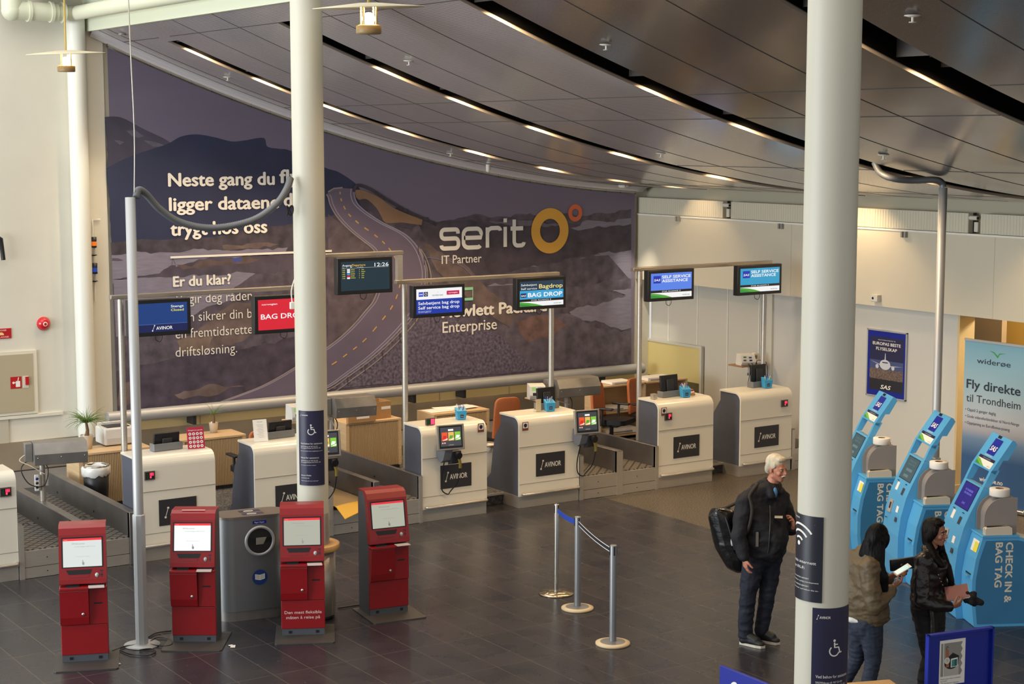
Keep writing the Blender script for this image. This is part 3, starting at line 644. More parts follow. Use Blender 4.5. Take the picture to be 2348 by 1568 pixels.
# rubber flap lying on the second belt
t = thing('belt_cover_flap', 'brown rubber cover flap with bright yellow edge drooping off the belt beside the column', 'mat', (9.4, 18.5, .34))
o0 = Vector(t.location); nx, ny = 10, 8
A0, A1, B0, B1 = Vector((9.38, 19.3, .34)), Vector((9.90, 19.3, .34)), Vector((9.38, 17.88, .34)), Vector((9.90, 18.10, .34))
def flap(u, v, e=0):
    p = (A0*(1-u)+A1*u)*(1-v)+(B0*(1-u)+B1*u)*v
    return p+Vector((0, 0, .03*(1-abs(2*v-1))*(.5+.5*math.sin(u*5))+.004+e-.10*max(0, v-.84)/.16*(1-.7*u)))-o0
for (v0, v1, mt2, nm) in ((0, .82, mat('brown_rubber', '8A7657', .6), 'rubber_sheet'), (.82, 1, mat('yellow_edge', 'C49A26', .55), 'yellow_edge')):
    m = MB(); vs = []
    for e in (0, .008):
        for j in range(ny+1):
            for i in range(nx+1): vs.append(flap(i/nx, v0+(v1-v0)*j/ny, e))
    n = (nx+1)*(ny+1); fs = []
    for j in range(ny):
        for i in range(nx):
            a = j*(nx+1)+i; fs += [(a, a+1, a+nx+2, a+nx+1)[::-1], (n+a, n+a+1, n+a+nx+2, n+a+nx+1)]
    m.add(vs, fs, mt2, smooth=True); m.build(nm, t)
# collecting belt along the back wall
m = MB(); m.b2((-6, 21.55, .15), (WX-.03, YM-.06, .30), mat('grey_flat_belt', '6C6A6A', .7)); tag(m.build('collecting_belt'), 'long grey collecting belt running along the foot of the back wall', 'conveyor')

# ================================================================ GANTRIES AND SCREENS
gold_steel = mat('gantry_steel', 'A59C90', .38, .7)
GY = 18.70
def gantry(x0, x1, poles, label, z=3.0, zb=.16, ext=None):
    t = thing('screen_gantry', label, 'frame', (x0, GY, 0), group='steel frames carrying the screens')
    m = MB(); m.b2((0, -.04, z-.045), (x1-x0, .04, z+.005), gold_steel, bev=.006); m.build('beam', t)
    for p in poles:
        m = MB(); m.cyl((p-x0, 0, zb), (p-x0, 0, z-.04), .036, steel, seg=18); m.build('pole', t)
    return t
gantry(6.84, 9.25, [6.965, 9.2], 'steel screen frame over the left desks, carrying the blue and red screens')
t = gantry(9.30, 10.66, [], 'short high steel frame beside the column carrying the departure board', z=3.37)
m = MB(); m.b2((1.28, -.035, 3.0), (1.35, .035, 3.34), steel); m.build('upright', t)
gantry(10.56, 13.05, [10.69, 12.94], 'steel screen frame over the middle desks, carrying the two bag drop screens')
gantry(14.29, 16.82, [14.425, 16.705], 'steel screen frame over the right desks, carrying the two airline assistance screens')
def screen(x0, x1, zt_, zb_, label, draw, cat='screen'):
    """screen hanging just in front of the beam"""
    w, h = x1-x0, zt_-zb_; y = 18.40
    t = thing('display_screen', label, cat, (x0, y, zb_), group='information screens above the desks')
    m = MB(); m.b2((0, 0, 0), (w, .10, h), black, bev=.008); m.b2((.1, .1, .08), (w-.1, .16, h-.08), dark); m.build('casing', t)
    m = MB(); m.b2((.15, .1, h-.06), (w-.15, .256, h-.02), steel); m.build('bracket', t)
    b = .045; Q = XZ((b, -.0015, b)); m = MB(); draw(m, w-2*b, h-2*b, Q); m.build('screen_picture', t)
    m = MB(); m.tube([(w*.45, .06, .01), (w*.46, .07, -.05), (w*.52, .06, -.075), (w*.56, .06, -.03), (w*.55, .06, .01)], .004, black, seg=6, cr=4); m.build('cable', t)
    return t
def em(name, c, e=1.0):
    m_ = mat('screen_'+name, c, .25, emit=e*.72); m_.node_tree.nodes['Principled BSDF'].inputs['Base Color'].default_value = (.01, .01, .01, 1); return m_
W_ = em('white', 'F4F4F4', .95)
def d_closed(m, w, h, Q):
    m.rect(0, 0, w, h, em('blue', '0B3A7E', .9), Q); m.rect(0, 0, w, h*.27, em('navy', '0A1750', .9), Q, z=.0008); m.rect(0, h*.27, w, h*.278, em('lightline', '5F86C8'), Q, z=.0009)
    m.text('Stengt', w*.70, h*.83, h*.085, W_, Q, z=.0015, w=w*.235, bold=.01); m.text('Closed', w*.70, h*.70, h*.085, em('yellow', 'F2E24A'), Q, z=.0015, w=w*.235, bold=.01)
    avinor(m, w*.34, h*.08, w*.38, h*.115, Q, .0016, W_)
def d_norw(m, w, h, Q):
    m.rect(0, 0, w, h, em('red', 'D9182F', .95), Q); m.text('norwegian', w*.07, h*.82, h*.055, W_, Q, z=.001, w=w*.28, bold=.02); m.text('BAG DROP', w*.05, h*.36, h*.17, W_, Q, z=.001, w=w*.79, bold=.02)
def d_dep(m, w, h, Q):
    yl = em('yellow', 'F2E24A'); m.rect(0, 0, w, h, em('teal', '0F2F3D', .8), Q); m.text('Avgang', w*.03, h*.84, h*.075, W_, Q, z=.001, w=w*.19); m.text('Departure', w*.23, h*.84, h*.075, em('amber', 'F0C040'), Q, z=.001, w=w*.27)
    m.text('12:26', w*.69, h*.80, h*.13, W_, Q, z=.001, w=w*.29, bold=.01); m.rect(.02*w, h*.775, w*.98, h*.78, W_, Q, z=.001)
    m.text('Time', w*.03, h*.79, h*.026, W_, Q, z=.001); m.text('Flight', w*.19, h*.79, h*.026, W_, Q, z=.001); m.text('Gate Destination', w*.33, h*.79, h*.026, W_, Q, z=.001)
    for i, (a, b, c, d, col) in enumerate((('13:30', 'WF521', '4', 'Oslo', 'white'), ('15:05', 'WF517', '3', 'Bergen', 'white'), ('16:05', 'SK4525', '4', 'Oslo', 'cyan'), ('16:30', 'DY425', '3', 'Oslo', 'red'), ('17:45', 'WF7013', '3', 'Oslo', 'white'))):
        z = h*(.70-.07*i)
        for s_, x in ((a, .03), (b, .20), (c, .37), (d, .42)): m.text(s_, w*x, z, h*.038, yl, Q, z=.001)
        m.rect(w*.125, z-.003, w*.185, z+h*.048, {'white': W_, 'cyan': em('cyan', '2E9CC8'), 'red': em('red', 'D9182F', .95)}[col], Q, z=.001)
def widerwing(m, cx, cy, s, Q, z, c1=None):
    g = em('green', '4FA03A') if c1 is None else c1
    m.poly([(cx-s, cy+s*.42), (cx-s*.45, cy+s*.34), (cx, cy), (cx+s*.18, cy+s*.26), (cx+s, cy+s*.32), (cx+s*.2, cy+s*.16), (cx, cy-s*.22), (cx-s*.45, cy+s*.2)], g, Q, z=z)
def d_self(m, w, h, Q):
    m.rect(0, 0, w, h, em('royal', '0C31A0', .95), Q); m.rect(0, h*.58, w, h, W_, Q, z=.0008); rb = em('logo_blue', '1B3BC0')
    m.rect(w*.05, h*.70, w*.15, h*.88, rb, Q, z=.0012); m.rect(w*.16, h*.70, w*.25, h*.88, em('logo_navy', '161E50'), Q, z=.0012); m.text('SAS', w*.06, h*.76, h*.06, W_, Q, z=.0016, w=w*.08, bold=.03, shear=.2)
    m.disc(w*.205, h*.79, h*.055, W_, Q, z=.0016, ri=h*.04, seg=14); m.text('widerøe', w*.34, h*.70, h*.08, em('greyink', '55606A'), Q, z=.0012, w=w*.24); widerwing(m, w*.47, h*.84, h*.05, Q, .0012)
    m.rect(w*.66, h*.72, w*.94, h*.88, em('magenta', 'C2124E'), Q, z=.0012); m.text('norwegian', w*.70, h*.78, h*.045, W_, Q, z=.0016, w=w*.2, bold=.02)
    m.text('Selvbetjent bag drop', w*.04, h*.37, h*.125, W_, Q, z=.001, w=w*.90, bold=.015); m.text('Self service bag drop', w*.04, h*.19, h*.125, W_, Q, z=.001, w=w*.90, bold=.015)
    m.text('Betjen deg selv for bagasjelevering', w*.04, h*.105, h*.028, W_, Q, z=.001, w=w*.28); m.text('Use self for baggage drop', w*.04, h*.06, h*.028, W_, Q, z=.001, w=w*.27)
def green_strip(m, w, h, Q, hh):
    m.rect(0, 0, w, hh, W_, Q, z=.0008); m.poly([(0, 0), (w*.52, 0), (w*.36, hh*.45), (w*.2, hh*.75), (0, hh*.98)], em('green', '4FA03A'), Q, z=.0012); m.poly([(0, 0), (w*.3, 0), (w*.18, hh*.35), (0, hh*.6)], em('green_d', '2F8A3C'), Q, z=.0014)
    m.text('widerøe', w*.77, hh*.28, hh*.32, em('greyink', '55606A'), Q, z=.0014, w=w*.18); widerwing(m, w*.87, hh*.8, hh*.18, Q, .0014)
def d_drop(m, w, h, Q):
    m.rect(0, 0, w, h, em('slate', '1E3A50', .9), Q); yl = em('paleyellow', 'F0DD8A'); m.text('Selvbetjent', w*.03, h*.82, h*.085, W_, Q, z=.001, w=w*.36); m.text('Self service', w*.03, h*.67, h*.085, W_, Q, z=.001, w=w*.36); m.text('Bagdrop', w*.44, h*.70, h*.17, yl, Q, z=.001, w=w*.54, bold=.015)
    m.rect(0, h*.29, w, h*.63, em('sky', '35A2D6', .95), Q, z=.0008); m.rect(w*.02, h*.36, w*.15, h*.53, em('logo_navy', '161E50'), Q, z=.0012); m.text('SAS', w*.03, h*.40, h*.07, W_, Q, z=.0016, w=w*.11, bold=.03, shear=.2); m.text('BAG DROP', w*.19, h*.37, h*.17, W_, Q, z=.0012, w=w*.78, bold=.04)
    m.rect(0, h*.19, w, h*.29, em('black', '14161F', .6), Q, z=.0008); m.text('STAR ALLIANCE', w*.26, h*.215, h*.05, W_, Q, z=.0012, w=w*.40); m.disc(w*.70, h*.24, h*.028, W_, Q, z=.0012, ri=h*.018, seg=12)
    green_strip(m, w, h, Q, h*.19)
def d_asst(bgc):
    def d(m, w, h, Q):
        m.rect(0, 0, w, h, bgc, Q); m.rect(w*.06, h*.60, w*.24, h*.90, em('logo_blue2', '0E2FA8'), Q, z=.001); m.text('SAS', w*.075, h*.69, h*.085, W_, Q, z=.0014, w=w*.15, bold=.03, shear=.2)
        m.text('SELF SERVICE', w*.27, h*.79, h*.12, W_, Q, z=.001, w=w*.70, bold=.03); m.text('ASSISTANCE', w*.27, h*.63, h*.12, W_, Q, z=.001, w=w*.63, bold=.03)
        m.rect(0, h*.21, w, h*.31, em('black', '14161F', .6), Q, z=.0008); m.text('STAR ALLIANCE', w*.27, h*.235, h*.05, W_, Q, z=.0012, w=w*.40); m.disc(w*.71, h*.26, h*.028, W_, Q, z=.0012, ri=h*.018, seg=12)
        green_strip(m, w, h, Q, h*.21)
    return d
def sc(pxl, pxr, pt, pb, label, draw):
    a = PY(pxl, pt, 18.40); b = PY(pxl, pb, 18.40); c = PY(pxr, pt, 18.40); screen(a.x+.02, c.x, a.z-.005, b.z+.02, label, draw)
sc(290, 437, 689, 779, 'wall-hung screen at left, dark blue, reading Stengt Closed', d_closed)
a = PY(583, 680, 18.40); screen(a.x, a.x+.80, a.z, a.z-.45, 'red screen beside the left round column reading BAG DROP', d_norw)
sc(770, 900, 592, 681, 'departure board screen with flight list and the time 12:26', d_dep)
sc(944, 1066, 655, 734, 'blue and white screen with three airline logos reading Self service bag drop', d_self)
sc(1182, 1298, 638, 716, 'screen reading Bagdrop and BAG DROP over a green wave', d_drop)
sc(1484, 1592, 620, 696, 'periwinkle blue screen reading SELF SERVICE ASSISTANCE, nearest the mural', d_asst(em('periwinkle', '5A86EE', .9)))
sc(1690, 1793, 609, 682, 'turquoise blue screen reading SELF SERVICE ASSISTANCE, left of the right round column', d_asst(em('turquoise', '2DA0CC', .9)))
# ================================================================ COLUMNS, POSTS, LAMPS
col_m = mat('column_paint', 'CAC6B6', .5, noise=(2, .02))
def column(x, y, r, label, z0=0, top=None):
    t = thing('round_column', label, 'column', (x, y, 0))
    m = MB(); m.lathe([(r, z0), (r, top or zc(x)+.3)], col_m, seg=48); m.build('shaft', t); return t
CL_ = (7.57, 15.11); ca = column(*CL_, .155, 'round white column at left of centre, behind the third red kiosk', 1.03, 7.5)
m = MB(); m.lathe([(.160, 0), (.160, 1.06), (.154, 1.075)], steel, seg=40); m.build('metal_sleeve', ca)
cxy = PD(1882, 1500, 10.25); CR_ = (cxy.x, cxy.y); column(*CR_, .157, 'round white column standing large at the right of the photo', 0, 7.5)
# wooden ring shelf and metal drum around left column
t = thing('column_table', 'birch-topped metal drum table wrapped around the left round column', 'table', (CL_[0], CL_[1], 0))
m = MB(); m.lathe([(.162, .70), (.255, .70), (.26, .705), (.26, .755), (.255, .76), (.162, .76), (.162, .70)], mat('light_birch', 'CFA267', .45, noise=(5, .08)), seg=40); m.build('ring_top', t)
m = MB(); m.lathe([(.165, .04), (.215, .04), (.215, .70), (.165, .70)], steel, seg=40); m.build('drum', t)
m = MB(); m.lathe([(.165, .001), (.20, .001), (.20, .04), (.165, .04)], black, seg=40); m.build('plinth', t)
def curved_sign(cx, cy, r, a, width, z0, z1, name, label, draw, mt_, parts=True, zt=0):
    """sheet wrapped on a column; a = azimuth of its centre, draw in (arc length, z) coords"""
    t = thing(name, label, 'sign', (cx, cy, z0)); hw = width/2/r
    m = MB(); k = 40; vs = []
    for i in range(k+1):
        b = a-hw+2*hw*i/k
        for rr in (r+.001, r+.006):
            for z in (0, z1-z0): vs.append((rr*math.cos(b), rr*math.sin(b), z))
    fs = []
    for i in range(k):
        p, q = 4*i, 4*i+4
        fs += [(p+2, q+2, q+3, p+3), (p, p+1, q+1, q), (p+1, p+3, q+3, q+1), (p, q, q+2, p+2)]
    fs += [(0, 2, 3, 1), (4*k, 4*k+1, 4*k+3, 4*k+2)]
    m.add(vs, fs, mt_, smooth=True); sh_ = m.build('sheet', t); es_ = sh_.modifiers.new('edge', 'EDGE_SPLIT'); es_.split_angle = .6
    m = MB(); draw(m, width, z1-z0)
    bmesh.ops.triangulate(m.bm, faces=m.bm.faces[:])
    for v in m.bm.verts:
        u, z, e = v.co.x, v.co.y, v.co.z; b = a-hw+u/r; v.co = ((r+.0068+e)*math.cos(b), (r+.0068+e)*math.sin(b), z)
    m.build('printing', t); return t
def wheelchair(m, cx, cy, s, w_):
    m.disc(cx-.03*s, cy+.78*s, .11*s, w_, seg=16)
    m.ribbon([(cx-.03*s, cy+.62*s), (cx-.01*s, cy+.2*s), (cx+.36*s, cy+.2*s), (cx+.50*s, cy-.28*s), (cx+.66*s, cy-.2*s)], .13*s, w_)
    m.ribbon([(cx-.02*s, cy+.45*s), (cx+.28*s, cy+.45*s)], .09*s, w_)
    m.disc(cx-.02*s, cy-.1*s, .46*s, w_, ri=.36*s, a0=math.radians(130), a1=math.radians(345), seg=28)
def assist(m, w, h):
    w_ = white_ink
    def line(s_, y, hh, ww): m.text(s_, w*.1, h*y, hh, w_, w=w*ww, res=2)
    avinor(m, w*.09, h*.935, w*.30, h*.016, I4, 0); m.rect(w*.08, h*.91, w*.92, h*.912, w_)
    wheelchair(m, w*.50, h*.735, w*.27, w_)
    line('Ved behov for assistanse', .555, h*.02, .80); line('SAS/Widerøe tlf. 957 25 472', .52, h*.013, .62); line('Norwegian/Wizzair tlf. 979 81 200', .498, h*.013, .73); line('Eller ta kontakt med innsjekkingspersonell', .46, h*.01, .80)
    line('Need for assistance', .365, h*.02, .66); line('SAS/Widerøe tlf. 957 25 472', .33, h*.013, .62); line('Norwegian/Wizzair tlf. 979 81 200', .308, h*.013, .73); line('Or contact check-in counter', .27, h*.01, .56)
    m.rect(w*.08, h*.205, w*.92, h*.207, w_); line('Avinor Molde', .13, h*.018, .38); line('tlf. 67 03 23 40', .095, h*.013, .31); line('Med forbehold om endringer', .06, h*.010, .64)
azl = math.atan2(-CL_[1], -CL_[0])
curved_sign(*CL_, .155, azl-.05, .272, PD(715, 1108, 16.86).z, PD(715, 938, 16.86).z, 'assistance_sign', 'dark wheelchair assistance sign wrapped round the left column', assist, navy)
azr = math.atan2(-CR_[1], -CR_[0])
def wifi(m, w, h):
    w_ = white_ink; m.text('AVINOR', w*.1, h*.95, h*.018, w_, w=w*.3); m.rect(w*.08, h*.90, w*.82, h*.904, w_)
    cx, cy = w*.38, h*.66
    for r in (.04, .08, .12): m.disc(cx, cy, r+.006, w_, ri=r-.006, a0=math.radians(35), a1=math.radians(130), seg=16)
    m.disc(cx, cy+.002, .014, w_, seg=12)
    for s_, y, hh, ww in (('Gratis internett', .44, h*.036, .78), ('Free Wi-Fi', .37, h*.036, .50), ('Nettverk: AVINOR AIRPORT', .26, h*.016, .62), ('åpne nettleser og følg instruksjonene', .22, h*.016, .84), ('Network: AVINOR AIRPORT', .17, h*.016, .62), ('open browser and follow the in-', .13, h*.016, .84)): m.text(s_, w*.08, h*y, hh, w_, w=w*ww, res=2)
dR = math.hypot(*CR_)
curved_sign(*CR_, .157, azr-.86, .27, PD(1850, 1375, dR-.1).z, PD(1850, 1180, dR-.1).z, 'wifi_sign', 'dark wireless internet sign wrapped round the left flank of the right column', wifi, mat('slate_print', '20222E', .35))
curved_sign(*CR_, .157, azr+.52, .27, PD(1910, 1392, dR-.12).z-.96, PD(1910, 1392, dR-.12).z, 'assistance_sign', 'dark wheelchair assistance sign low on the right column, below the wireless sign', assist, navy)

def service_post(x, y, top, label, lower=None, br=.17):
    t = thing('service_post', label, 'post', (x, y, 0), group='tall slim cable posts')
    m = MB(); m.lathe([(.047, lower or .02), (.047, top), (.02, top+.002)], alu, seg=24); m.build('tube', t)
    if lower:
        m = MB(); m.lathe([(.062, .015), (.062, lower), (.047, lower+.01)], alu, seg=8, smooth=False); m.build('lower_profile', t)
    m = MB(); m.lathe([(0, .001), (br, .001), (br, .008), (.05, .02), (0, .02)], alu, seg=36); m.build('base_plate', t)
    return t
pz = 4.24
t = service_post(5.76, 15.14, pz, 'tall grey cable post standing between the two left red kiosks', 1.26)
hose_m = mat('corrugated_hose', '77797C', .5, .3)
def hose(pts, name, label, r=.028):
    m = MB(); P = [Vector(p) for p in pts]; o = []
    for i in range(len(P)-1):
        p0, p1, p2, p3 = P[max(i-1, 0)], P[i], P[i+1], P[min(i+2, len(P)-1)]
        for k in range(14):
            u = k/14; o.append(0.5*((2*p1)+(p2-p0)*u+(2*p0-5*p1+4*p2-p3)*u*u+(3*p1-p0-3*p2+p3)*u**3))
    o.append(P[-1]); q = []; rr = []
    for i in range(len(o)-1):
        for u in (0, .5): q.append(o[i].lerp(o[i+1], u)); rr.append(r if u else r*.82)
    m.tube(q, rr, hose_m, seg=10); return tag(m.build(name), label, 'hose')
d0 = math.hypot(5.76, 15.14); d1 = math.hypot(*CL_)
def mix(p, q, u): return p*(1-u)+q*u
hp = [(313, 452), (318, 436), (335, 445), (365, 478), (410, 508), (470, 522), (530, 518), (590, 500), (635, 466), (658, 432), (666, 408)]
hose([PD(px, py, mix(d0, d1-.14, i/10)) for i, (px, py) in enumerate(hp)], 'cable_hose', 'grey corrugated hose sagging from the left cable post to the left column', .036)
m = MB()
q = PD(664, 478, d1-.17); e_ = [q+Vector((math.cos(i*.9)*.035, -.01, .05*math.sin(i*1.3)-.02)) for i in range(14)]; m.tube(e_, .006, black, seg=6, cr=3)
tag(m.build('cable_bundle'), 'tangled black cables strapped to the left column below the hose end', 'cable')
w0 = PD(293, -40, d0+.1); w1 = PD(308, 300, d0); w2 = PD(308, 440, d0)
m = MB(); m.tube([w0, PD(300, 130, d0), w1, w2], .006, steel, seg=6, cr=4); tag(m.build('support_wire'), 'thin steel wire hanging down to the top of the left cable post', 'wire')
service_post(14.28, 13.11, 4.24, 'tall grey cable post standing behind the middle blue kiosk', 1.24, .10)
hose([(14.28, 13.11, 4.242), (14.27, 13.12, 4.29), (14.2, 13.16, 4.325), (14.0, 13.27, 4.32), (13.78, 13.36, 4.34), (13.72, 13.5, 4.40), (13.70, 13.58, 4.52)], 'cable_hose', 'dark corrugated hose bending from the right cable post up into a ceiling slot', .04)
m = MB(); c_ = Vector((CL_[0], CL_[1], 0)); a_ = c_-R_*.15+_u*PD(668, 640, d1).z; b_ = c_-R_*.176+_u*PD(671, 694, d1).z; m.tube([a_, a_*.5+b_*.5-R_*.02, b_], .006, white_ink, seg=6, cr=3); m.box((b_.x, b_.y, b_.z-.03), (.05, .03, .07), white_ink, bev=.006); tag(m.build('pull_switch'), 'small white pull switch hanging on a cord beside the left column', 'switch')
# pendant lamps over the open hall
glass_e = mat('bulb_glow', 'FFDFA0', emit=30)
def pendant(p, label):
    t = thing('pendant_lamp', label, 'lamp', p, group='disc pendant lamps')
    dm = mat('disc_shade', 'D8CDB0', .45, trans=0)
    m = MB(); m.lathe([(0, .03), (.08, .03), (.46, .0), (.465, .004), (.46, .008), (.08, .045), (0, .045)], dm, T(0, 0, 0, 0, .03, -.05), 48); m.build('disc_shade', t)
    m = MB(); m.tube([(0, 0, .04), (0, 0, 3.2)], .012, mat('cord_brass', 'B59A4A', .5), seg=8); m.build('suspension_rod', t)
    for a in range(4):
        x, y = .075*math.cos(a*1.571+.5), .075*math.sin(a*1.571+.5); m = MB(); m.cyl((x, y, -.14), (x, y, .03), .008, mat('warm_metal', 'D9B878', .35, .6), seg=8); m.build('strut', t)
    m = MB(); m.lathe([(0, -.21), (.10, -.21), (.105, -.20), (.105, -.145), (.08, -.135), (0, -.135)], mat('lamp_cup', '9C8258', .5), seg=28); m.build('cup', t)
    m = MB(); m.ball((0, 0, -.085), .052, glass_e, seg=16); m.build('bulb', t)
    l = bpy.data.lights.new('bulb_light', 'POINT'); l.energy = 35; l.color = (1, .74, .4); l.shadow_soft_size = .05
    o = bpy.data.objects.new('bulb_light', l); COL.objects.link(o); o.parent = t; o.location = (0, 0, -.04)
pendant(PD(151, 124, 21.4), 'disc pendant lamp hanging at upper left, in front of the white wall'); pendant(PD(845, 19, 14.45), 'large disc pendant lamp hanging at the top, right of the left column')
# white ceiling pipe and duct pieces
pw = mat('pipe_cream', 'D9DAC2', .45)
m = MB(); m.cyl((7.86, 22.45, 6.42), (7.86, 4, 6.42), .095, pw, seg=24); m.cyl((7.86, 22.45, 6.42), (7.6, 22.45, 6.42), .095, pw, seg=24); m.cyl((7.6, 22.45, 6.42), (7.0, 22.45, 6.42), .12, pw, seg=24); m.ball((7.0, 22.45, 6.42), .135, pw); m.cyl((7.0, 22.45, 6.42), (7.0, 22.45, 7.4), .13, pw, seg=24)
for x in (7.2, 7.5, 7.66): m.cyl((x, 22.45, 6.42), (x+.04, 22.45, 6.42), .14, pw, seg=24)
tag(m.build('water_pipe'), 'cream painted pipe with elbow running along the ceiling edge at upper left', 'pipe')
m = MB(); m.b2((7.35, 22.0, 6.72), (7.98, 22.6, 6.95), dark); m.cyl((7.7, 21.9, 6.65), (8.02, 21.9, 6.65), .06, pw, seg=16); tag(m.build('dark_duct'), 'dark duct box above the cream pipe in the upper left corner', 'duct')
# sprinklers and detectors
def CE(px, py):
    d = ray(px, py); lo = None
    for i in range(60, 1600):
        p = EYE+d*(i*.02/FPX)
        if p.x > 8.0 and p.z > zc(p.x): return p
def sprinkler(px, py, label, white=True):
    p = CE(px, py); t = thing('ceiling_sprinkler', label, 'sprinkler', (p.x, p.y, zc(p.x)-.001), group='sprinkler heads under the ceiling')
    k = mat('sprinkler_white', 'D8D2C8', .4); m = MB(); m.lathe([(0, 0), (.06, 0), (.065, -.006), (.03, -.016), (0, -.016)], k, seg=20); m.build('rose', t)
    m = MB(); m.cyl((0, 0, -.016), (0, 0, -.05), .010, k, seg=10); m.lathe([(0, -.05), (.028, -.05), (.028, -.056), (0, -.056)], k, seg=14); m.build('head', t)
sprinkler(522, 175, 'sprinkler head at upper left above the mural, left of the left column'); sprinkler(938, 138, 'sprinkler head right below the large pendant lamp'); sprinkler(1390, 100, 'sprinkler head on the ceiling at top centre')
sprinkler(2093, 33, 'sprinkler head at the top right corner of the ceiling'); sprinkler(1033, 350, 'sprinkler head close to the mural edge, above the bridge picture'); sprinkler(1516, 350, 'sprinkler head above the far corner, left of the right column'); sprinkler(2026, 353, 'sprinkler head just right of the right column')
p = CE(1430, 424); m = MB(); m.lathe([(0, 0), (.09, 0), (.09, -.03), (.06, -.05), (0, -.05)], mat('detector_white', 'DAD6CC', .4), T(p.x, p.y, zc(p.x)), 24); tag(m.build('smoke_detector'), 'white smoke detector on the ceiling at the right end of the mural', 'detector')
p = PY(1119, 372, YM-.5); m = MB(); m.cyl((p.x, p.y, zc(p.x)+.0), (p.x, p.y, zc(p.x)-.09), .035, mat('detector_white', 'DAD6CC', .4)); m.ball((p.x, p.y, zc(p.x)-.09), .035, mat('detector_white', 'DAD6CC', .4)); tag(m.build('ceiling_sensor'), 'small white pendant sensor hanging at the mural top edge near the centre', 'sensor')

# ================================================================ WALL FITTINGS
def wl(px, py): return PY(px, py, YM)
t = thing('hydrant_cabinet', 'beige fire hose cabinet hatch in the white wall at far left', 'cabinet', (5.9, YM, 1.07))
m = MB(); m.b2((0, -.03, 0), (1.36, 0, .86), mat('hatch_frame', 'D8D2C0', .5)); m.build('frame', t)
m = MB(); m.b2((.04, -.038, .04), (1.30, -.028, .82), mat('hatch_beige', 'AFA489', .55)); m.build('door', t)
m = MB(); m.b2((.99, -.041, .36), (1.14, -.038, .52), mat('safety_red', 'B3151B', .45)); o = m.build('hose_label', t)
m = MB(); Q = XZ((0, -.0415, 0)); m.rect(1.06, .38, 1.12, .46, white_ink, Q); m.disc(1.03, .44, .016, white_ink, Q, z=.0004); m.ribbon([(1.03, .44), (1.08, .44)], .012, white_ink, Q, z=.0006); m.ribbon([(1.09, .46), (1.10, .51)], .012, white_ink, Q, z=.0003); m.build('hose_symbol', o)
m = MB(); m.b2((1.155, -.042, .36), (1.235, -.038, .52), white_paint); m.b2((1.19, -.06, .40), (1.235, -.04, .51), mat('safety_red', 'B3151B', .45)); m.build('latch', t)
a, b = wl(25, 752), wl(25, 775)
t = thing('hose_sign', 'red fire hose sign cut off by the left edge of the photo', 'sign', (a.x-.36, YM, b.z)); w, h = .36, a.z-b.z
m = MB(); m.b2((0, -.012, 0), (w, 0, h), mat('safety_red', 'B3151B', .45)); m.build('plate', t)
m = MB(); Q = XZ((0, -.013, 0)); m.text('BRANNSLANGE', w*.1, h*.1, h*.14, white_ink, Q, w=w*.8); m.text('FIRE HOSE', w*.2, h*.76, h*.14, white_ink, Q, w=w*.62); m.disc(w*.62, h*.35, h*.28, mat('sign_cream', 'E8D08A', .5), Q, a1=math.pi); m.build('printing', t)
a = wl(100, 742); t = thing('alarm_beacon', 'round red fire alarm beacon on the white wall at left', 'alarm', (a.x, YM, a.z))
rm = mat('beacon_red', 'C41520', .2, coat=.5); m = MB(); m.lathe([(0, .075), (.05, .07), (.075, .045), (.09, .02), (.095, 0)], rm, frame((0, 0, 0), (1, 0, 0), (0, 0, 1)), 28); m.build('dome', t)
m = MB(); m.lathe([(.02, .078), (.03, .079), (.03, .073)], white_ink, frame((0, 0, 0), (1, 0, 0), (0, 0, 1)), 20); m.build('lens_ring', t)
for (px, py, c, nm) in ((217, 562, 'E2731C', 'orange'), (219, 622, '1C3FA0', 'blue')):
    a = PY(px, py, YM-.16); t = thing('signal_lamp', '%s signal lamp on a small bracket on the wall strip left of the mural' % nm, 'lamp', (a.x+.0, YM-.14, a.z-.10))
    m = MB(); m.lathe([(.033, .09), (.033, .15)], mat('signal_'+nm, c, .3, emit=.25), seg=16); m.build('coloured_lens', t)
    m = MB(); m.lathe([(0, .065), (.034, .065), (.034, .09)], black, seg=16); m.lathe([(.034, .15), (.034, .21), (0, .212)], black, seg=16); m.build('housing', t)
    m = MB(); m.cyl((0, 0, -.03), (0, 0, .065), .012, alu, seg=10); m.lathe([(0, -.04), (.035, -.04), (.035, -.03), (0, -.03)], black, seg=14); m.b2((-.015, .0, -.05), (.015, .088, -.036), black); m.build('stem', t)
a, b = wl(209, 503), wl(215, 690); m = MB(); m.tube([(a.x+.1, YM-.07, a.z), (a.x, YM-.07, a.z), (a.x, YM-.07, b.z)], .008, white_ink, seg=6); tag(m.build('wall_conduit'), 'thin white conduit beside the signal lamps left of the mural', 'conduit')
a, b = PY(2, 548, YM-.1), PY(8, 596, YM-.1); m = MB(); m.tube([(a.x-.08, a.y, a.z+.05), a, b], .03, black, seg=8); tag(m.build('black_bracket'), 'black curved bar sticking out from the left edge of the photo', 'bracket')
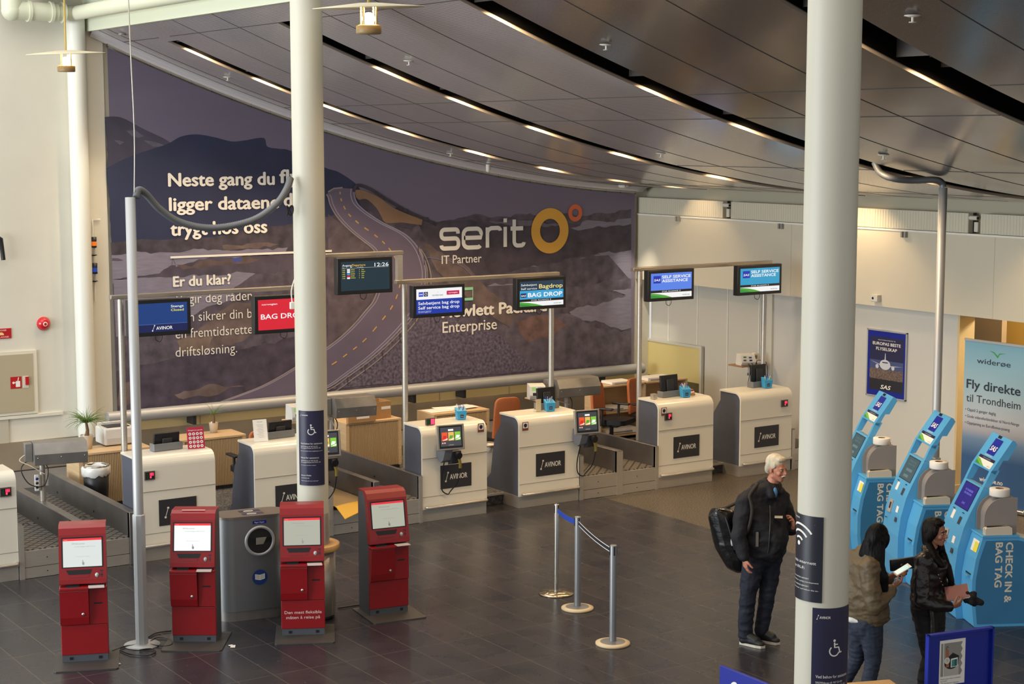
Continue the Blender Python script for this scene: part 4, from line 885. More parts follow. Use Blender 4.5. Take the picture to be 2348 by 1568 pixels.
# acoustic panels along top of side wall
pan = mat('ribbed_white_panel', 'D2CCB8', .55)
def wr(px, py, x=WX): return PX(px, py, x)
yy = [wr(1455, 470).y, wr(1655, 480).y, wr(1674, 480).y, wr(1905, 490).y, wr(1912, 490).y, wr(2218, 510).y, wr(2246, 515).y, 12.4]
for i, nm in enumerate(('nearest the mural', 'just left of the right column', 'just right of the right column', 'at the right edge of the photo')):
    a, b = sorted((min(yy[2*i], YM-.03), yy[2*i+1])); t = thing('heating_panel', 'long ribbed white panel high on the side wall, %s' % nm, 'panel', (WX, a, 3.53), group='ribbed panels on the side wall')
    m = MB(); L_ = b-a; m.b2((.02, 0, 0), (.16, L_, .26), pan); n = int(L_/.05)
    m.build('body', t); m = MB()
    for k in range(n): m.b2((.017, k*L_/n+.012, .005), (.021, k*L_/n+.034, .255), pan)
    tag(m.build('ribbed_front', t), kind='stuff')
    m = MB(); m.b2((.11, -.006, 0), (.17, 0, .265), dark); m.build('end_cap', t)
for i in (1, 5):
    y = (yy[i]+yy[i+1])/2; nm = 'left' if i == 1 else 'right'
    t = thing('panel_valve', 'white pipe end and valve in the panel gap %s of the right column' % nm, 'valve', (WX, y, 3.53))
    m = MB(); m.cyl((.05, .1, .2), (.05, -.03, .2), .03, white_paint); m.cyl((.05, -.03, .2), (.05, -.034, .2), .018, black); m.build('pipe_end', t)
    m = MB(); m.b2((.0, -.075, .02), (.05, -.01, .15), white_paint, bev=.005); m.build('valve_box', t)
for px, py, nm in ((1557, 500, 'above the left assistance screen'), (1793, 517, 'left of the right column'), (2076, 536, 'left of the right cable post')):
    a = wr(px, py); t = thing('wall_bracket', 'small grey double bracket on the bulkhead edge, %s' % nm, 'bracket', (WX, a.y, a.z))
    for dy in (-.03, .03):
        m = MB(); m.b2((-.05, dy-.015, -.05), (0, dy+.015, .03), mat('bracket_grey', '9A978E', .5), bev=.003); m.build('clip', t)
a = wr(2013, 683); t = thing('wall_sensor', 'small white box sensor on the bulkhead right of the right column', 'sensor', (WX, a.y, a.z)); m = MB(); m.box((-.04, 0, 0), (.08, .13, .10), white_paint, bev=.008); m.build('housing', t); m = MB(); m.cyl((-.081, .02, 0), (-.084, .02, 0), .018, black); m.build('lens', t)
# red beacon behind the left assistance screen
a = wr(1480, 660, WX+.3); m = MB(); m.lathe([(0, .06), (.05, .055), (.08, .02), (.085, 0)], rm, Matrix.Translation((WX+.335, a.y, a.z)) @ Matrix.Rotation(-math.pi/2, 4, 'Y'), 24); tag(m.build('alarm_beacon'), 'round red alarm beacon on the bay wall, behind the left assistance screen', 'alarm')
# yellow-lit belt hatch in bay
ya, yb = PX(1480, 790, WX+.28).y, PX(1605, 800, WX+.28).y; z1 = PX(1540, 789, WX+.28).z; z0 = .32; zm = PX(1540, 868, WX+.28).z
t = thing('belt_hatch', 'pale yellow belt tunnel hatch with dark skirt in the corner behind the right desks', 'hatch', (WX+.28, yb, 0))
m = MB(); m.b2((0, 0, zm), (.04, ya-yb, z1), mat('hatch_yellow', 'D3C284', .5)); m.build('panel', t)
m = MB(); m.b2((.01, 0, z0), (.04, ya-yb, zm), mat('hatch_olive', '5E5738', .6)); m.build('skirt', t)
m = MB(); m.b2((-.01, -.05, z0), (.04, 0, z1+.04), bay); m.build('jamb', t); m = MB(); m.b2((-.01, 0, z1), (.04, ya-yb, z1+.04), bay); m.build('header', t)
# SAS poster
YZ = lambda o: frame(o, (0, -1, 0), (0, 0, 1))       # panel facing -X, read from the hall
pxx = WX+.085; a, b = PX(1990, 752, pxx), PX(2081, 765, pxx); zb = PX(1988, 905, pxx).z; y0 = a.y; w = a.y-b.y; h = a.z-zb
t = thing('airline_poster', 'framed dark blue poster with airliner on the side wall, reading EUROPAS BESTE FLYSELSKAP', 'poster', (pxx, y0, zb))
m = MB()
for c_, d_ in (((w/2, .01), (w, .02)), ((w/2, h-.01), (w, .02)), ((.01, h/2), (.02, h)), ((w-.01, h/2), (.02, h))): m.box((c_[0], c_[1], .0), (d_[0], d_[1], .03), alu, YZ((0, 0, 0)), bev=.003)
m.build('frame', t)
m = MB(); Q = YZ((0, 0, 0)); m.rect(.015, .015, w-.015, h-.015, royal, Q, z=.004); m.rect(.06, .10, w-.06, h-.10, mat('poster_night', '23244A', .5), Q, z=.005); m.rect(.06, h*.38, w-.06, h*.55, mat('poster_dusk', '43507E', .5), Q, z=.0055)
m.rect(.06, .10, w-.06, h*.30, mat('poster_tarmac', '25242C', .5), Q, z=.006)
m.poly([(.06+i*(w-.12)/24, h*(.41+.03*((i*7) % 5)/5)) for i in range(25)]+[(w-.06, h*.27), (.06, h*.27)], mat('poster_crowd', '6B5A52', .6, noise=(90, .8)), Q, z=.0065)
wh = mat('poster_plane', 'C9CCD4', .5); m.disc(w*.47, h*.49, w*.135, wh, Q, z=.0075, ry=h*.075); m.poly([(w*.455, h*.56), (w*.485, h*.56), (w*.478, h*.66), (w*.465, h*.66)], wh, Q, z=.0072); m.poly([(.07, h*.535), (w*.4, h*.48), (w*.4, h*.465)], wh, Q, z=.007); m.poly([(w-.07, h*.49), (w*.55, h*.48), (w*.55, h*.465)], wh, Q, z=.007); m.rect(w*.40, h*.515, w*.54, h*.53, navy, Q, z=.008)
for e_ in (.27, .67): m.disc(w*e_, h*.455, w*.04, wh, Q, z=.0078)

m.build('print', t)
m = MB(); m.text('VELKOMMEN OMBORD TIL', w*.5, h*.845, h*.014, white_ink, Q, z=.009, w=w*.45, al='C'); m.text('EUROPAS BESTE', w*.5, h*.775, h*.045, white_ink, Q, z=.009, w=w*.70, al='C', bold=.025); m.text('FLYSELSKAP', w*.5, h*.70, h*.045, white_ink, Q, z=.009, w=w*.52, al='C', bold=.025); m.text('SAS', w*.5, h*.13, h*.06, white_ink, Q, z=.009, w=w*.26, al='C', bold=.04, shear=.25); m.build('lettering', t)
# roll-up banner
pxx = 17.2; a = PX(2213, 779, pxx); c = PX(2400, 805, pxx); zb = .07; w = a.y-PX(2362, 800, pxx).y; y0 = a.y; h = a.z-zb
def grad_mat():
    m = bpy.data.materials.new('banner_sky_print'); m.use_nodes = True; n = m.node_tree; b = n.nodes['Principled BSDF']; b.inputs['Roughness'].default_value = .5
    tc = n.nodes.new('ShaderNodeTexCoord'); sp = n.nodes.new('ShaderNodeSeparateXYZ'); n.links.new(tc.outputs['Object'], sp.inputs[0])
    mr = n.nodes.new('ShaderNodeMapRange'); mr.inputs[1].default_value = 0; mr.inputs[2].default_value = h; n.links.new(sp.outputs[2], mr.inputs[0])
    cr = n.nodes.new('ShaderNodeValToRGB'); e = cr.color_ramp.elements; e[0].position = 0; e[0].color = rgb('365E8E'); e[1].position = 1; e[1].color = rgb('7FAEC2')
    for p_, c_ in ((.30, '2F5684'), (.42, '6B87A6'), (.48, 'A8A9B0'), (.55, 'B9BEC6'), (.75, '9DBBC8')): q = e.new(p_); q.color = rgb(c_)
    n.links.new(mr.outputs[0], cr.inputs[0]); n.links.new(cr.outputs[0], b.inputs['Base Color']); return m
t = thing('rollup_banner', 'tall blue roll-up banner reading Fly direkte til Trondheim at the right edge', 'banner', (pxx, y0, 0))
Q = YZ((0, 0, zb)); m = MB(); m.box((w/2, h/2, -.002), (w, h, .004), grad_mat(), Q); m.build('fabric', t)
m = MB(); m.box((w/2, h+.01, 0), (w, .03, .025), alu, Q); m.build('top_rail', t); m = MB(); m.box((w/2, -.035, -.02), (w+.04, .066, .11), chrome, Q, bev=.02); m.build('base_cassette', t)
for e_ in (.18, w-.18): MB().box((e_, -.062, .05), (.04, .012, .32), alu, Q).build('foot', t)
ink = mat('banner_ink', '26303C', .5); m = MB(); zz = .003
m.text('widerøe', w*.20, h*.865, h*.035, ink, Q, z=zz, w=w*.52, bold=.006); m.text('Fly direkte', w*.05, h*.70, h*.058, ink, Q, z=zz, w=w*.83, bold=.02); m.text('til Trondheim', w*.05, h*.615, h*.05, ink, Q, z=zz, w=w*.84)
for i, s_ in enumerate(('• Opptil 2 ganger daglig', '• Gode videreforbindelser til Nord-Norge', '• Opptjening av EuroBonus-poeng')): m.text(s_, w*.04, h*(.555-.042*i), h*.019, ink, Q, z=zz, w=w*(.48, .84, .70)[i])
m.text('widerøe.no', w*.30, h*.125, h*.030, white_ink, Q, z=zz, w=w*.36, bold=.02); m.build('lettering', t)
m = MB(); gm = mat('wing_green', '3F9A4B', .5); widerwing(m, w*.52, h*.925, w*.13, Q, zz, gm); m.build('wing_logo', t)
# ================================================================ RED KIOSKS, BIN, BARRIERS
glow = mat('kiosk_screen_white', 'E9F0EC', .2, emit=.60); glow_dim = mat('kiosk_screen_dim', 'D6D6C4', .2, emit=.44); glow_hot = mat('kiosk_screen_hot', 'F7FBFA', .2, emit=.72)
for g_ in (glow, glow_dim, glow_hot): g_.node_tree.nodes['Principled BSDF'].inputs['Base Color'].default_value = (.02, .02, .02, 1)
pale_ink = mat('screen_grey_ink', 'A9AEAC', .4); YZX = Matrix(((0, 0, 1, 0), (1, 0, 0, 0), (0, 1, 0, 0), (0, 0, 0, 1)))   # profile (y,z) extruded along x
def red_kiosk(x, y, rz, label, scr, extra=False):
    t = thing('check_in_kiosk', label, 'kiosk', (x, y, 0), rz, 'red self-service kiosks'); w = .21
    m = MB(); m.prism([(.02, .012), (.02, .70), (.055, .75), (.115, 1.19), (.165, 1.25), (.30, 1.245), (.32, 1.15), (.32, .012)], grey_m, YZX, -w+.004, w-.004); m.build('carcass', t, .004)
    m = MB(); pts = [(-.16, -.05), (.16, -.05), (.16, .10), (-.16, .10)]
    m.prism([(-.27, -.25), (-.25, -.27), (.28, -.27), (.30, -.25), (.30, .35), (-.27, .35)], plate_m, z0=.001, z1=.012); m.build('floor_plate', t)
    m = MB(); m.b2((-w+.006, .008, .012), (w-.006, .03, .075), grey_m); b_ = m.build('plinth', t)
    for dx in (-.14, .12): MB().b2((dx, .004, .03), (dx+.03, .012, .055), black).build('bracket_hole', b_)
    m = MB(); m.b2((-w, .0, .075), (w, .03, .356), red); m.build('lower_panel', t, .006)
    m = MB(); m.prism([(-.028, .362), (-.05, .44), (-.062, .60), (-.07, .70), (.03, .70), (.03, .362)], red, YZX, -w, .045); d_ = m.build('service_door', t, .012)
    m = MB(); m.lathe([(0, -.0), (.014, 0), (.014, -.008), (0, -.008)], chrome, Matrix.Translation((-.005, -.052, .47)) @ Matrix.Rotation(-math.pi/2, 4, 'X') , 14); m.build('lock', d_)
    m = MB(); m.b2((.047, -.012, .362), (w, .03, .70), red); m.b2((.09, -.0135, .55), (.165, -.011, .565), black); m.build('side_panel', t, .005)
    m = MB(); m.b2((-w, -.085, .70), (.05, .03, .728), red); m.b2((.05, -.05, .70), (w, .03, .722), red); m.build('shelf', t, .006)
    m = MB(); m.b2((-.15, -.078, .7285), (-.035, -.01, .7305), dark); m.b2((-.15, -.012, .7285), (-.035, .0, .76), black); m.build('document_tray', t)
    m = MB(); m.prism([(.05, -.11), (.19, -.11), (.185, -.03), (.045, -.03)], mat('frosted_plastic', 'D9CFCB', .3), T(0, 0, 0), .723, .731); m.build('paper_tray', t)
    m = MB(); m.prism([(-.035, .745), (-.03, .79), (.045, 1.19), (.072, 1.245), (.12, 1.27), (.30, 1.266), (.30, 1.25), (.165, 1.252), (.115, 1.19), (.055, .745)], red, YZX, -w, w); h_ = m.build('head', t, .016); h_.modifiers['bevel'].segments = 3
    F = frame((0, -.03, .79), (1, 0, 0), (0, .075, .40))
    m = MB(); m.rect(-.185, .105, .185, .385, black, F, z=.001); m.rect(-.172, .115, .172, .372, scr, F, z=.002); m.rect(-.172, .352, .172, .372, mat('screen_bar_red', 'D22A34', .3, emit=.5), F, z=.0025)
    m.text('Welcome', -.095, .318, .016, pale_ink, F, z=.0028, w=.115); m.text('to Norwegian self service', -.07, .294, .009, pale_ink, F, z=.0028, w=.185); m.text('Touch screen to start', -.06, .205, .006, pale_ink, F, z=.0028, w=.125)
    m.poly([(.0, .13), (.014, .13), (.017, .15), (.010, .158), (.006, .156), (.005, .176), (.0, .176), (-.002, .152), (-.006, .148)], pale_ink, F, z=.0028); m.text('norwegian', -.16, .359, .005, white_ink, F, z=.003); m.build('touch_screen', h_)
    m = MB(); m.poly([(-.15, .088), (.085, .088), (.065, .045), (-.125, .045)], black, F, z=.001); m.rect(-.12, .02, .05, .04, red, F, z=.006); m.build('boarding_pass_slot', h_)
    m = MB(); m.ball((.125, .035, .004), (.018, .022, .014), alu, F, 12); m.build('card_reader', h_); m = MB(); m.ribbon([(.155, .035), (.18, .035)], .006, dark, F, z=.0015); m.ribbon([(.168, .01), (.168, .065)], .006, dark, F, z=.0015); m.rect(.15, .068, .18, .078, navy, F, z=.001); m.build('reader_marks', h_)
    m = MB(); m.rect(-.11, 0, .11, .014, mat('top_label', 'E7B9B4', .4), frame((0, .10, 1.264), (1, 0, 0), (0, 1, .3)), z=.004); 
    if scr is glow_hot: m.build('top_label', h_)
    else: m.bm.free()
    if extra:
        m = MB(); Q = XZ((0, -.0012, 0)); pk = mat('pale_pink_ink', 'E9CFCB', .5); m.text('Den mest fleksible', 0, .225, .030, pk, Q, w=.355, al='C', bold=.004); m.text('måten å reise på', 0, .175, .030, pk, Q, w=.325, al='C', bold=.004); m.build('slogan', t)
    return t
R = math.radians
red_kiosk(5.125, 14.905, R(-21.5), 'red self-service kiosk standing leftmost, left of the tall cable post', glow)
red_kiosk(6.20, 14.92, R(-33), 'red self-service kiosk with the brightest screen, between cable post and litter bin', glow_hot)
red_kiosk(7.17, 14.555, R(-27), 'red self-service kiosk in front of the left column, lettered Den mest fleksible', glow_dim, True)
red_kiosk(8.23, 14.75, R(-8), 'red self-service kiosk standing rightmost, alone right of the left column', glow_dim)
# litter bin
t = thing('litter_bin', 'tall silver oval litter bin with round paper opening between two red kiosks', 'bin', (7.06, 15.50, 0), R(-9))
def stadium(hl, r, n=30): return [(hl+r*math.cos(a), r*math.sin(a)) for a in [-math.pi/2+math.pi*i/n for i in range(n+1)]]+[(-hl-r*math.cos(a), -r*math.sin(a)) for a in [-math.pi/2+math.pi*i/n for i in range(n+1)]]
bin_m = mat('bin_silver', '8A8B8D', .42, .75)
m = MB(); m.prism(stadium(.20, .17), bin_m, z0=.10, z1=1.035, smooth=True); b_ = m.build('body', t); b_.modifiers.new('edge', 'EDGE_SPLIT').split_angle = .6
m = MB(); m.prism(stadium(.20, .155), steel_d, z0=.0, z1=.10, smooth=True); m.build('plinth', t).modifiers.new('edge', 'EDGE_SPLIT').split_angle = .6
m = MB(); m.prism(stadium(.205, .176), mat('bin_lid_bronze', '8B8178', .35, .7), z0=1.035, z1=1.06); l_ = m.build('lid', t, .004)
m = MB(); Q = T(0, 0, 1.0605)
for yy in (-.07, .06): m.rect(-.10, yy-.045, .12, yy+.045, navy, Q); m.disc(.0, yy, .05, white_ink, Q, z=.0005, ry=.025); m.disc(.0, yy, .04, mat('lid_grey', '6B6560', .5), Q, z=.001, ry=.012)
m.build('recycling_stickers', l_)
F = XZ((0, -.171, 0))
m = MB(); m.disc(.05, .80, .165, bin_m, F, z=.001, ri=.13); m.lathe([(.155, .0), (.148, .014), (.13, .012), (.125, .0)], alu, F @ T(.05, .80, .002), 40); m.disc(.05, .80, .128, mat('bin_hole', '1E1D1F', .7), F, z=.003); m.rect(-.07, .78, .17, .83, black, F, z=.004); m.poly([(.01, .765), (.085, .765), (.12, .835), (.01, .835)], steel, F, z=.0055); m.build('paper_opening', t)
m = MB(); m.rect(-.02, .975, .12, 1.005, royal, F, z=.002); m.text('Papir Paper', .05, .983, .014, white_ink, F, z=.003, w=.10, al='C'); m.build('paper_label', t)
m = MB(); m.disc(.045, .43, .078, mat('sticker_blue', '163A7E', .5), F, z=.002); 
for s_ in (1, -1): m.poly([(.045, .40), (.045+s_*.05, .412), (.045+s_*.05, .465), (.045, .455)], white_ink, F, z=.003)
for k in range(4): m.ribbon([(.003, .423+k*.011), (.04, .414+k*.011)], .002, navy, F, z=.0035); m.ribbon([(.05, .414+k*.011), (.087, .423+k*.011)], .002, navy, F, z=.0035)
m.build('book_sticker', t)
# barriers
def stanchion(x, y, label, polished, ang):
    t = thing('barrier_post', label, 'barrier post', (x, y, 0), ang, 'retractable belt barrier posts'); r = .026 if polished else .034; pm = chrome if polished else mat('post_grey', '85878B', .4, .5)
    m = MB(); m.lathe([(r, .02), (r, .955), (r*.9, .965), (0, .966)], pm, seg=24); m.build('post', t)
    m = MB()
    if polished: m.lathe([(0, .002), (.185, .002), (.185, .010), (.05, .028), (0, .03)], mat('polished_base', 'B7A890', .2, .95), seg=40)
    else: m.lathe([(0, .002), (.165, .002), (.165, .02), (.12, .028)], mat('cream_base_ring', 'CBB694', .45), seg=40); m.lathe([(.12, .028), (.05, .035), (0, .036)], pm, seg=40)
    m.build('base', t)
    for a in range(4):
        q = Matrix.Rotation(a*math.pi/2, 4, 'Z'); MB().b2((r-.004, -.006, .87), (r+.003, .006, .955), black, q).build('belt_clip', t)
    return t
P1, P2, P3 = (10.10, 14.49), (9.94, 13.88), (9.51, 12.70)
s1 = stanchion(*P1, 'slim polished barrier post farthest back, holding one end of the blue belt', True, .2); s2 = stanchion(*P2, 'middle grey barrier post where blue and black belts meet', False, 1.3); s3 = stanchion(*P3, 'nearest grey barrier post, holding one end of the black belt', False, 1.2)
def barrier_belt(a, b, label, c, edge=None):
    A, B = Vector((*a, .90)), Vector((*b, .90)); d = (B-A).normalized(); A += d*.04; B -= d*.04; n = Vector((-d.y, d.x, 0)); L = (B-A).length
    m = MB(); vs = []; k = 12
    for i in range(k+1):
        u = i/k; p = A.lerp(B, u); sag = -.02*4*u*(1-u)
        for s_ in (-.001, .001):
            for z in (-.026, .026): vs.append(p+n*s_+Vector((0, 0, z+sag)))
    fs = []
    for i in range(k):
        o, q = 4*i, 4*i+4; fs += [(o, q, q+1, o+1), (o+2, o+3, q+3, q+2), (o+1, q+1, q+3, o+3), (o, o+2, q+2, q)]
    m.add(vs, fs, c)
    if edge:
        for z0, z1 in ((-.024, -.017), (.017, .024)):
            vs = []
            for i in range(k+1):
                u = i/k; p = A.lerp(B, u); sag = -.02*4*u*(1-u)
                for s_ in (-.0018, .0018):
                    for z in (z0, z1): vs.append(p+n*s_+Vector((0, 0, z+sag)))
            m.add(vs, fs, edge)
    tag(m.build('barrier_belt'), label, 'belt')
barrier_belt(P1, P2, 'short blue barrier belt between the two rear posts', mat('belt_blue', '1F47B4', .6)); barrier_belt(P2, P3, 'black barrier belt with white edges between the two nearer posts', mat('belt_black', '1E2230', .6), white_ink)
# cables and paper scraps on the floor
def floor_cable(pts, label, r=.008):
    m = MB(); m.tube([G(x, y, .012 if len(q) == 0 else q[0]) for x, y, *q in pts], r, black, seg=6, cr=6); tag(m.build('floor_cable'), label, 'cable', 'black cables at the foot of the left cable post')
floor_cable([(258, 1492), (285, 1482), (310, 1478), (330, 1468), (335, 1440, .1), (332, 1425, .2)], 'black cable from the leftmost kiosk up the cable post')
floor_cable([(338, 1462), (355, 1452), (375, 1448), (393, 1446)], 'black cable from the cable post to the second kiosk')
floor_cable([(345, 1470), (360, 1462), (385, 1464), (395, 1475), (380, 1481), (350, 1478), (338, 1472)], 'black cable loop right of the cable post', .006)
floor_cable([(275, 1490), (300, 1500), (340, 1502), (357, 1494), (345, 1487), (320, 1490)], 'black cable loop in front of the cable post base', .006)
m = MB(); m.tube([G(x, y, .012) for x, y in ((775, 1394), (795, 1391), (815, 1388), (830, 1386))], .008, black, seg=6, cr=4); tag(m.build('floor_cable'), 'short black cable running to the rightmost red kiosk', 'cable')
for px, py, a, nm in ((266, 1524, .3, 'beside the leftmost kiosk plate'), (534, 1483, 1.1, 'in front of the litter bin')):
    p = G(px, py); m = MB(); m.box((0, 0, .004), (.075, .045, .003), paper, T(p.x, p.y, .002, a)); m.box((.03, .01, .008), (.03, .04, .002), paper, T(p.x, p.y, .002, a+.4)); tag(m.build('paper_scrap'), 'crumpled white paper scrap on the dark tiles, '+nm, 'paper')

# ================================================================ BLUE KIOSKS
XZY = Matrix(((1, 0, 0, 0), (0, 0, -1, 0), (0, 1, 0, 0), (0, 0, 0, 1)))   # profile (x,z), depth -> -y
sas_blue = mat('sas_blue_print', '18249A', .4); yel_l = mat('yellow_label', 'E9DF4A', .5)
def blue_kiosk(x, y, label, scr, rz=R(-28), ylabel=True):
    t = thing('bag_tag_kiosk', label, 'kiosk', (x, y, 0), rz, 'blue check-in and bag tag kiosks')
    def pr(pts, y0, y1, mt_, nm, bev=.006, par=None): m = MB(); m.prism(pts, mt_, XZY, -y1, -y0); return m.build(nm, par or t, bev)
    side = [(.0, .0), (-.03, .25), (-.03, .48), (.0, .68), (.065, .90), (.42, .90), (.86, .78), (.86, .0)]
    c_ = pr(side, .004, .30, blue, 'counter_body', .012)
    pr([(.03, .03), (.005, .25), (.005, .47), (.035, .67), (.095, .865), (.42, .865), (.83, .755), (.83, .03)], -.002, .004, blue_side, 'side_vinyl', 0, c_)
    m = MB(); F = frame((0, -.0025, 0), (0, 0, -1), (1, 0, 0)); cb = mat('cream_block_letters', 'D9D3C2', .5)
    m.text('CHECK IN &', -.845, .30, .072, cb, F, w=.60, bold=.035); m.text('BAG TAG', -.845, .195, .072, cb, F, w=.445, bold=.035); m.build('side_lettering', c_)
    pr([(.055, .90), (.43, .90), (.43, .918), (.06, .918)], -.008, .305, blue, 'counter_top', .004)
    FC = frame((-.001, .30, .68), (0, -1, 0), (.065, 0, .22)); FD = frame((-.031, .30, .48), (0, -1, 0), (.03, 0, .20))
    if ylabel:
        m = MB(); m.rect(.10, .06, .26, .18, paper, FC, z=.003); m.rect(.16, .06, .26, .16, yel_l, FC, z=.0035); m.build('yellow_label', c_)
    m = MB(); m.box((.17, .02, .012), (.12, .012, .03), blue, FD); m.rect(.10, .03, .24, .045, black, FD, z=.003); m.build('receipt_slot', c_)
    # tall leaning column
    y0, y1 = .305, .835; W_k = y1-y0
    p_ = pr([(-.07, .0), (-.10, .25), (-.10, .5), (-.075, .72), (-.02, .93), (.035, 1.06), (.17, 1.335), (.27, 1.30), (.34, 1.05), (.40, .7), (.42, .0)], y0, y1, blue, 'pedestal', .012)
    m = MB(); F = frame((.035, y1, 1.06), (0, -1, 0), (.135, 0, .275))
    m.rect(.075, .015, W_k-.075, .285, black, F, z=.002); m.rect(.085, .022, W_k-.085, .278, scr, F, z=.003)
    if scr is SC_B:
        for s_, v in (('FLY RASKERE', .20), ('ON GROUND', .165)): m.text(s_, W_k*.5, v, .022, mat('screen_violet', '6E72C8', .3, emit=.4), F, z=.0035, w=.20, al='C', bold=.01)
        m.text('SAS', W_k*.5, .06, .025, mat('screen_violet', '6E72C8', .3, emit=.4), F, z=.0035, w=.08, al='C', shear=.2)
    else:
        gi = mat('screen_faint', '56707A', .3, emit=.25); m.text('CHECK IN', W_k*.5, .225, .022, gi, F, z=.0035, w=.20, al='C', bold=.01); m.text('& BAG TAG', W_k*.5, .19, .022, gi, F, z=.0035, w=.20, al='C', bold=.01); m.rect(W_k*.33, .12, W_k*.67, .15, gi, F, z=.0035); m.rect(W_k*.33, .05, W_k*.6, .08, gi, F, z=.0035)
    m.build('touch_screen', p_)
    F = frame((-.075, y1, .72), (0, -1, 0), (.055, 0, .21)); FU = frame((-.02, y1, .93), (0, -1, 0), (.055, 0, .13))
    m = MB(); m.box((.15, .05, .006), (.10, .14, .012), mat('pin_pad', 'A9A39C', .4), F); m.rect(.125, .02, .175, .09, navy, F, z=.0125); m.build('pin_pad', p_)
    m = MB(); m.rect(.12, .02, .19, .11, paper, FU, z=.002); m.rect(.33, .0, .40, .08, mat('reader_dark', '39404A', .4), FU, z=.002); m.rect(.33, .02, .40, .09, paper, F, z=.002); m.rect(.36, -.08, .42, -.03, mat('reader_dark', '39404A', .4), F, z=.002); m.build('reader_labels', p_)
    for q_, u, v in ((FU, .12, .125), (FU, .38, .125), (F, .10, -.09)): m = MB(); m.box((u, v, .004), (.04, .008, .008), black, q_); m.build('card_slot', p_)
    for ya, yb in ((y0, y0+.05), (y1-.05, y1)): pr([(.165, 1.325), (.235, 1.33), (.33, 1.50), (.245, 1.50)], ya, yb, blue, 'arm', .004)
    h_ = pr([(.238, 1.485), (.45, 1.80), (.478, 1.79), (.50, 1.755), (.41, 1.60), (.36, 1.60), (.285, 1.46)], y0, y1, blue, 'header', .008)
    F = frame((.238, y1, 1.485), (0, -1, 0), (.212, 0, .315)); m = MB()
    m.rect(.165, .155, .365, .335, sas_blue, F, z=.002); m.text('SAS', .265, .20, .055, white_ink, F, z=.003, w=.155, al='C', bold=.04, shear=.25); m.text('SCANDINAVIAN', .25, .135, .013, white_ink, F, z=.002, w=.18, al='C', bold=.01); m.rect(.06, .09, W_k-.06, .122, navy, F, z=.002); m.text('STAR ALLIANCE', W_k/2, .099, .013, mat('strip_pale', 'B9B8C4', .5), F, z=.003, w=.20, al='C')
    m.rect(.06, .02, W_k-.06, .09, white_ink, F, z=.002); m.poly([(.06, .02), (.30, .02), (.22, .045), (.14, .075), (.06, .088)], mat('leaf_green', '6FB04A', .5), F, z=.0025); m.poly([(.06, .02), (.2, .02), (.12, .045), (.06, .06)], mat('leaf_green_dark', '3E8F3E', .5), F, z=.003); m.text('widerøe', W_k-.17, .032, .012, mat('faint_grey', '7A8288', .5), F, z=.003, w=.09); m.build('header_graphics', h_)
    m = MB(); m.rect(.19, .345, .28, .375, black, F, z=.002); m.build('camera_window', h_)
    return t
SC_A = mat('kiosk_teal_screen', '3A4F58', .15, emit=.35); SC_B = mat('kiosk_violet_screen', '23206E', .15, emit=.5)
BK = [G(2233, 1438)+Vector(o) for o in ((1.11, 2.69, 0), (.56, 1.31, 0), (0, 0, 0))]
def printer(o, label, l2, rz=R(-28)):
    g = mat('roll_core', '8A6B4A', .6)
    t = thing('bag_tag_printer', label, 'printer', (o.x, o.y, .9192), rz, 'grey bag tag printers on the blue kiosks')
    def arch(x0, x1, h, r): return [(x0, 0), (x0, h-r)]+[(x0+r-r*math.cos(a), h-r+r*math.sin(a)) for a in [math.pi/2*i/8 for i in range(1, 9)]]+[(x1, h), (x1, 0)]
    for ya, yb in ((.075, .085), (.285, .295)): m = MB(); m.prism(arch(.10, .43, .355, .2), grey_box, XZY, -yb, -ya); m.build('side_plate', t)
    m = MB(); m.prism(arch(.14, .425, .34, .18), grey_box, XZY, -.285, -.085); m.build('housing', t)
    m = MB(); C_ = T(.285, .18, .356); m.lathe([(.042, .0), (.095, .0), (.098, .01), (.098, .07), (.095, .075), (.042, .075)], mat('label_roll_white', 'E4E0DA', .6), C_, 36); m.lathe([(.042, .075), (.04, .005), (.0, .005)], g, C_, 28); m.build('label_roll', t)
    t2 = thing('document_scanner', l2, 'scanner', (o.x, o.y, .9192), rz, 'cream document scanners on the blue kiosks')
    m = MB(); m.prism([(.085, 0), (.085, .06), (.10, .072), (.33, .085), (.355, .07), (.36, 0)], cream_pl, XZY, -.066, -.002); m.build('body', t2, .004)
    m = MB(); m.b2((.11, .03, .074), (.33, .034, .088), black); m.b2((.084, .03, .01), (.09, .034, .065), black); m.build('swipe_slot', t2)
for o, nm, nm2, s_ in zip(BK, ('farthest back', 'in the middle', 'nearest the camera'), ('farthest', 'middle', 'nearest'), (SC_A, SC_A, SC_B)):
    blue_kiosk(o.x, o.y, 'blue check-in and bag tag kiosk %s of the row of three' % nm, s_, ylabel=nm2 != 'middle')
    printer(o, 'grey arched bag tag printer with white roll on the %s blue kiosk' % nm2, 'cream swipe scanner on the counter of the %s blue kiosk' % nm2)

# ================================================================ FOREGROUND STANDS
z = 1.55; a, b = G(2125, 1455, z), G(2275, 1435, z); w = (b-a).length; ang = math.atan2(b.y-a.y, b.x-a.x)
t = thing('display_stand', 'royal blue display stand with watch and phone notice, in front of the women', 'stand', (a.x, a.y, 0), ang); Q = XZ((0, 0, 0)); h = .62
m = MB(); m.b2((.0, .0, z-h), (w, .012, z), royal); m.build('back_panel', t)
m = MB(); 
for lo, hi in (((0, -.025, z-h), (.012, .0, z)), ((w-.012, -.025, z-h), (w, 0, z)), ((0, -.025, z-.012), (w, 0, z)), ((0, -.025, z-h), (w, 0, z-h+.012))): m.b2(lo, hi, mat('frame_blue', '16299C', .35))
m.build('frame', t)
m = MB(); m.b2((w/2-.03, .012, .02), (w/2+.03, .04, z-.2), royal); m.build('upright', t); m = MB(); m.b2((.0, -.2, .001), (w, .25, .02), dark); m.build('foot_plate', t)
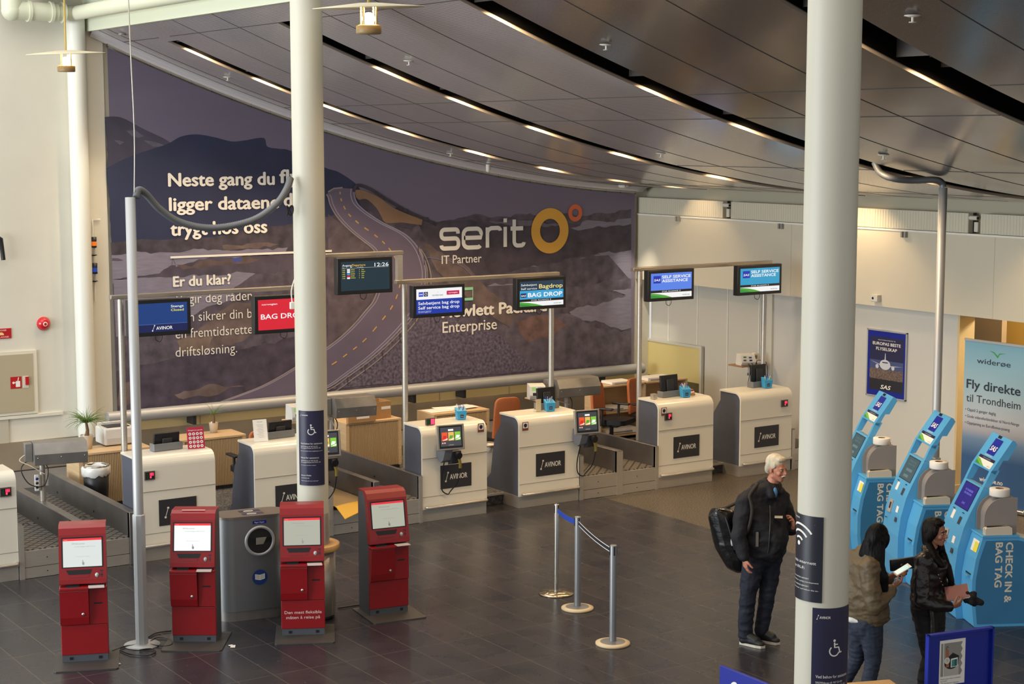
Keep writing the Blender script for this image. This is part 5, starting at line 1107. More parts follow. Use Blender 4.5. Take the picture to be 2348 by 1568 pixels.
px0 = .105; pw_ = .205; m = MB(); m.b2((px0, -.004, z-.36), (px0+pw_, -.001, z-.055), paper); pp = m.build('notice_sheet', t)
m = MB(); F = XZ((px0, -.0045, z-.36)); m.rect(.01, .06, pw_-.04, .285, mat('notice_grey', '918E88', .6), F, z=.0002); m.poly([(pw_-.04, .06)]+[(pw_-.04+(.018 if k % 2 else .004), .06+.025*k) for k in range(10)]+[(pw_-.04, .285)], mat('notice_grey', '918E88', .6), F, z=.0003); m.ribbon([(.03, .285), (.035, .06)], .006, paper, F, z=.0004)
m.poly([(.04, .06), (.155, .06), (.155, .13), (.04, .13)], mat('notice_pale', 'B9B4AE', .6), F, z=.0006); m.disc(.095, .145, .055, black, F, z=.0008, ry=.04); m.poly([(.07, .19), (.105, .215), (.155, .19), (.15, .15), (.07, .15)], black, F, z=.0009); m.ribbon([(.065, .12), (.06, .24)], .022, mat('strap_brown', 'A86438', .6), F, z=.001); m.ribbon([(.055, .24), (.05, .255), (.06, .265), (.068, .25)], .004, black, F, z=.001); m.disc(.06, .165, .022, white_ink, F, z=.0012); m.disc(.06, .165, .018, mat('watch_face', 'CFCBC4', .5), F, z=.0013); m.ribbon([(.06, .178), (.06, .165), (.067, .16)], .002, black, F, z=.0014)
m.poly([(.09, .115), (.145, .12), (.145, .18), (.09, .175)], paper, F, z=.0013); m.poly([(.097, .12), (.12, .122), (.12, .168), (.097, .165)], mat('phone_teal', '3E8E8A', .5), F, z=.0014); m.poly([(.12, .122), (.14, .124), (.14, .17), (.12, .168)], mat('phone_teal_dark', '245E5E', .5), F, z=.0014)
m.text('Husk å kontrollere verdisaker', .012, .038, .009, mat('notice_ink', '5A5A66', .6), F, z=.0004, w=.165); m.text('og mobil', .012, .024, .009, mat('notice_ink', '5A5A66', .6), F, z=.0004, w=.05); m.text('før du leverer bagasjen', .02, .008, .009, mat('notice_ink', '5A5A66', .6), F, z=.0004, w=.14); m.build('notice_print', pp)
z = 1.32; a = G(1650, 1525, z); t = thing('airline_sign', 'royal blue airline sign with slanted SAS letters at the bottom edge of the photo', 'sign', (a.x, a.y, 0)); F = YZ((0, 0, 0)); m = MB(); m.box((.45, z-.3, -.012), (.9, .6, .024), royal, F, bev=.004); m.build('panel', t)
m = MB(); m.text('SAS', .10, z-.20, .13, white_ink, F, z=.001, w=.26, bold=.03, shear=.25); m.build('lettering', t); 
for u in (.1, .8): MB().b2((.002, -u-.04, .0), (.022, -u, z-.58), alu).build('leg', t)
z = 1.30; p = G(2040, 1557, z); t = thing('wooden_plinth', 'birch-topped plinth at the bottom edge, right of the right column', 'plinth', (p.x, p.y, 0), R(-20))
m = MB(); m.b2((-.30, -.45, z-.03), (.0, .0, z), mat('light_birch', 'CFA267', .45, noise=(5, .08)), bev=.004); m.build('top', t); m = MB(); m.b2((-.27, -.42, .0), (-.03, -.03, z-.03), wood); m.build('body', t)

# ================================================================ BEHIND THE DESKS
ZT = .86
def cabinet(x0, x1, y, label, d=.48):
    t = thing('tambour_cabinet', label, 'cabinet', (x0, y, .15), group='birch cabinets with slatted doors'); w = x1-x0; h = ZT-.15
    m = MB(); m.b2((0, 0, h-.03), (w, d, h), wood, bev=.003); m.build('top', t)
    m = MB(); m.b2((0, .02, .05), (.02, d, h-.03), wood); m.b2((w-.02, .02, .05), (w, d, h-.03), wood); m.b2((.02, d-.02, .05), (w-.02, d, h-.03), wood); m.b2((.02, .02, .05), (w-.02, d-.02, .07), wood); m.b2((.0, .003, .05), (.05, .02, h-.03), wood); m.b2((w-.05, .003, .05), (w, .02, h-.03), wood); m.build('carcass', t)
    m = MB(); n = int((w-.1)/.022)
    vs = []; 
    for i in range(n+1):
        x = .05+(w-.1)*i/n; vs += [(x, .022, .06), (x, .022, h-.035), (x+.005, .010, .06), (x+.005, .010, h-.035), (x+.016, .010, .06), (x+.016, .010, h-.035)] if i < n else [(x, .022, .06), (x, .022, h-.035)]
    k = len(vs)//2; m.add(vs, [(2*i, 2*i+2, 2*i+3, 2*i+1) for i in range(k-1)], tamb); m.build('slatted_door', t)
    m = MB(); m.b2((.02, .03, 0), (w-.02, d-.03, .05), dark); m.build('plinth', t); return t
cabinet(7.06, 8.02, 20.55, 'birch cabinet at far left carrying the white printer and a potted plant'); cabinet(8.5, 9.42, 20.75, 'birch cabinet carrying the small potted plant, behind the second desk'); cabinet(10.92, 11.80, 20.75, 'birch cabinet carrying the cardboard box, right of the left column'); cabinet(12.33, 13.27, 20.75, 'birch cabinet under the spread white papers, behind the touch screen desk')
def office_chair(p, rz, label):
    t = thing('office_chair', label, 'chair', (p.x, p.y, .151), rz, 'orange office chairs behind the desks')
    m = MB(); vs = []; nx, nz = 8, 8
    for e in (0, .05):
        for j in range(nz+1):
            for i in range(nx+1):
                u = i/nx*2-1; v = j/nz; ww = .21*(1-.12*v)*(1-.25*max(0, v-.75)**2*8*abs(u)**3); vs.append((u*ww, .20+.05*v+e+.03*(1-u*u)*(1 if e == 0 else .6)-.02, .50+.52*v-.03*abs(u)**4*(v > .9)))
    n = (nx+1)*(nz+1); fs = []
    for j in range(nz):
        for i in range(nx): a = j*(nx+1)+i; fs += [(a, a+1, a+nx+2, a+nx+1), (n+a, n+a+nx+1, n+a+nx+2, n+a+1)]
    for i in range(nx): fs += [(i, n+i, n+i+1, i+1), (nz*(nx+1)+i, nz*(nx+1)+i+1, n+nz*(nx+1)+i+1, n+nz*(nx+1)+i)]
    for j in range(nz): a = j*(nx+1); fs += [(a, a+nx+1, n+a+nx+1, n+a), (a+nx, n+a+nx, n+a+2*nx+1, a+2*nx+1)]
    m.add(vs, fs, orange, smooth=True); m.build('backrest', t, .015)
    m = MB(); m.prism([(-.22, -.26), (-.18, -.30), (.18, -.30), (.22, -.26), (.23, .1), (.18, .22), (-.18, .22), (-.23, .1)], black, z0=.43, z1=.50, smooth=False); m.build('seat', t, .02)
    m = MB(); m.cyl((0, 0, .08), (0, 0, .43), .03, dark); m.b2((-.12, -.15, .38), (.12, .2, .43), dark, bev=.01); m.build('gas_lift', t)
    for s_ in (-1, 1): m = MB(); m.tube([(s_*.2, .0, .42), (s_*.28, .02, .44), (s_*.29, .02, .66)], .02, dark, cr=3); m.b2((s_*.29-.04, -.16, .66), (s_*.29+.04, .12, .69), black, bev=.012); m.build('armrest', t)
    for a in range(5): m = MB(); c, s_ = math.cos(a*1.257), math.sin(a*1.257); m.tube([(0, 0, .10), (.29*c, .29*s_, .07)], [.025, .016], dark); m.lathe([(0, -.018), (.035, -.018), (.035, .018), (0, .018)], black, T(.29*c, .29*s_, .0355, a*1.257, math.pi/2), 14); m.build('caster_leg', t)
    return t
p = G(1368, 875, 1.17); office_chair(Vector((15.03, 20.14, 0)), R(28), 'orange office chair with black seat and armrests behind the middle right belts')
office_chair(Vector((15.72, 20.15, 0)), R(26), 'orange office chair partly hidden behind the screen pole of the right desks'); office_chair(Vector((12.68, 19.55, 0)), R(170), 'orange office chair showing its back above the touch screen desk').scale = (1, 1, 1.1); office_chair(Vector((7.62, 19.42, 0)), R(180), 'orange office chair barely showing above the leftmost full desk'); office_chair(Vector((9.0, 19.58, 0)), R(180), 'orange office chair behind the white menu card')
def pot_plant(p, s, label, rnd, blades=46):
    t = thing('potted_plant', label, 'plant', p); m = MB(); m.lathe([(0, 0), (.055*s, 0), (.075*s, .16*s), (.078*s, .165*s), (.07*s, .165*s), (.065*s, .14*s), (0, .14*s)], mat('pot_silver', 'D5CFC6', .25, .4), seg=24); m.build('pot', t)
    m = MB(); m.tube([(0, 0, .13*s), (.01*s, 0, .22*s), (0, .005, .30*s)], [.03*s, .02*s, .015*s], mat('plant_trunk', '6B5234', .8)); m.build('trunk', t)
    m = MB(); g1 = mat('leaf_blade', '5E7B38', .5, noise=(20, .3)); rr = random.Random(rnd)
    for i in range(blades):
        a = rr.uniform(0, 6.28); L = rr.uniform(.16, .34)*s; up = rr.uniform(.45, 1.0); pts = []
        for k in range(6): u = k/5; pts.append((math.cos(a)*L*u*(1.1-.4*up), math.sin(a)*L*u*(1.1-.4*up), .30*s+L*(up*u-.75*u*u*(1.1-up*.6))))
        m.tube(pts, [.004*s*(1-.8*k/5) for k in range(6)], g1, seg=4)
    tag(m.build('foliage', t), kind='stuff')
pot_plant(G(200, 1029, ZT), 1.1, 'grassy potted plant in silver pot beside the white printer at far left', 3, 110); pot_plant(G(490, 992, ZT), .85, 'small wilted potted plant on the birch cabinet behind the second desk', 5, 16)
p = G(262, 1022, ZT); t = thing('laser_printer', 'white laser printer on the birch cabinet at far left', 'printer', (p.x+.09, p.y-.02, ZT)); pl = mat('printer_white', 'D6D3CE', .45)
m = MB(); m.b2((-.22, 0, .012), (.2, .36, .23), pl, bev=.02); m.build('body', t); m = MB(); m.b2((-.16, .06, .228), (.14, .3, .236), dark); m.build('output_tray', t); m = MB(); m.b2((-.2, .3, .2), (.18, .34, .27), pl, bev=.01); m.b2((-.19, -.006, .03), (.17, .004, .10), mat('printer_seam', 'BEBAB3', .5)); m.build('paper_drawer', t); m = MB(); m.b2((-.20, .02, 0), (-.17, .34, .014), black); m.b2((.15, .02, 0), (.18, .34, .014), black); m.build('feet', t)
# steel ticket reader housings on posts above the belts
def reader(x, y, zp, zb, x0, x1, rz, label, shelf=None):
    t = thing('tag_reader', label, 'reader', (x, y, zp), rz, 'steel reader housings on posts over the belts'); w = x1-x0
    m = MB(); m.cyl((0, 0, 0), (0, 0, zb-zp), .034, steel, seg=18); m.build('post', t)
    m = MB(); m.prism([(-.15, 0), (-.17, .13), (-.10, .25), (.15, .25), (.15, 0)], steel_d, Matrix(((0, 0, 1, 0), (1, 0, 0, 0), (0, 1, 0, zb-zp), (0, 0, 0, 1))), x0, x1); h_ = m.build('housing', t, .006)
    for k in (.06, .5, .94): m = MB(); m.ball((x0+w*k, -.163, zb-zp+.09), .007, chrome, seg=8); m.build('screw', h_)
    m = MB(); m.b2((x0-.09, -.02, zb-zp+.03), (x0-.005, .12, zb-zp+.24), steel_d, bev=.004); m.build('side_box', t)
    m = MB(); m.tube([(x0-.05, 0, zb-zp+.05), (x0-.14, -.02, zb-zp-.05), (x0-.06, -.05, zb-zp-.22), (.0, -.05, zb-zp-.26), (.06, -.05, zb-zp-.10), (.04, -.0, zb-zp)], .007, black, seg=6, cr=5); m.tube([(x0-.06, .03, zb-zp+.12), (x0-.15, .0, zb-zp+.05), (x0-.03, -.02, zb-zp-.02), (.02, -.05, zb-zp-.12)], .006, cream_pl, seg=6, cr=5); m.build('cables', t)
    if shelf is not None: MB().b2((shelf-.14, -.15, zb-zp-.015), (x0-.1, .15, zb-zp), wood).build('side_shelf', t); MB().b2((x0-.11, -.03, zb-zp-.02), (0, .03, zb-zp-.003), steel).build('shelf_arm', t)
    return t
t = reader(6.19, 19.30, .601, 1.04, -.10, .50, R(-10), 'steel reader housing on a post over the far left belts, with power strip')
m = MB(); m.box((-.07, -.036, .22), (.05, .035, .19), pl, bev=.006); o = m.build('power_strip', t); m = MB()
for k in range(3): m.lathe([(0, 0), (.017, 0), (.017, .001), (0, .001)], dark if k else royal, frame((-.07, -.0545, .27-.05*k), (1, 0, 0), (0, 0, 1)), 12)
m.build('sockets', o)
reader(9.95, 19.30, .601, 1.24, .0, .56, R(-4), 'steel reader housing right of the left column, above the second belt', -.48); reader(13.69, 19.40, .601, 1.19, -.22, .46, R(-4), 'steel reader housing above the middle right belts, beside the screen pole', -.45)
def ticket_printer(p, rz, label):
    t = thing('ticket_printer', label, 'printer', p, rz, 'white ticket printers'); m = MB(); m.prism([(-.12, 0), (-.15, .06), (-.10, .19), (.12, .20), (.14, .0)], pl, YZX, -.11, .11); m.build('body', t, .012)
    m = MB(); F = frame((0, -.15, .06), (1, 0, 0), (0, .05, .13)); m.rect(-.08, .07, -.02, .12, mat('lcd_green', '7FB06A', .3, emit=.3), F, z=.002); m.rect(.0, .06, .07, .12, mat('button_grey', '8A93A0', .4), F, z=.002); m.rect(-.07, .0, .06, .04, black, F, z=.002); m.build('control_panel', t); return t
ticket_printer(Vector((9.475, 19.32, 1.241)), R(-8), 'white ticket printer peeking out left of the left column'); ticket_printer(Vector((13.19, 19.42, 1.191)), R(-25), 'white ticket printer left of the steel reader beside the screen pole')
# monitors sunk in grey trays on the desks
def tray_monitor(x, y, label, up=.16, tilt=.5, w=.36):
    t = thing('desk_monitor', label, 'monitor', (x, y, 1.206), R(4), 'staff monitors on the desks')
    m = MB(); m.b2((-w/2, 0, 0), (w/2, .012, .085), mat('tray_grey', '7E8083', .45, .3)); m.b2((-w/2, .012, 0), (-w/2+.012, .12, .085), mat('tray_grey', '7E8083', .45, .3)); m.b2((w/2-.012, .012, 0), (w/2, .12, .085), mat('tray_grey', '7E8083', .45, .3)); m.b2((-w/2+.012, .012, 0), (w/2-.012, .12, .01), mat('tray_grey', '7E8083', .45, .3)); m.build('tray', t, .004)
    m = MB(); q = T(0, .05, .02) @ Matrix.Rotation(tilt-.4, 4, 'X'); m.b2((-w/2+.02, 0, 0), (w/2-.02, .03, up+.06), black, q, bev=.006); m.b2((-.06, -.02, .05), (.06, 0, up), dark, q, bev=.006); m.build('display', t)
tray_monitor(7.39, 18.42, 'black monitor in grey tray on the desk with the pink card', .12); tray_monitor(8.84, 18.44, 'black monitor in grey tray on the desk behind the left column', .12)
tray_monitor(14.80, 18.42, 'black monitor in grey tray on the second desk from right, behind pen box', .22, .3); tray_monitor(16.46, 18.45, 'black monitor on the farthest right desk, behind pen box', .24, .35, .34); tray_monitor(12.77, 18.49, 'black monitor on the desk with right touch screen, behind card holder', .20, .3, .34)
# cards on desks
def card(x, y, w, h, rz, m_, label, draw, name='desk_card'):
    t = thing(name, label, 'card', (x, y, 1.206), rz); q = Matrix.Rotation(-.22, 4, 'X'); m = MB(); m.b2((-w/2, 0, 0), (w/2, .004, h), m_, q); m.build('sheet', t); m = MB(); m.prism([(.008, 0), (.08, 0), (.042, .14)], m_, Matrix(((0, 0, 1, 0), (1, 0, 0, .004), (0, 1, 0, 0), (0, 0, 0, 1))), -.01, .01); m.build('easel_back', t); m = MB(); draw(m, w, h, q @ XZ((-w/2, -.001, 0))); m.build('print', t)
def dg(m, w, h, F):
    m.text('Dangerous goods', w*.08, h*.84, h*.05, white_ink, F, w=w*.84, bold=.015)
    for i in range(4):
        for j in range(4): m.disc(w*(.17+.22*i), h*(.12+.19*j), w*.085, white_ink, F, z=.0003, seg=16); m.disc(w*(.17+.22*i), h*(.12+.19*j), w*.035, black, F, z=.0006, seg=6+i+j)
card(7.70, 18.34, .20, .25, R(-8), mat('card_crimson', 'AE1F40', .45), 'crimson dangerous goods card standing on the desk at left', dg)
def menu(m, w, h, F):
    ik = mat('menu_ink', '6E6A66', .6); m.text('Informasjon', w*.5, h*.88, h*.035, ik, F, w=w*.4, al='C')
    for k in range(9): m.ribbon([(w*(.25+.05*(k % 3)), h*(.75-.07*k)), (w*(.75-.04*(k % 2)), h*(.75-.07*k))], h*.008, ik, F)
card(8.53, 18.36, .17, .26, R(-6), paper, 'white printed menu card standing on the desk behind the litter bin', menu, 'menu_card')
# blue pen boxes
def pen_box(x, y, label, seed):
    t = thing('pen_box', label, 'box', (x, y, 1.206), R(-15), 'light blue boxes of pens and tags'); t.scale = (.87, .87, .87); lb = mat('box_light_blue', '3F9CCB', .45); m = MB(); w = .06
    m.add([(-w, -w, 0), (w, -w, 0), (w, w, 0), (-w, w, 0), (-w*1.25, -w*1.15, .13), (w*1.25, -w*1.15, .13), (w*1.25, w*1.15, .17), (-w*1.25, w*1.15, .17)], [(0, 3, 2, 1), (0, 1, 5, 4), (1, 2, 6, 5), (2, 3, 7, 6), (3, 0, 4, 7), (4, 5, 6, 7)], lb); b_ = m.build('box', t); m = MB(); m.rect(-.025, .03, .025, .075, navy, frame((0, -w-.002, 0), (1, 0, 0), (0, -.07, 1)), z=.001); m.text('SAS', 0, .045, .015, white_ink, frame((0, -w-.002, 0), (1, 0, 0), (0, -.07, 1)), z=.002, w=.035, al='C'); m.build('logo_label', b_)
    rr = random.Random(seed); 
    for k in range(9):
        m = MB(); a, b = rr.uniform(-.05, .05), rr.uniform(-.05, .05); m.tube([(a*.6, b*.6, .1), (a*1.3, b*1.3, .19+rr.random()*.04)], .005, [white_ink, sas_blue, mat('pen_grey', '8C98A8', .4)][k % 3], seg=6); m.build('pen', t)
pen_box(11.35, 18.43, 'light blue pen box on the desk with left touch screen', 1); pen_box(12.68, 18.36, 'light blue pen box on the desk with right touch screen', 2); pen_box(14.94, 18.32, 'light blue pen box stuffed with tags on the second desk from right', 3); pen_box(16.48, 18.36, 'light blue pen box stuffed with tags on the farthest right desk', 4)
# stickers on desk shoulders
for x, zz, nm in ((11.44, 1.155, 'desk with left touch screen'), (12.12, 1.11, 'desk with right touch screen'), (14.40, 1.10, 'second desk from right')):
    t = thing('warning_sticker', 'small brown-framed pictogram sticker on the shoulder of the %s' % nm, 'sticker', (x, YD-.001, zz-.09)); m = MB(); m.b2((0, 0, 0), (.09, .0055, .11), mat('sticker_brown', '7C3F2C', .5)); m.build('sheet', t); m = MB(); F = XZ((0, -.0005, 0)); m.rect(.008, .03, .082, .102, paper, F); m.disc(.045, .066, .026, navy, F, z=.0004, seg=9); m.poly([(.03, .04), (.06, .04), (.066, .062), (.024, .062)], navy, F, z=.0006); m.build('pictogram', t)
m = MB(); m.b2((10.735, YD+.09, 1.2065), (10.86, YD+.12, 1.29), mat('display_bezel', '6A625C', .4, .5)); m.b2((10.745, YD+.0885, 1.215), (10.80, YD+.092, 1.28), mat('dim_green', '1F4A2C', .4)); m.b2((10.80, YD+.0885, 1.215), (10.85, YD+.092, 1.28), led); tag(m.build('number_display'), 'small lit number display on top of the desk, left behind the touch screen', 'display')
# self-service touch screens on the desk fronts
def touch(x, label, dz=0):
    t = thing('touch_terminal', label, 'screen', (x, YD-.005, .85+dz), 0, 'self-service touch screens on desk fronts'); q = Matrix.Rotation(R(-9), 4, 'Z') @ Matrix.Rotation(-.12, 4, 'X')
    m = MB(); m.b2((-.185, -.26, .05), (.185, -.225, .37), mat('terminal_silver', '9B948C', .4, .4), q, bev=.008); h_ = m.build('casing', t)
    m = MB(); F = q @ XZ((-.185, -.2605, .05)) @ Matrix.Diagonal((1.156, 1, 1, 1)); m.box((.16, .165, 0), (.27, .28, .004), black, F, bev=.0015); sc_ = mat('terminal_dark', '3A3D44', .15, emit=.35); m.rect(.04, .05, .28, .285, sc_, F, z=.003)
    for k, c in enumerate(('D9542A', 'DDB05A', '7CBF3C')): m.rect(.055+.075*k, .12, .12+.075*k, .225, mat('tile_'+c, c, .3, emit=.35), F, z=.0035); m.poly([(.055+.075*k, .12), (.12+.075*k, .135), (.12+.075*k, .15)], mat('tile_white', 'F0F0EC', .3, emit=.45), F, z=.004); m.poly([(.06+.075*k, .14), (.10+.075*k, .15), (.115+.075*k, .18), (.075+.075*k, .185)], mat('tile_c%d' % k, ('B02020', '3C8A3A', 'CFE6EE')[k], .3, emit=.6), F, z=.0038)
    m.rect(.13, .24, .19, .262, mat('tile_white', 'F0F0EC', .3, emit=.8), F, z=.0035); m.rect(.055, .085, .07, .10, mat('tile_pink', 'E8A0A0', .3, emit=.6), F, z=.0035); m.rect(.08, .085, .095, .10, mat('tile_pink', 'E8A0A0', .3, emit=.6), F, z=.0035); m.text('AVINOR', .16, .06, .012, white_ink, F, z=.0035, w=.06, al='C'); m.build('display', h_)
    m = MB(); m.prism([(0, .12), (-.22, .20), (-.22, .08), (-.16, -.06), (-.10, -.10), (0, -.02)], mat('arm_grey', '6C7078', .45), Matrix(((0, 0, 1, 0), (1, 0, 0, 0), (0, 1, 0, 0), (0, 0, 0, 1))), -.11, .0); m.build('bracket_arm', t, .006)
    m = MB(); m.prism([(-.10, -.13), (-.19, -.10), (-.205, .05), (-.10, .05)], dark, Matrix(((0, 0, 1, 0), (1, 0, 0, 0), (0, 1, 0, 0), (0, 0, 0, 1))), -.0, .13); m.build('scanner_cradle', t, .008)
    m = MB(); m.tube([(.06, -.20, .01), (.065, -.27, .0)], [.03, .045], black, seg=14); m.tube([(.07, -.24, -.01), (.09, -.245, -.10), (.095, -.235, -.16)], [.022, .018, .02], mat('scanner_yellow', '7A6A2C', .4), seg=10); m.build('hand_scanner', t)
    m = MB(); m.tube([(.095, -.235, -.16), (.10, -.16, -.35), (.06, -.06, -.48), (.03, -.04, -.52), (-.05, -.035, -.46), (-.06, -.04, -.3), (-.06, -.12, -.06)], .008, black, seg=6, cr=7); m.build('coiled_cable', t)
touch(10.93, 'silver touch screen terminal with hand scanner on the desk right of the rightmost red kiosk'); touch(13.02, 'silver touch screen terminal with hand scanner beside the screen pole, middle right desk')
touch(9.20, 'silver touch screen terminal half hidden behind the left column', .09)
# boxes, papers, bags, bins
p = G(862, 950, ZT); t = thing('cardboard_box', 'open cardboard box with white label on the birch cabinet right of the column', 'box', (11.46, 21.0, ZT+.001), R(3))
m = MB(); 
for lo, hi in (((-.22, -.16, 0), (.22, -.15, .24)), ((-.22, .15, 0), (.22, .16, .24)), ((-.22, -.15, 0), (-.21, .15, .24)), ((.21, -.15, 0), (.22, .15, .24)), ((-.21, -.15, 0), (.21, .15, .008))): m.b2(lo, hi, tan_card)
m.build('carton', t); m = MB(); m.rect(.06, .13, .21, .17, paper, XZ((0, -.161, 0))); m.build('label', t)
t = thing('cardboard_tray', 'flat cardboard tray in front of the cardboard box on the cabinet', 'box', (11.12, 20.76, ZT+.001), R(0)); m = MB(); m.b2((-.18, -.04, 0), (.25, .02, .085), tan_card); m.build('carton', t); m = MB(); m.rect(-.05, .05, .15, .08, paper, XZ((0, -.041, 0))); m.build('label', t)
for i, (dx, dy, a) in enumerate(((0, 0, .05), (.2, .06, -.2), (.42, .02, .15))): m = MB(); m.box((0, 0, 0), (.40, .28, .006), paper, T(12.55+dx, 21.0+dy, ZT+.006+.007*i, a)); tag(m.build('paper_sheet'), '%s large white sheet spread on the cabinet behind the left touch screen' % ('leftmost', 'middle', 'rightmost')[i], 'paper', 'white sheets spread on the cabinet')
t = thing('trash_bin', 'black round waste bin with white liner in front of the left birch cabinet', 'bin', (7.15, 20.2, .151)); t.scale = (1, 1, 1.28); m = MB(); m.lathe([(0, 0), (.13, 0), (.16, .46), (.15, .46), (.12, .02), (0, .02)], black, seg=28); m.build('bin', t)
m = MB(); rr = random.Random(4); lin_ = mat('liner_plastic', 'D9D8D4', .3); m.lathe([(.162, .385), (.172, .395), (.176, .42), (.178, .45), (.165, .475), (.14, .47), (.13, .42)], lin_, seg=22)
for v in m.bm.verts: v.co *= 1+rr.uniform(-.015, .02); v.co.z += rr.uniform(-.012, .012)
m.build('liner', t); m = MB(); m.lathe([(.15, .47), (.165, .478), (.168, .485), (.15, .49), (.145, .48)], chrome, seg=28); m.build('rim', t)
t = thing('waste_bag', 'crumpled white plastic waste bag on the floor between the two touch screen desks', 'bag', (12.3, 19.29, .151)); m = MB(); rr = random.Random(9); m.lathe([(0, 0), (.12, .01), (.14, .1), (.13, .3), (.12, .42), (.14, .50), (.12, .50), (.09, .40), (0, .38)], lin_, seg=20)
for v in m.bm.verts: v.co.x *= 1+rr.uniform(-.12, .12); v.co.y *= 1+rr.uniform(-.12, .12)
m.build('bag', t); m = MB(); m.lathe([(.135, .495), (.15, .50), (.145, .515), (.12, .51)], wood, seg=20); m.build('hoop', t)
# open shelf unit behind right desks
t = thing('open_shelf', 'low birch shelf unit with white papers behind the orange chair at right', 'shelf', (15.35, 20.85, .151)); 
m = MB(); m.b2((0, .4, 0), (1.7, .42, .85), wood); m.build('back', t)
for x in (0, .85, 1.68): MB().b2((x, 0, 0), (x+.02, .4, .85), wood).build('upright', t)
for zz in (.05, .42, .83): MB().b2((.02, 0.0, zz), (1.68, .4, zz+.02), wood).build('shelf_board', t)
for i, (x, zz, w_, h_) in enumerate(((15.42, .60, .5, .06), (15.5, .23, .6, .08), (16.3, 1.005, .5, .05), (15.6, 1.005, .4, .04))): m = MB(); m.b2((x, 20.90, zz), (x+w_, 21.18, zz+h_), paper, bev=.004); m.b2((x+.05, 20.895, zz+h_*.2), (x+w_-.1, 20.9, zz+h_*.5), mat('print_grey', '8F8D8A', .6)); tag(m.build('paper_stack'), 'stack of white forms %s' % ('on the middle board of the low shelf', 'on the bottom board of the low shelf', 'on top of the low shelf, right end', 'on top of the low shelf, left end')[i], 'paper')
# label printer on wall shelf by the last desk
p = PX(1690, 828, WX+.05); t = thing('bracket_shelf', 'small wooden bracket shelf on the bay wall above the last desk', 'shelf', (WX+.06, 19.42, 1.52))
sh = PD(1700, 834, math.hypot(17.2, 19.6)); zs = sh.z
t.location = (17.2, 19.6, zs-.02); m = MB(); m.b2((-.26, -.17, 0), (.24, .15, .02), mat('shelf_wood', '9A7650', .5)); m.build('board', t); m = MB(); m.b2((.02, -.02, -.16), (.06, .02, 0), pl); m.b2((.02, .0, -.16), (.24, .04, -.12), pl); m.build('bracket', t)
t = thing('label_printer', 'white label printer with paper roll on the small wall shelf', 'printer', (17.12, 19.58, zs+.0002), R(-12)); m = MB(); m.prism([(-.11, 0), (-.14, .05), (-.09, .15), (.04, .17), (.06, .0)], pl, Matrix(((0, 0, 1, 0), (1, 0, 0, 0), (0, 1, 0, 0), (0, 0, 0, 1))), -.12, .12); m.build('body', t, .01); m = MB(); m.lathe([(.03, -.05), (.07, -.05), (.07, .05), (.03, .05), (.03, -.05)], cream_pl, T(.16, -.02, .11, 0, math.pi/2), 24); m.b2((.12, -.02, 0), (.2, .06, .05), dark); m.build('paper_roll', t); m = MB(); F = frame((-.12, -.14, .05), (1, 0, 0), (0, .05, .10)); 
for u, v, c in ((.04, .07, '2F6B3C'), (.13, .06, '2A3F8E'), (.03, .02, '4A4E58'), (.13, .015, '2B2B30')): m.rect(u, v, u+.05, v+.025, mat('sticker_'+c, c, .5), F, z=.002)
m.build('stickers', t); m = MB(); m.tube([(.2, .02, .05), (.35, -.02, .03), (.37, -.05, -.2), (.30, -.1, -.42)], .006, black, seg=6, cr=5); m.tube([(.0, -.12, .03), (-.03, -.23, -.05), (-.06, -.23, -.26), (-.02, -.23, -.3), (.02, -.23, -.15), (.04, -.22, -.03), (.05, -.12, .04)], .006, black, seg=6, cr=5); m.build('cables', t)
m = MB(); m.b2((12.56, 18.40, 1.2065), (12.565, 18.45, 1.36), mat('clear_card', 'CFC6B4', .3)); m.b2((12.48, 18.38, 1.2065), (12.56, 18.384, 1.37), mat('card_cream', 'CDBE9C', .5)); m.b2((12.48, 18.384, 1.2065), (12.56, 18.45, 1.215), mat('clear_card', 'CFC6B4', .3)); tag(m.build('card_holder'), 'cream card in a clear holder beside the pen box, middle right desk', 'card')
m = MB(); m.b2((14.43, 18.38, 1.2065), (14.50, 18.45, 1.275), steel); tag(m.build('steel_cup'), 'small square steel cup on the second desk from right, left of its monitor', 'cup')
rr = random.Random(2); m = MB()
for k in range(6): m.lathe([(.035, -.012), (.05, -.012), (.05, .012), (.035, .012), (.035, -.012)], [mat('tape_tan', 'B8864A', .4), mat('tape_red', 'B23A3A', .4), paper][k % 3], T(15.14+.02*(k % 2), 18.42+.02*(k//2), 1.219+.024*(k//2) if k % 2 == 0 else 1.219+.024*(k//2), 0), 16) if k % 2 == 0 else None
tag(m.build('tape_rolls'), 'stack of red and tan tape rolls right of the pen box, second desk from right', 'tape')
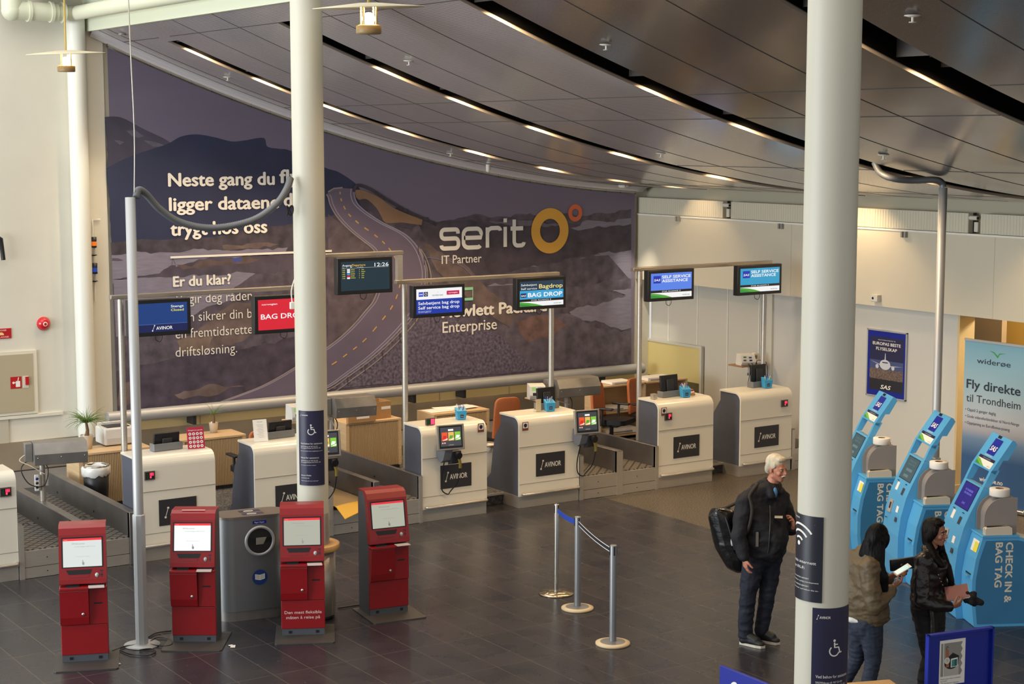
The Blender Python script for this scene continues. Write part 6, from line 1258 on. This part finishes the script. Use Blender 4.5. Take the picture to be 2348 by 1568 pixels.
# ================================================================ PEOPLE
SPH = []
for i in range(1, 8):
    for j in range(14):
        a, b = math.pi*i/8, 2*math.pi*j/14; SPH.append((math.sin(a)*math.cos(b), math.sin(a)*math.sin(b), math.cos(a)))
SPH += [(0, 0, 1), (0, 0, -1)]
from mathutils import noise as mnoise
def blob(name, parts, mt_, voxel, parent, sm=5, wr=None):
    """one continuous surface grown round a list of hulls; each hull is a list of (centre, radius or radii[, matrix])"""
    bm = bmesh.new()
    for h in parts:
        vs = []
        for e in h:
            c, r = e[0], e[1]; r = r if isinstance(r, (tuple, list)) else (r, r, r); q = e[2] if len(e) > 2 else I4
            for p in SPH: vs.append(bm.verts.new(q @ Vector((c[0]+p[0]*r[0], c[1]+p[1]*r[1], c[2]+p[2]*r[2]))))
        g = bmesh.ops.convex_hull(bm, input=vs)
        junk = {v for v in g['geom_interior'] if isinstance(v, bmesh.types.BMVert)} | {v for v in g['geom_unused'] if isinstance(v, bmesh.types.BMVert)}
        bmesh.ops.delete(bm, geom=list(junk), context='VERTS')
    bmesh.ops.recalc_face_normals(bm, faces=bm.faces[:])
    me = bpy.data.meshes.new(name+'_raw'); bm.to_mesh(me); bm.free()
    o = bpy.data.objects.new(name+'_raw', me); COL.objects.link(o)
    rm_ = o.modifiers.new('r', 'REMESH'); rm_.mode = 'VOXEL'; rm_.voxel_size = voxel
    s_ = o.modifiers.new('s', 'SMOOTH'); s_.iterations = sm; s_.factor = .5
    dg_ = bpy.context.evaluated_depsgraph_get(); dg_.update()
    m2 = bpy.data.meshes.new_from_object(o.evaluated_get(dg_)); m2.name = name
    bpy.data.objects.remove(o); bpy.data.meshes.remove(me)
    if wr:      # cloth folds: ridged noise pushed along the normals
        amp, fr, st = wr; nv = [v.normal.copy() for v in m2.vertices]
        for v, n in zip(m2.vertices, nv):
            p = Vector((v.co.x*fr, v.co.y*fr, v.co.z*fr*st)); a = mnoise.noise(p); b = mnoise.noise(p*2.1+Vector((5, 3, 1)))
            v.co += n*(amp*(.7-2.2*abs(a))+amp*.45*(.4-1.6*abs(b)))
        m2.update()
    m2.polygons.foreach_set('use_smooth', [True]*len(m2.polygons)); m2.materials.clear(); m2.materials.append(mt_)
    ob = bpy.data.objects.new(name, m2); COL.objects.link(ob); ob.parent = parent; return ob
def limb(*pts): return [[pts[i], pts[i+1]] for i in range(len(pts)-1)]
def headmat(c, f, pitch=0, roll=0, s=1.0): return Matrix.Translation(c) @ Matrix.Rotation(math.atan2(f[1], f[0])-math.pi/2, 4, 'Z') @ Matrix.Rotation(pitch, 4, 'X') @ Matrix.Rotation(roll, 4, 'Y') @ Matrix.Diagonal((s, s, s, 1))
def head_parts(Q, fem=False):
    j = .85 if fem else 1.0
    P = [[((0, -.012, .04), (.073, .093, .086))], [((0, .025, .0), (.064, .062, .075)), ((0, .055, -.088), (.028*j, .026, .022))], [((.046*j, .0, -.058), .022), ((-.046*j, .0, -.058), .022), ((0, .055, -.092), .02)],
         [((0, .088, .012), .009), ((0, .108, -.026), (.011, .012, .011))], [((.013, .094, -.032), .009), ((-.013, .094, -.032), .009)], [((.032, .076, .022), .012), ((-.032, .076, .022), .012)],
         [((.074, -.008, .012), (.009, .018, .02)), ((.074, -.008, -.022), (.008, .012, .014))], [((-.074, -.008, .012), (.009, .018, .02)), ((-.074, -.008, -.022), (.008, .012, .014))],
         [((.04, .062, -.025), .022)], [((-.04, .062, -.025), .022)], [((.016, .082, -.058), .008), ((-.016, .082, -.058), .008)]]
    return [[(c, r, Q) for c, r in h] for h in P]
def face(Q, parent, brow, lip, eye='3A2A20'):
    for s_ in (1, -1):
        m = MB(); m.ball((s_*.031, .080, .004), (.012, .009, .0055), mat('eye_white', 'B9B0A8', .3), Q, 12); m.ball((s_*.031, .088, .004), (.006, .004, .006), mat('iris_'+eye, eye, .2), Q, 10); m.build('eye', parent)
        m = MB(); m.tube([(s_*.014, .092, .020), (s_*.032, .092, .026), (s_*.05, .078, .021)], [.004, .0045, .003], brow, Q, 8, cr=3); m.build('eyebrow', parent)
    m = MB(); m.ball((0, .087, -.055), (.020, .006, .004), lip, Q, 12); m.ball((0, .085, -.062), (.017, .006, .0045), lip, Q, 12); m.build('mouth', parent)
def hand(w, d, n, side, curl=.5, s=1.0, spread=1.0):
    """palm, four unequal bent fingers and a thumb from the side of the palm"""
    w, d, n = Vector(w), Vector(d).normalized(), Vector(n); n = (n-d*n.dot(d)).normalized(); a = d.cross(n)*side
    out = []
    k0 = [w+d*(.085-.006*abs(i-1.2))*s+a*(.033-.021*i)*s*spread for i in range(4)]
    out.append([(w, .021*s), (w+d*.03*s+a*.022*s, .016*s), (w+d*.03*s-a*.022*s, .016*s)] + [(k, .0125*s) for k in k0])
    for i, (L, r) in enumerate(((.070, .0095), (.078, .0098), (.072, .0093), (.056, .0083))):
        p = k0[i]; ang = 0
        for j, fr in enumerate((.45, .31, .24)):
            ang += curl*(1.0 if j else .7)*(1+.08*i); v = d*math.cos(ang)+n*math.sin(ang)+a*(.08*(1.5-i))*(1-ang/3)
            q = p+v.normalized()*L*fr*s; out.append([(p, r*s*(1-.08*j)), (q, r*s*(.93-.08*j))]); p = q
    p = w+d*.025*s+a*.026*s; v = (d*.55+a*.75+n*.35).normalized(); q = p+v*.036*s; out.append([(p, .0145*s), (q, .0115*s)])
    v = (d*.85+a*.25+n*(.35+curl*.3)).normalized(); r_ = q+v*.028*s; out.append([(q, .0112*s), (r_, .010*s)]); out.append([(r_, .010*s), (r_+(v+n*.25).normalized()*.022*s, .0085*s)])
    return out
def person(p, label):
    o = thing('person', label, 'person', (p.x, p.y, 0), math.atan2(p.y, p.x)-math.pi/2); return o
# ---------------- man with the duffel bag
navy_cloth = mat('navy_jacket_cloth', '121219', .8, noise=(14, .2), bump=(18, .5)); denim = mat('dark_denim', '161B2B', .8, noise=(30, .2), bump=(14, .5)); shoe_b = mat('shoe_black', '17171A', .5); sole = mat('shoe_sole_white', 'C9C4B6', .6)
mp0 = G(1740, 1475); man = person(mp0, 'grey-haired man in dark jacket and jeans walking with a black bag on his shoulder')
HQ = headmat((.135, -.02, 1.695), (.80, -.60), -.05, 0, 1.02)
wR, wL = (-.145, -.235, .885), (.30, .02, 1.13)
body = head_parts(HQ)+[[((.12, .0, 1.62), .056), ((.06, .0, 1.46), .068)]]
body += [[((-.09, -.07, 1.36), .10), ((.12, .08, 1.36), .10), ((.04, 0, 1.2), .12)], [((.04, 0, 1.2), .12), ((.07, -.02, 1.05), .13), ((.03, 0, .92), .13)]]
body += limb(((-.15, -.12, 1.40), .05), ((-.195, -.19, 1.10), .043), (wR, .029)) + limb(((.18, .12, 1.40), .05), ((.28, .15, 1.10), .043), (wL, .03))
body += limb(((-.05, -.06, .90), .085), ((-.11, -.09, .47), .055), ((-.125, -.06, .09), .036), ((-.05, -.10, .045), .024)) + limb(((.10, .05, .90), .085), ((.07, .03, .48), .055), ((.02, .05, .10), .036), ((.10, .02, .045), .024))
body += hand(wR, (.12, -.02, -1), (.8, .35, .2), 1, .42, 1.05) + hand(wL, (-.05, -.25, 1), (-.9, -.3, 0), -1, .6, 1.0)
man_skin = mat('weathered_skin', 'BE7F66', .5, noise=(25, .08))
bo = blob('body', body, man_skin, .0055, man, 3)
face(HQ, man, mat('grey_brow', '8D8478', .7), mat('lip_tone', '9A5A4C', .5))
m = MB(); m.tube([(-.03, .086, -.052), (-.012, .098, -.045), (.012, .098, -.045), (.03, .086, -.052)], [.005, .008, .008, .005], mat('white_moustache', 'D8CFC0', .8), HQ, 8, cr=3); m.build('moustache', man)
hairm = mat('silver_blond_hair', 'C9BDA6', .7, noise=(40, .2), bump=(60, .5), stretch=(1, 1, .25))
hp_ = [[((0, -.02, .062), (.080, .096, .085))], [((0, .052, .10), (.055, .034, .026)), ((0, -.02, .10), (.06, .07, .045))], [((0, -.075, .0), (.068, .036, .06)), ((0, -.04, .05), (.078, .06, .06))], [((.07, .005, .045), (.012, .035, .035))], [((-.07, .005, .045), (.012, .035, .035))]]
blob('hair', [[(c, r, HQ) for c, r in h] for h in hp_], hairm, .007, man, 3)
jk = [[((-.11, -.09, 1.37), .105), ((.14, .09, 1.37), .105), ((.04, .0, 1.42), .10)], [((-.11, -.09, 1.36), .11), ((.14, .09, 1.36), .11), ((.05, .0, 1.2), .155), ((.02, -.05, 1.15), .15)], [((-.02, -.05, 1.18), .15), ((.12, .03, 1.15), .145), ((.12, -.06, 1.08), .13), ((-.03, -.05, 1.02), .14)], [((-.02, -.05, 1.05), .145), ((.12, .03, 1.05), .14), ((.12, -.07, 1.04), .135), ((-.03, -.05, .93), .14), ((.10, .03, .93), .145), ((.08, -.05, .94), .14)]]
jk += limb(((-.15, -.12, 1.40), .088), ((-.175, -.16, 1.25), .082), ((-.205, -.20, 1.09), .074), ((-.175, -.225, .97), .064), ((-.15, -.235, .905), .056)) + limb(((.18, .12, 1.39), .088), ((.285, .15, 1.10), .07), ((.298, .05, 1.12), .058))
jk += [[((.10, .045, 1.55), .045), ((.045, -.01, 1.56), .045), ((.10, -.035, 1.50), .06)], [((.15, .05, 1.52), .04), ((.165, -.01, 1.47), .035), ((.13, .06, 1.54), .04)], [((.06, -.05, 1.53), .04), ((.09, -.10, 1.46), .04)], [((.09, .0, 1.51), .08), ((-.12, -.10, 1.43), .08), ((.15, .10, 1.43), .08)], [((.04, .05, 1.58), .03), ((.0, -.02, 1.57), .03), ((-.02, .07, 1.50), .05), ((-.04, .0, 1.52), .04)], [((-.01, .05, 1.50), .035), ((.01, .07, 1.47), .06), ((-.06, .0, 1.47), .05)], [((-.04, -.04, 1.48), .03), ((.03, -.09, 1.42), .03)], [((.13, .06, 1.49), .03), ((.12, -.05, 1.43), .03)], [((-.05, .02, 1.51), .025), ((-.05, -.03, 1.50), .025)], [((-.06, .05, 1.45), .06), ((.0, .09, 1.44), .06)]]
blob('jacket', jk, navy_cloth, .008, man, 4, (.009, 7, 1.3))
m = MB(); m.ball((.125, -.085, 1.485), (.024, .026, .05), mat('shirt_light_blue', '4A7CA8', .8)); m.build('shirt', man)
m = MB(); m.tube([(.08, -.128, 1.37), (.085, -.168, 1.25), (.083, -.198, 1.15), (.08, -.203, 1.05), (.07, -.19, .93)], .006, mat('zip_dark', '2E2A28', .4), seg=6, cr=4); m.build('zipper', man)
m = MB(); m.b2((.125, -.178, 1.262), (.20, -.13, 1.275), mat('chest_badge', 'C4B8A2', .5), T(0, 0, 0, .0)); m.build('chest_badge', man)
m = MB(); m.b2((-.045, -.206, .99), (-.02, -.185, 1.13), mat('pocket_zip', '76706A', .3, .3)); m.build('pocket_zip', man)
m = MB(); m.tube([(-.04, -.06, 1.555), (-.07, -.13, 1.525), (-.11, -.19, 1.47), (-.10, -.20, 1.42), (-.085, -.215, 1.34), (-.10, -.225, 1.22), (-.13, -.20, 1.12), (-.17, -.13, 1.08)], .016, mat('strap_olive', '2F2A24', .8), seg=8, cr=4); 
tr = [[((-.04, -.05, .93), .12), ((.10, .04, .93), .12), ((.03, 0, .86), .13)]] + limb(((-.045, -.055, .88), .115), ((-.085, -.075, .66), .098), ((-.112, -.09, .47), .078), ((-.125, -.075, .28), .073), ((-.128, -.06, .10), .068)) + limb(((.10, .04, .88), .115), ((.09, .035, .66), .095), ((.072, .02, .48), .078), ((.045, .035, .28), .07), ((.022, .05, .115), .066))
blob('trousers', tr, denim, .008, man, 4, (.008, 8, 1.5))
def shoe(h, t_, parent, up, so):
    h, t_ = Vector(h), Vector(t_); d = (t_-h).normalized()
    blob('shoe', [[(h+Vector((0, 0, .05)), .042), (h+d*.04+Vector((0, 0, .095)), .046), (h+d*.13+Vector((0, 0, .06)), .044)], [(h+d*.08+Vector((0, 0, .055)), .046), (t_-d*.03+Vector((0, 0, .035)), (.044, .044, .03))]], up, .006, parent, 3)
    s_ = Vector((-d.y, d.x, 0)); m = MB(); L = (t_-h).length; pts = [(-.035, -.02), (-.04, .0), (-.035, .025), (.06, .036), (L*.7, .05), (L-.01, .04), (L+.018, .0), (L-.01, -.042), (L*.7, -.05), (.06, -.036)]
    m.prism(pts, so, frame(h, d, s_), .002, .026); m.build('sole', parent, .004)
shoe((-.145, -.06, 0), (.045, -.145, 0), man, shoe_b, sole); shoe((.005, .065, 0), (.185, -.01, 0), man, shoe_b, sole)
m2_ = m
bag = thing('duffel_bag', 'glossy black duffel bag slung behind the walking man on a strap', 'bag', man.location, man.rotation_euler.z)
blob('bag_body', [[((-.45, .06, 1.20), .05), ((-.40, .12, 1.10), .08), ((-.43, .10, 1.22), .065), ((-.40, .02, 1.25), .05), ((-.33, .08, 1.17), .12), ((-.30, .10, .95), .14), ((-.34, .10, 1.0), .12)], [((-.30, .10, .95), .145), ((-.23, .08, .80), .125), ((-.20, .08, .77), .11)]], mat('black_tarpaulin', '121214', .22, bump=(10, .8), noise=(8, .3)), .009, bag, 4)
m2_.build('shoulder_strap', bag); m = MB(); m.tube([(-.04, -.06, 1.555), (-.08, .06, 1.52), (-.16, .16, 1.38), (-.30, .15, 1.29), (-.38, .10, 1.27)], .016, mat('strap_olive', '2F2A24', .8), seg=8, cr=4); m.build('rear_strap', bag)
m = MB(); m.tube([(-.33, -.03, 1.22), (-.29, -.05, 1.1), (-.24, -.06, .92)], .012, black, seg=6, cr=4); m.ball((-.265, -.055, 1.0), (.016, .01, .05), mat('bag_label_white', 'C8C8CC', .4)); m.build('grab_handle', bag)
# ---------------- woman with phone (olive jacket)
def feet_trousers(): pass
olive_c = mat('olive_bomber_cloth', '5A4B33', .6, noise=(10, .15), bump=(16, .7)); jean2 = mat('blue_grey_denim', '242C3D', .8, noise=(30, .2), bump=(14, .4)); hair_b = mat('black_hair', '070608', .45, bump=(70, .8), stretch=(1, 1, .08), noise=(60, .4), spec=.15); hair_br = mat('dark_brown_hair', '0F0A09', .45, bump=(70, .8), stretch=(1, 1, .1), noise=(60, .4), spec=.15); skin2 = mat('tan_skin', 'A8735A', .5)
p0 = PD(2010, 1200, 14.05); w1 = person(Vector((p0.x, p0.y, 0)), 'woman with long black hair in olive bomber jacket looking at her phone')
f1 = (.80, .60); HQ = headmat((.015, .0, 1.525), f1, -.35, 0, .95); wR, wL = (.15, -.06, 1.15), (.16, .06, 1.22)
body = head_parts(HQ, True)+[[((-.0, .0, 1.46), .046), ((-.08, .0, 1.36), .055)], [((-.17, .07, 1.31), .07), ((-.03, -.09, 1.31), .07), ((-.1, 0, 1.1), .09)], [((-.1, 0, 1.1), .09), ((-.08, 0, .92), .11)]]
body += limb(((-.04, -.12, 1.33), .04), ((-.0, -.18, 1.02), .035), (wR, .024)) + limb(((-.19, .10, 1.33), .04), ((-.06, .17, 1.06), .035), (wL, .024))
body += limb(((-.03, -.04, .86), .07), ((.0, -.05, .50), .05), ((-.05, -.03, .09), .034), ((.03, .0, .03), .03)) + limb(((-.12, .04, .86), .07), ((-.13, .06, .50), .05), ((-.30, .10, .11), .034), ((-.24, .14, .04), .03))
body += hand(wR, (.75, .25, .55), (-.3, .4, .8), 1, .75, .9) + hand(wL, (.8, .1, .25), (0, -.7, .6), -1, .6, .9)
blob('body', body, skin2, .0055, w1, 3)
face(HQ, w1, hair_b, mat('lip_rose', '8C4E46', .5))
hh = [[((0, -.022, .05), (.082, .098, .088))], [((0, -.06, .02), (.085, .06, .08)), ((.05, -.02, -.06), (.035, .05, .07)), ((0, -.07, -.08), (.07, .04, .06))], [((-.07, .01, .0), (.018, .045, .07))], [((.07, .02, .0), (.02, .05, .08))]]
hw = [[(HQ @ Vector((.055, -.01, -.05)), .05), (HQ @ Vector((.0, -.06, -.06)), .06), (Vector((.01, -.11, 1.33)), (.065, .04, .05))], [((.0, -.11, 1.36), (.07, .04, .06)), ((.05, -.13, 1.22), (.055, .03, .06))], [((.055, -.13, 1.24), (.055, .03, .06)), ((.085, -.125, 1.07), (.022, .018, .03)), ((.06, -.13, 1.06), (.02, .018, .03))], [((-.08, -.03, 1.40), (.06, .06, .06)), (HQ @ Vector((0, -.07, -.06)), .06), ((-.0, -.09, 1.33), .05)]]
blob('hair', [[(c, r, HQ) for c, r in h] for h in hh]+hw, hair_b, .008, w1, 4)
jk = [[((-.18, .07, 1.31), .085), ((-.03, -.10, 1.31), .09), ((-.1, 0, 1.36), .07)], [((-.18, .07, 1.29), .10), ((-.04, -.09, 1.29), .10), ((-.14, .03, 1.05), .135), ((-.06, -.05, 1.05), .135)], [((-.14, .03, 1.05), .14), ((-.05, -.05, 1.05), .14), ((-.12, .02, .93), .135), ((-.0, -.05, .92), .125)]]
jk += limb(((-.05, -.12, 1.32), .085), ((-.03, -.17, 1.17), .078), ((.0, -.19, 1.01), .068), ((.07, -.13, 1.06), .06), ((.125, -.08, 1.12), .048)) + limb(((-.19, .10, 1.32), .08), ((-.06, .18, 1.05), .062), ((.10, .10, 1.17), .048))
jk += [[((-.11, .03, 1.405), .055), ((-.05, -.05, 1.40), .055)], [((-.13, .03, .885), (.145, .13, .03)), ((-.0, -.05, .88), (.13, .12, .03))]]
blob('jacket', jk, olive_c, .008, w1, 4, (.010, 8, 1.5))
blob('shirt', [[((-.15, -.0, .87), (.10, .11, .03)), ((-.10, -.03, .85), (.10, .10, .02))], [((-.17, -.03, .86), (.06, .08, .04)), ((-.12, -.06, .845), (.04, .06, .012))]], mat('white_shirt', 'D8D6D2', .8), .008, w1, 3)
tr = [[((-.11, .03, .88), .115), ((-.03, -.04, .88), .115), ((-.07, -.02, .80), .125)]] + limb(((-.03, -.045, .84), .105), ((-.01, -.05, .66), .086), ((.0, -.05, .50), .064), ((-.03, -.04, .33), .06), ((-.05, -.03, .08), .04)) + limb(((-.12, .035, .84), .105), ((-.125, .05, .66), .086), ((-.13, .06, .50), .064), ((-.21, .08, .33), .06), ((-.30, .10, .10), .04))
blob('jeans', tr, jean2, .008, w1, 4, (.005, 12, 2.2))
shoe((-.08, -.04, 0), (.12, .08, 0), w1, shoe_b, sole); shoe((-.33, .08, 0), (-.13, .20, 0), w1, shoe_b, sole)
ph = thing('mobile_phone', 'white mobile phone with lit screen held by the woman in olive jacket', 'phone', (0, 0, 0)); ph.location = w1.matrix_basis @ Vector((0, 0, 0)); ph.rotation_euler = w1.rotation_euler
Q = frame((.155, -.045, 1.245), (.70, .30, .42), (-.35, .75, .15)); m = MB(); m.b2((-.0, -.035, 0), (.15, .035, .008), white_ink, Q, bev=.003); m.build('case', ph); m = MB(); m.rect(.014, -.031, .136, .031, mat('phone_screen', '6FB4C8', .2, emit=.35), Q, z=.0085); m.build('screen', ph)
wa = thing('black_wallet', 'large black wallet held under the phone by the woman in olive jacket', 'wallet', ph.location, w1.rotation_euler.z)
Q = frame((.12, .07, 1.245), (.95, .25, .12), (.0, -.15, 1)); m = MB(); m.b2((0, -.0, -.012), (.20, .10, .012), mat('wallet_leather', '16161A', .35), Q, bev=.006); m.build('cover', wa); m = MB(); m.b2((.0, .045, -.0135), (.2, .05, -.011), mat('wallet_zip', '4A4A4C', .3, .5), Q); m.build('zipper', wa)
# ---------------- woman with notebook (black leather jacket)
leather = mat('black_leather', '1A1719', .3, noise=(10, .25), bump=(16, .8)); blackc = mat('black_trousers', '131216', .8, bump=(14, .3))
p0 = PD(2140, 1178, 14.4); w2 = person(Vector((p0.x, p0.y, 0)), 'dark-haired woman in black leather jacket holding a pink notebook')
HQ = headmat((.02, -.0, 1.52), (.92, -.38), .03, 0, .95); wR, wL = (.17, -.19, .955), (.19, .02, 1.06)
body = head_parts(HQ, True)+[[((.0, .0, 1.46), .046), ((-.02, .0, 1.35), .055)], [((-.05, -.10, 1.29), .07), ((.02, .10, 1.29), .07), ((-.01, 0, 1.08), .085)], [((-.01, 0, 1.08), .085), ((-.02, 0, .9), .10)]]
body += limb(((-.06, -.14, 1.31), .04), ((-.07, -.22, 1.0), .034), (wR, .024)) + limb(((.03, .15, 1.31), .04), ((.07, .19, 1.03), .034), (wL, .024))
body += limb(((-.04, -.05, .86), .07), ((-.0, -.07, .48), .048), ((-.05, -.06, .08), .034), ((.04, -.09, .03), .028)) + limb(((.02, .06, .86), .07), ((.05, .06, .48), .048), ((.01, .05, .08), .034), ((.10, .02, .03), .028))
body += hand(wR, (.85, .25, .35), (-.1, .7, .6), 1, .8, .9) + hand(wL, (.8, -.35, .2), (.1, -.5, -.8), -1, .45, .9)
blob('body', body, skin2, .0055, w2, 3)
face(HQ, w2, hair_br, mat('lip_rose', '8C4E46', .5))
hh = [[((0, -.022, .052), (.082, .098, .09))], [((0, -.055, .03), (.088, .065, .08)), ((0, -.06, -.07), (.082, .055, .06))], [((.072, .012, .03), (.02, .05, .05)), ((.074, -.02, -.03), (.022, .03, .05))], [((-.072, .012, .03), (.02, .05, .05)), ((-.074, .0, -.05), (.022, .04, .07))], [((.074, -.035, -.04), (.022, .035, .06)), ((.06, -.05, -.11), (.03, .035, .05))], [((0, .055, .095), (.06, .03, .022)), ((0, 0, .11), (.06, .06, .03))]]
hw = [[(HQ @ Vector((-.07, .01, -.07)), .03), ((.09, .02, 1.33), .03)], [((.09, .0, 1.34), .032), ((.13, -.04, 1.24), .03)], [((.13, -.04, 1.25), .032), ((.16, -.05, 1.14), .028), ((.17, -.05, 1.09), .018)], [(HQ @ Vector((.06, -.04, -.09)), .035), ((.02, -.12, 1.33), .03), ((.08, -.13, 1.28), .025)]]
blob('hair', [[(c, r, HQ) for c, r in h] for h in hh]+hw, hair_br, .008, w2, 4)
jk = [[((-.06, -.11, 1.30), .085), ((.03, .11, 1.30), .085), ((-.01, 0, 1.34), .07)], [((-.06, -.10, 1.28), .095), ((.03, .10, 1.28), .095), ((.04, -.02, 1.24), .10), ((-.06, -.05, 1.05), .11), ((.01, .05, 1.05), .11)], [((-.05, -.05, 1.06), .112), ((.01, .05, 1.06), .112), ((-.05, -.06, .95), .12), ((.01, .06, .95), .12)]]
jk += limb(((-.07, -.14, 1.31), .078), ((-.085, -.19, 1.16), .07), ((-.075, -.225, 1.0), .062), ((.05, -.21, .96), .054), ((.145, -.195, .955), .044)) + limb(((.03, .15, 1.31), .075), ((.07, .20, 1.02), .058), ((.16, .06, 1.055), .044))
jk += [[((-.05, -.05, 1.39), .04), ((-.03, .06, 1.39), .04)], [((.03, -.1, 1.34), .03), ((.09, -.07, 1.2), .02)]]
blob('leather_jacket', jk, leather, .008, w2, 4, (.008, 8, 1.5))
m = MB(); m.tube([(.0, -.175, .93), (.015, -.18, .84), (.02, -.18, .72)], [.018, .018, .022], leather, seg=8, cr=3); m.build('jacket_belt', w2)
m = MB(); 
for k in range(4): m.ball((.055+.012*k, -.135+.01*k, 1.20-.03*k), .006, chrome, seg=8)
m.build('studs', w2)
tr = [[((-.05, -.06, .90), .115), ((.01, .06, .90), .115), ((-.03, 0, .82), .125)]] + limb(((-.045, -.055, .86), .105), ((-.02, -.065, .66), .085), ((-.0, -.07, .48), .06), ((-.035, -.065, .30), .055), ((-.05, -.06, .08), .038)) + limb(((.02, .06, .86), .105), ((.04, .06, .66), .085), ((.05, .06, .48), .06), ((.03, .055, .30), .055), ((.01, .05, .08), .038))
blob('trousers', tr, blackc, .008, w2, 4, (.005, 10, 1.8))
shoe((-.08, -.05, 0), (.12, -.12, 0), w2, shoe_b, black); shoe((-.02, .06, 0), (.18, .0, 0), w2, shoe_b, black)
nb = thing('pink_notebook', 'dusty pink notebook held by the woman in the leather jacket', 'notebook', w2.location, w2.rotation_euler.z)
Q = frame((.13, -.15, .985), (.95, .05, .22), (-.15, .55, .55)); m = MB(); m.b2((0, 0, -.012), (.19, .13, .012), mat('dusty_pink_cover', '8E5752', .5), Q, bev=.004); m.build('cover', nb); m = MB(); m.b2((.01, -.001, -.009), (.191, .128, .009), paper, Q); m.build('pages', nb)
gl = thing('black_scarf', 'bunched black furry scarf in the hand of the woman with the notebook', 'scarf', w2.location, w2.rotation_euler.z)
rr = random.Random(8); blob('scarf_cloth', [[((.30+rr.uniform(-.02, .11), -.10+rr.uniform(-.04, .04), 1.01+rr.uniform(-.05, .05)), rr.uniform(.012, .028)), ((.33, -.10, 1.01), .03)] for _ in range(26)], mat('black_fur', '101012', .9, bump=(60, 1.0)), .007, gl, 1)
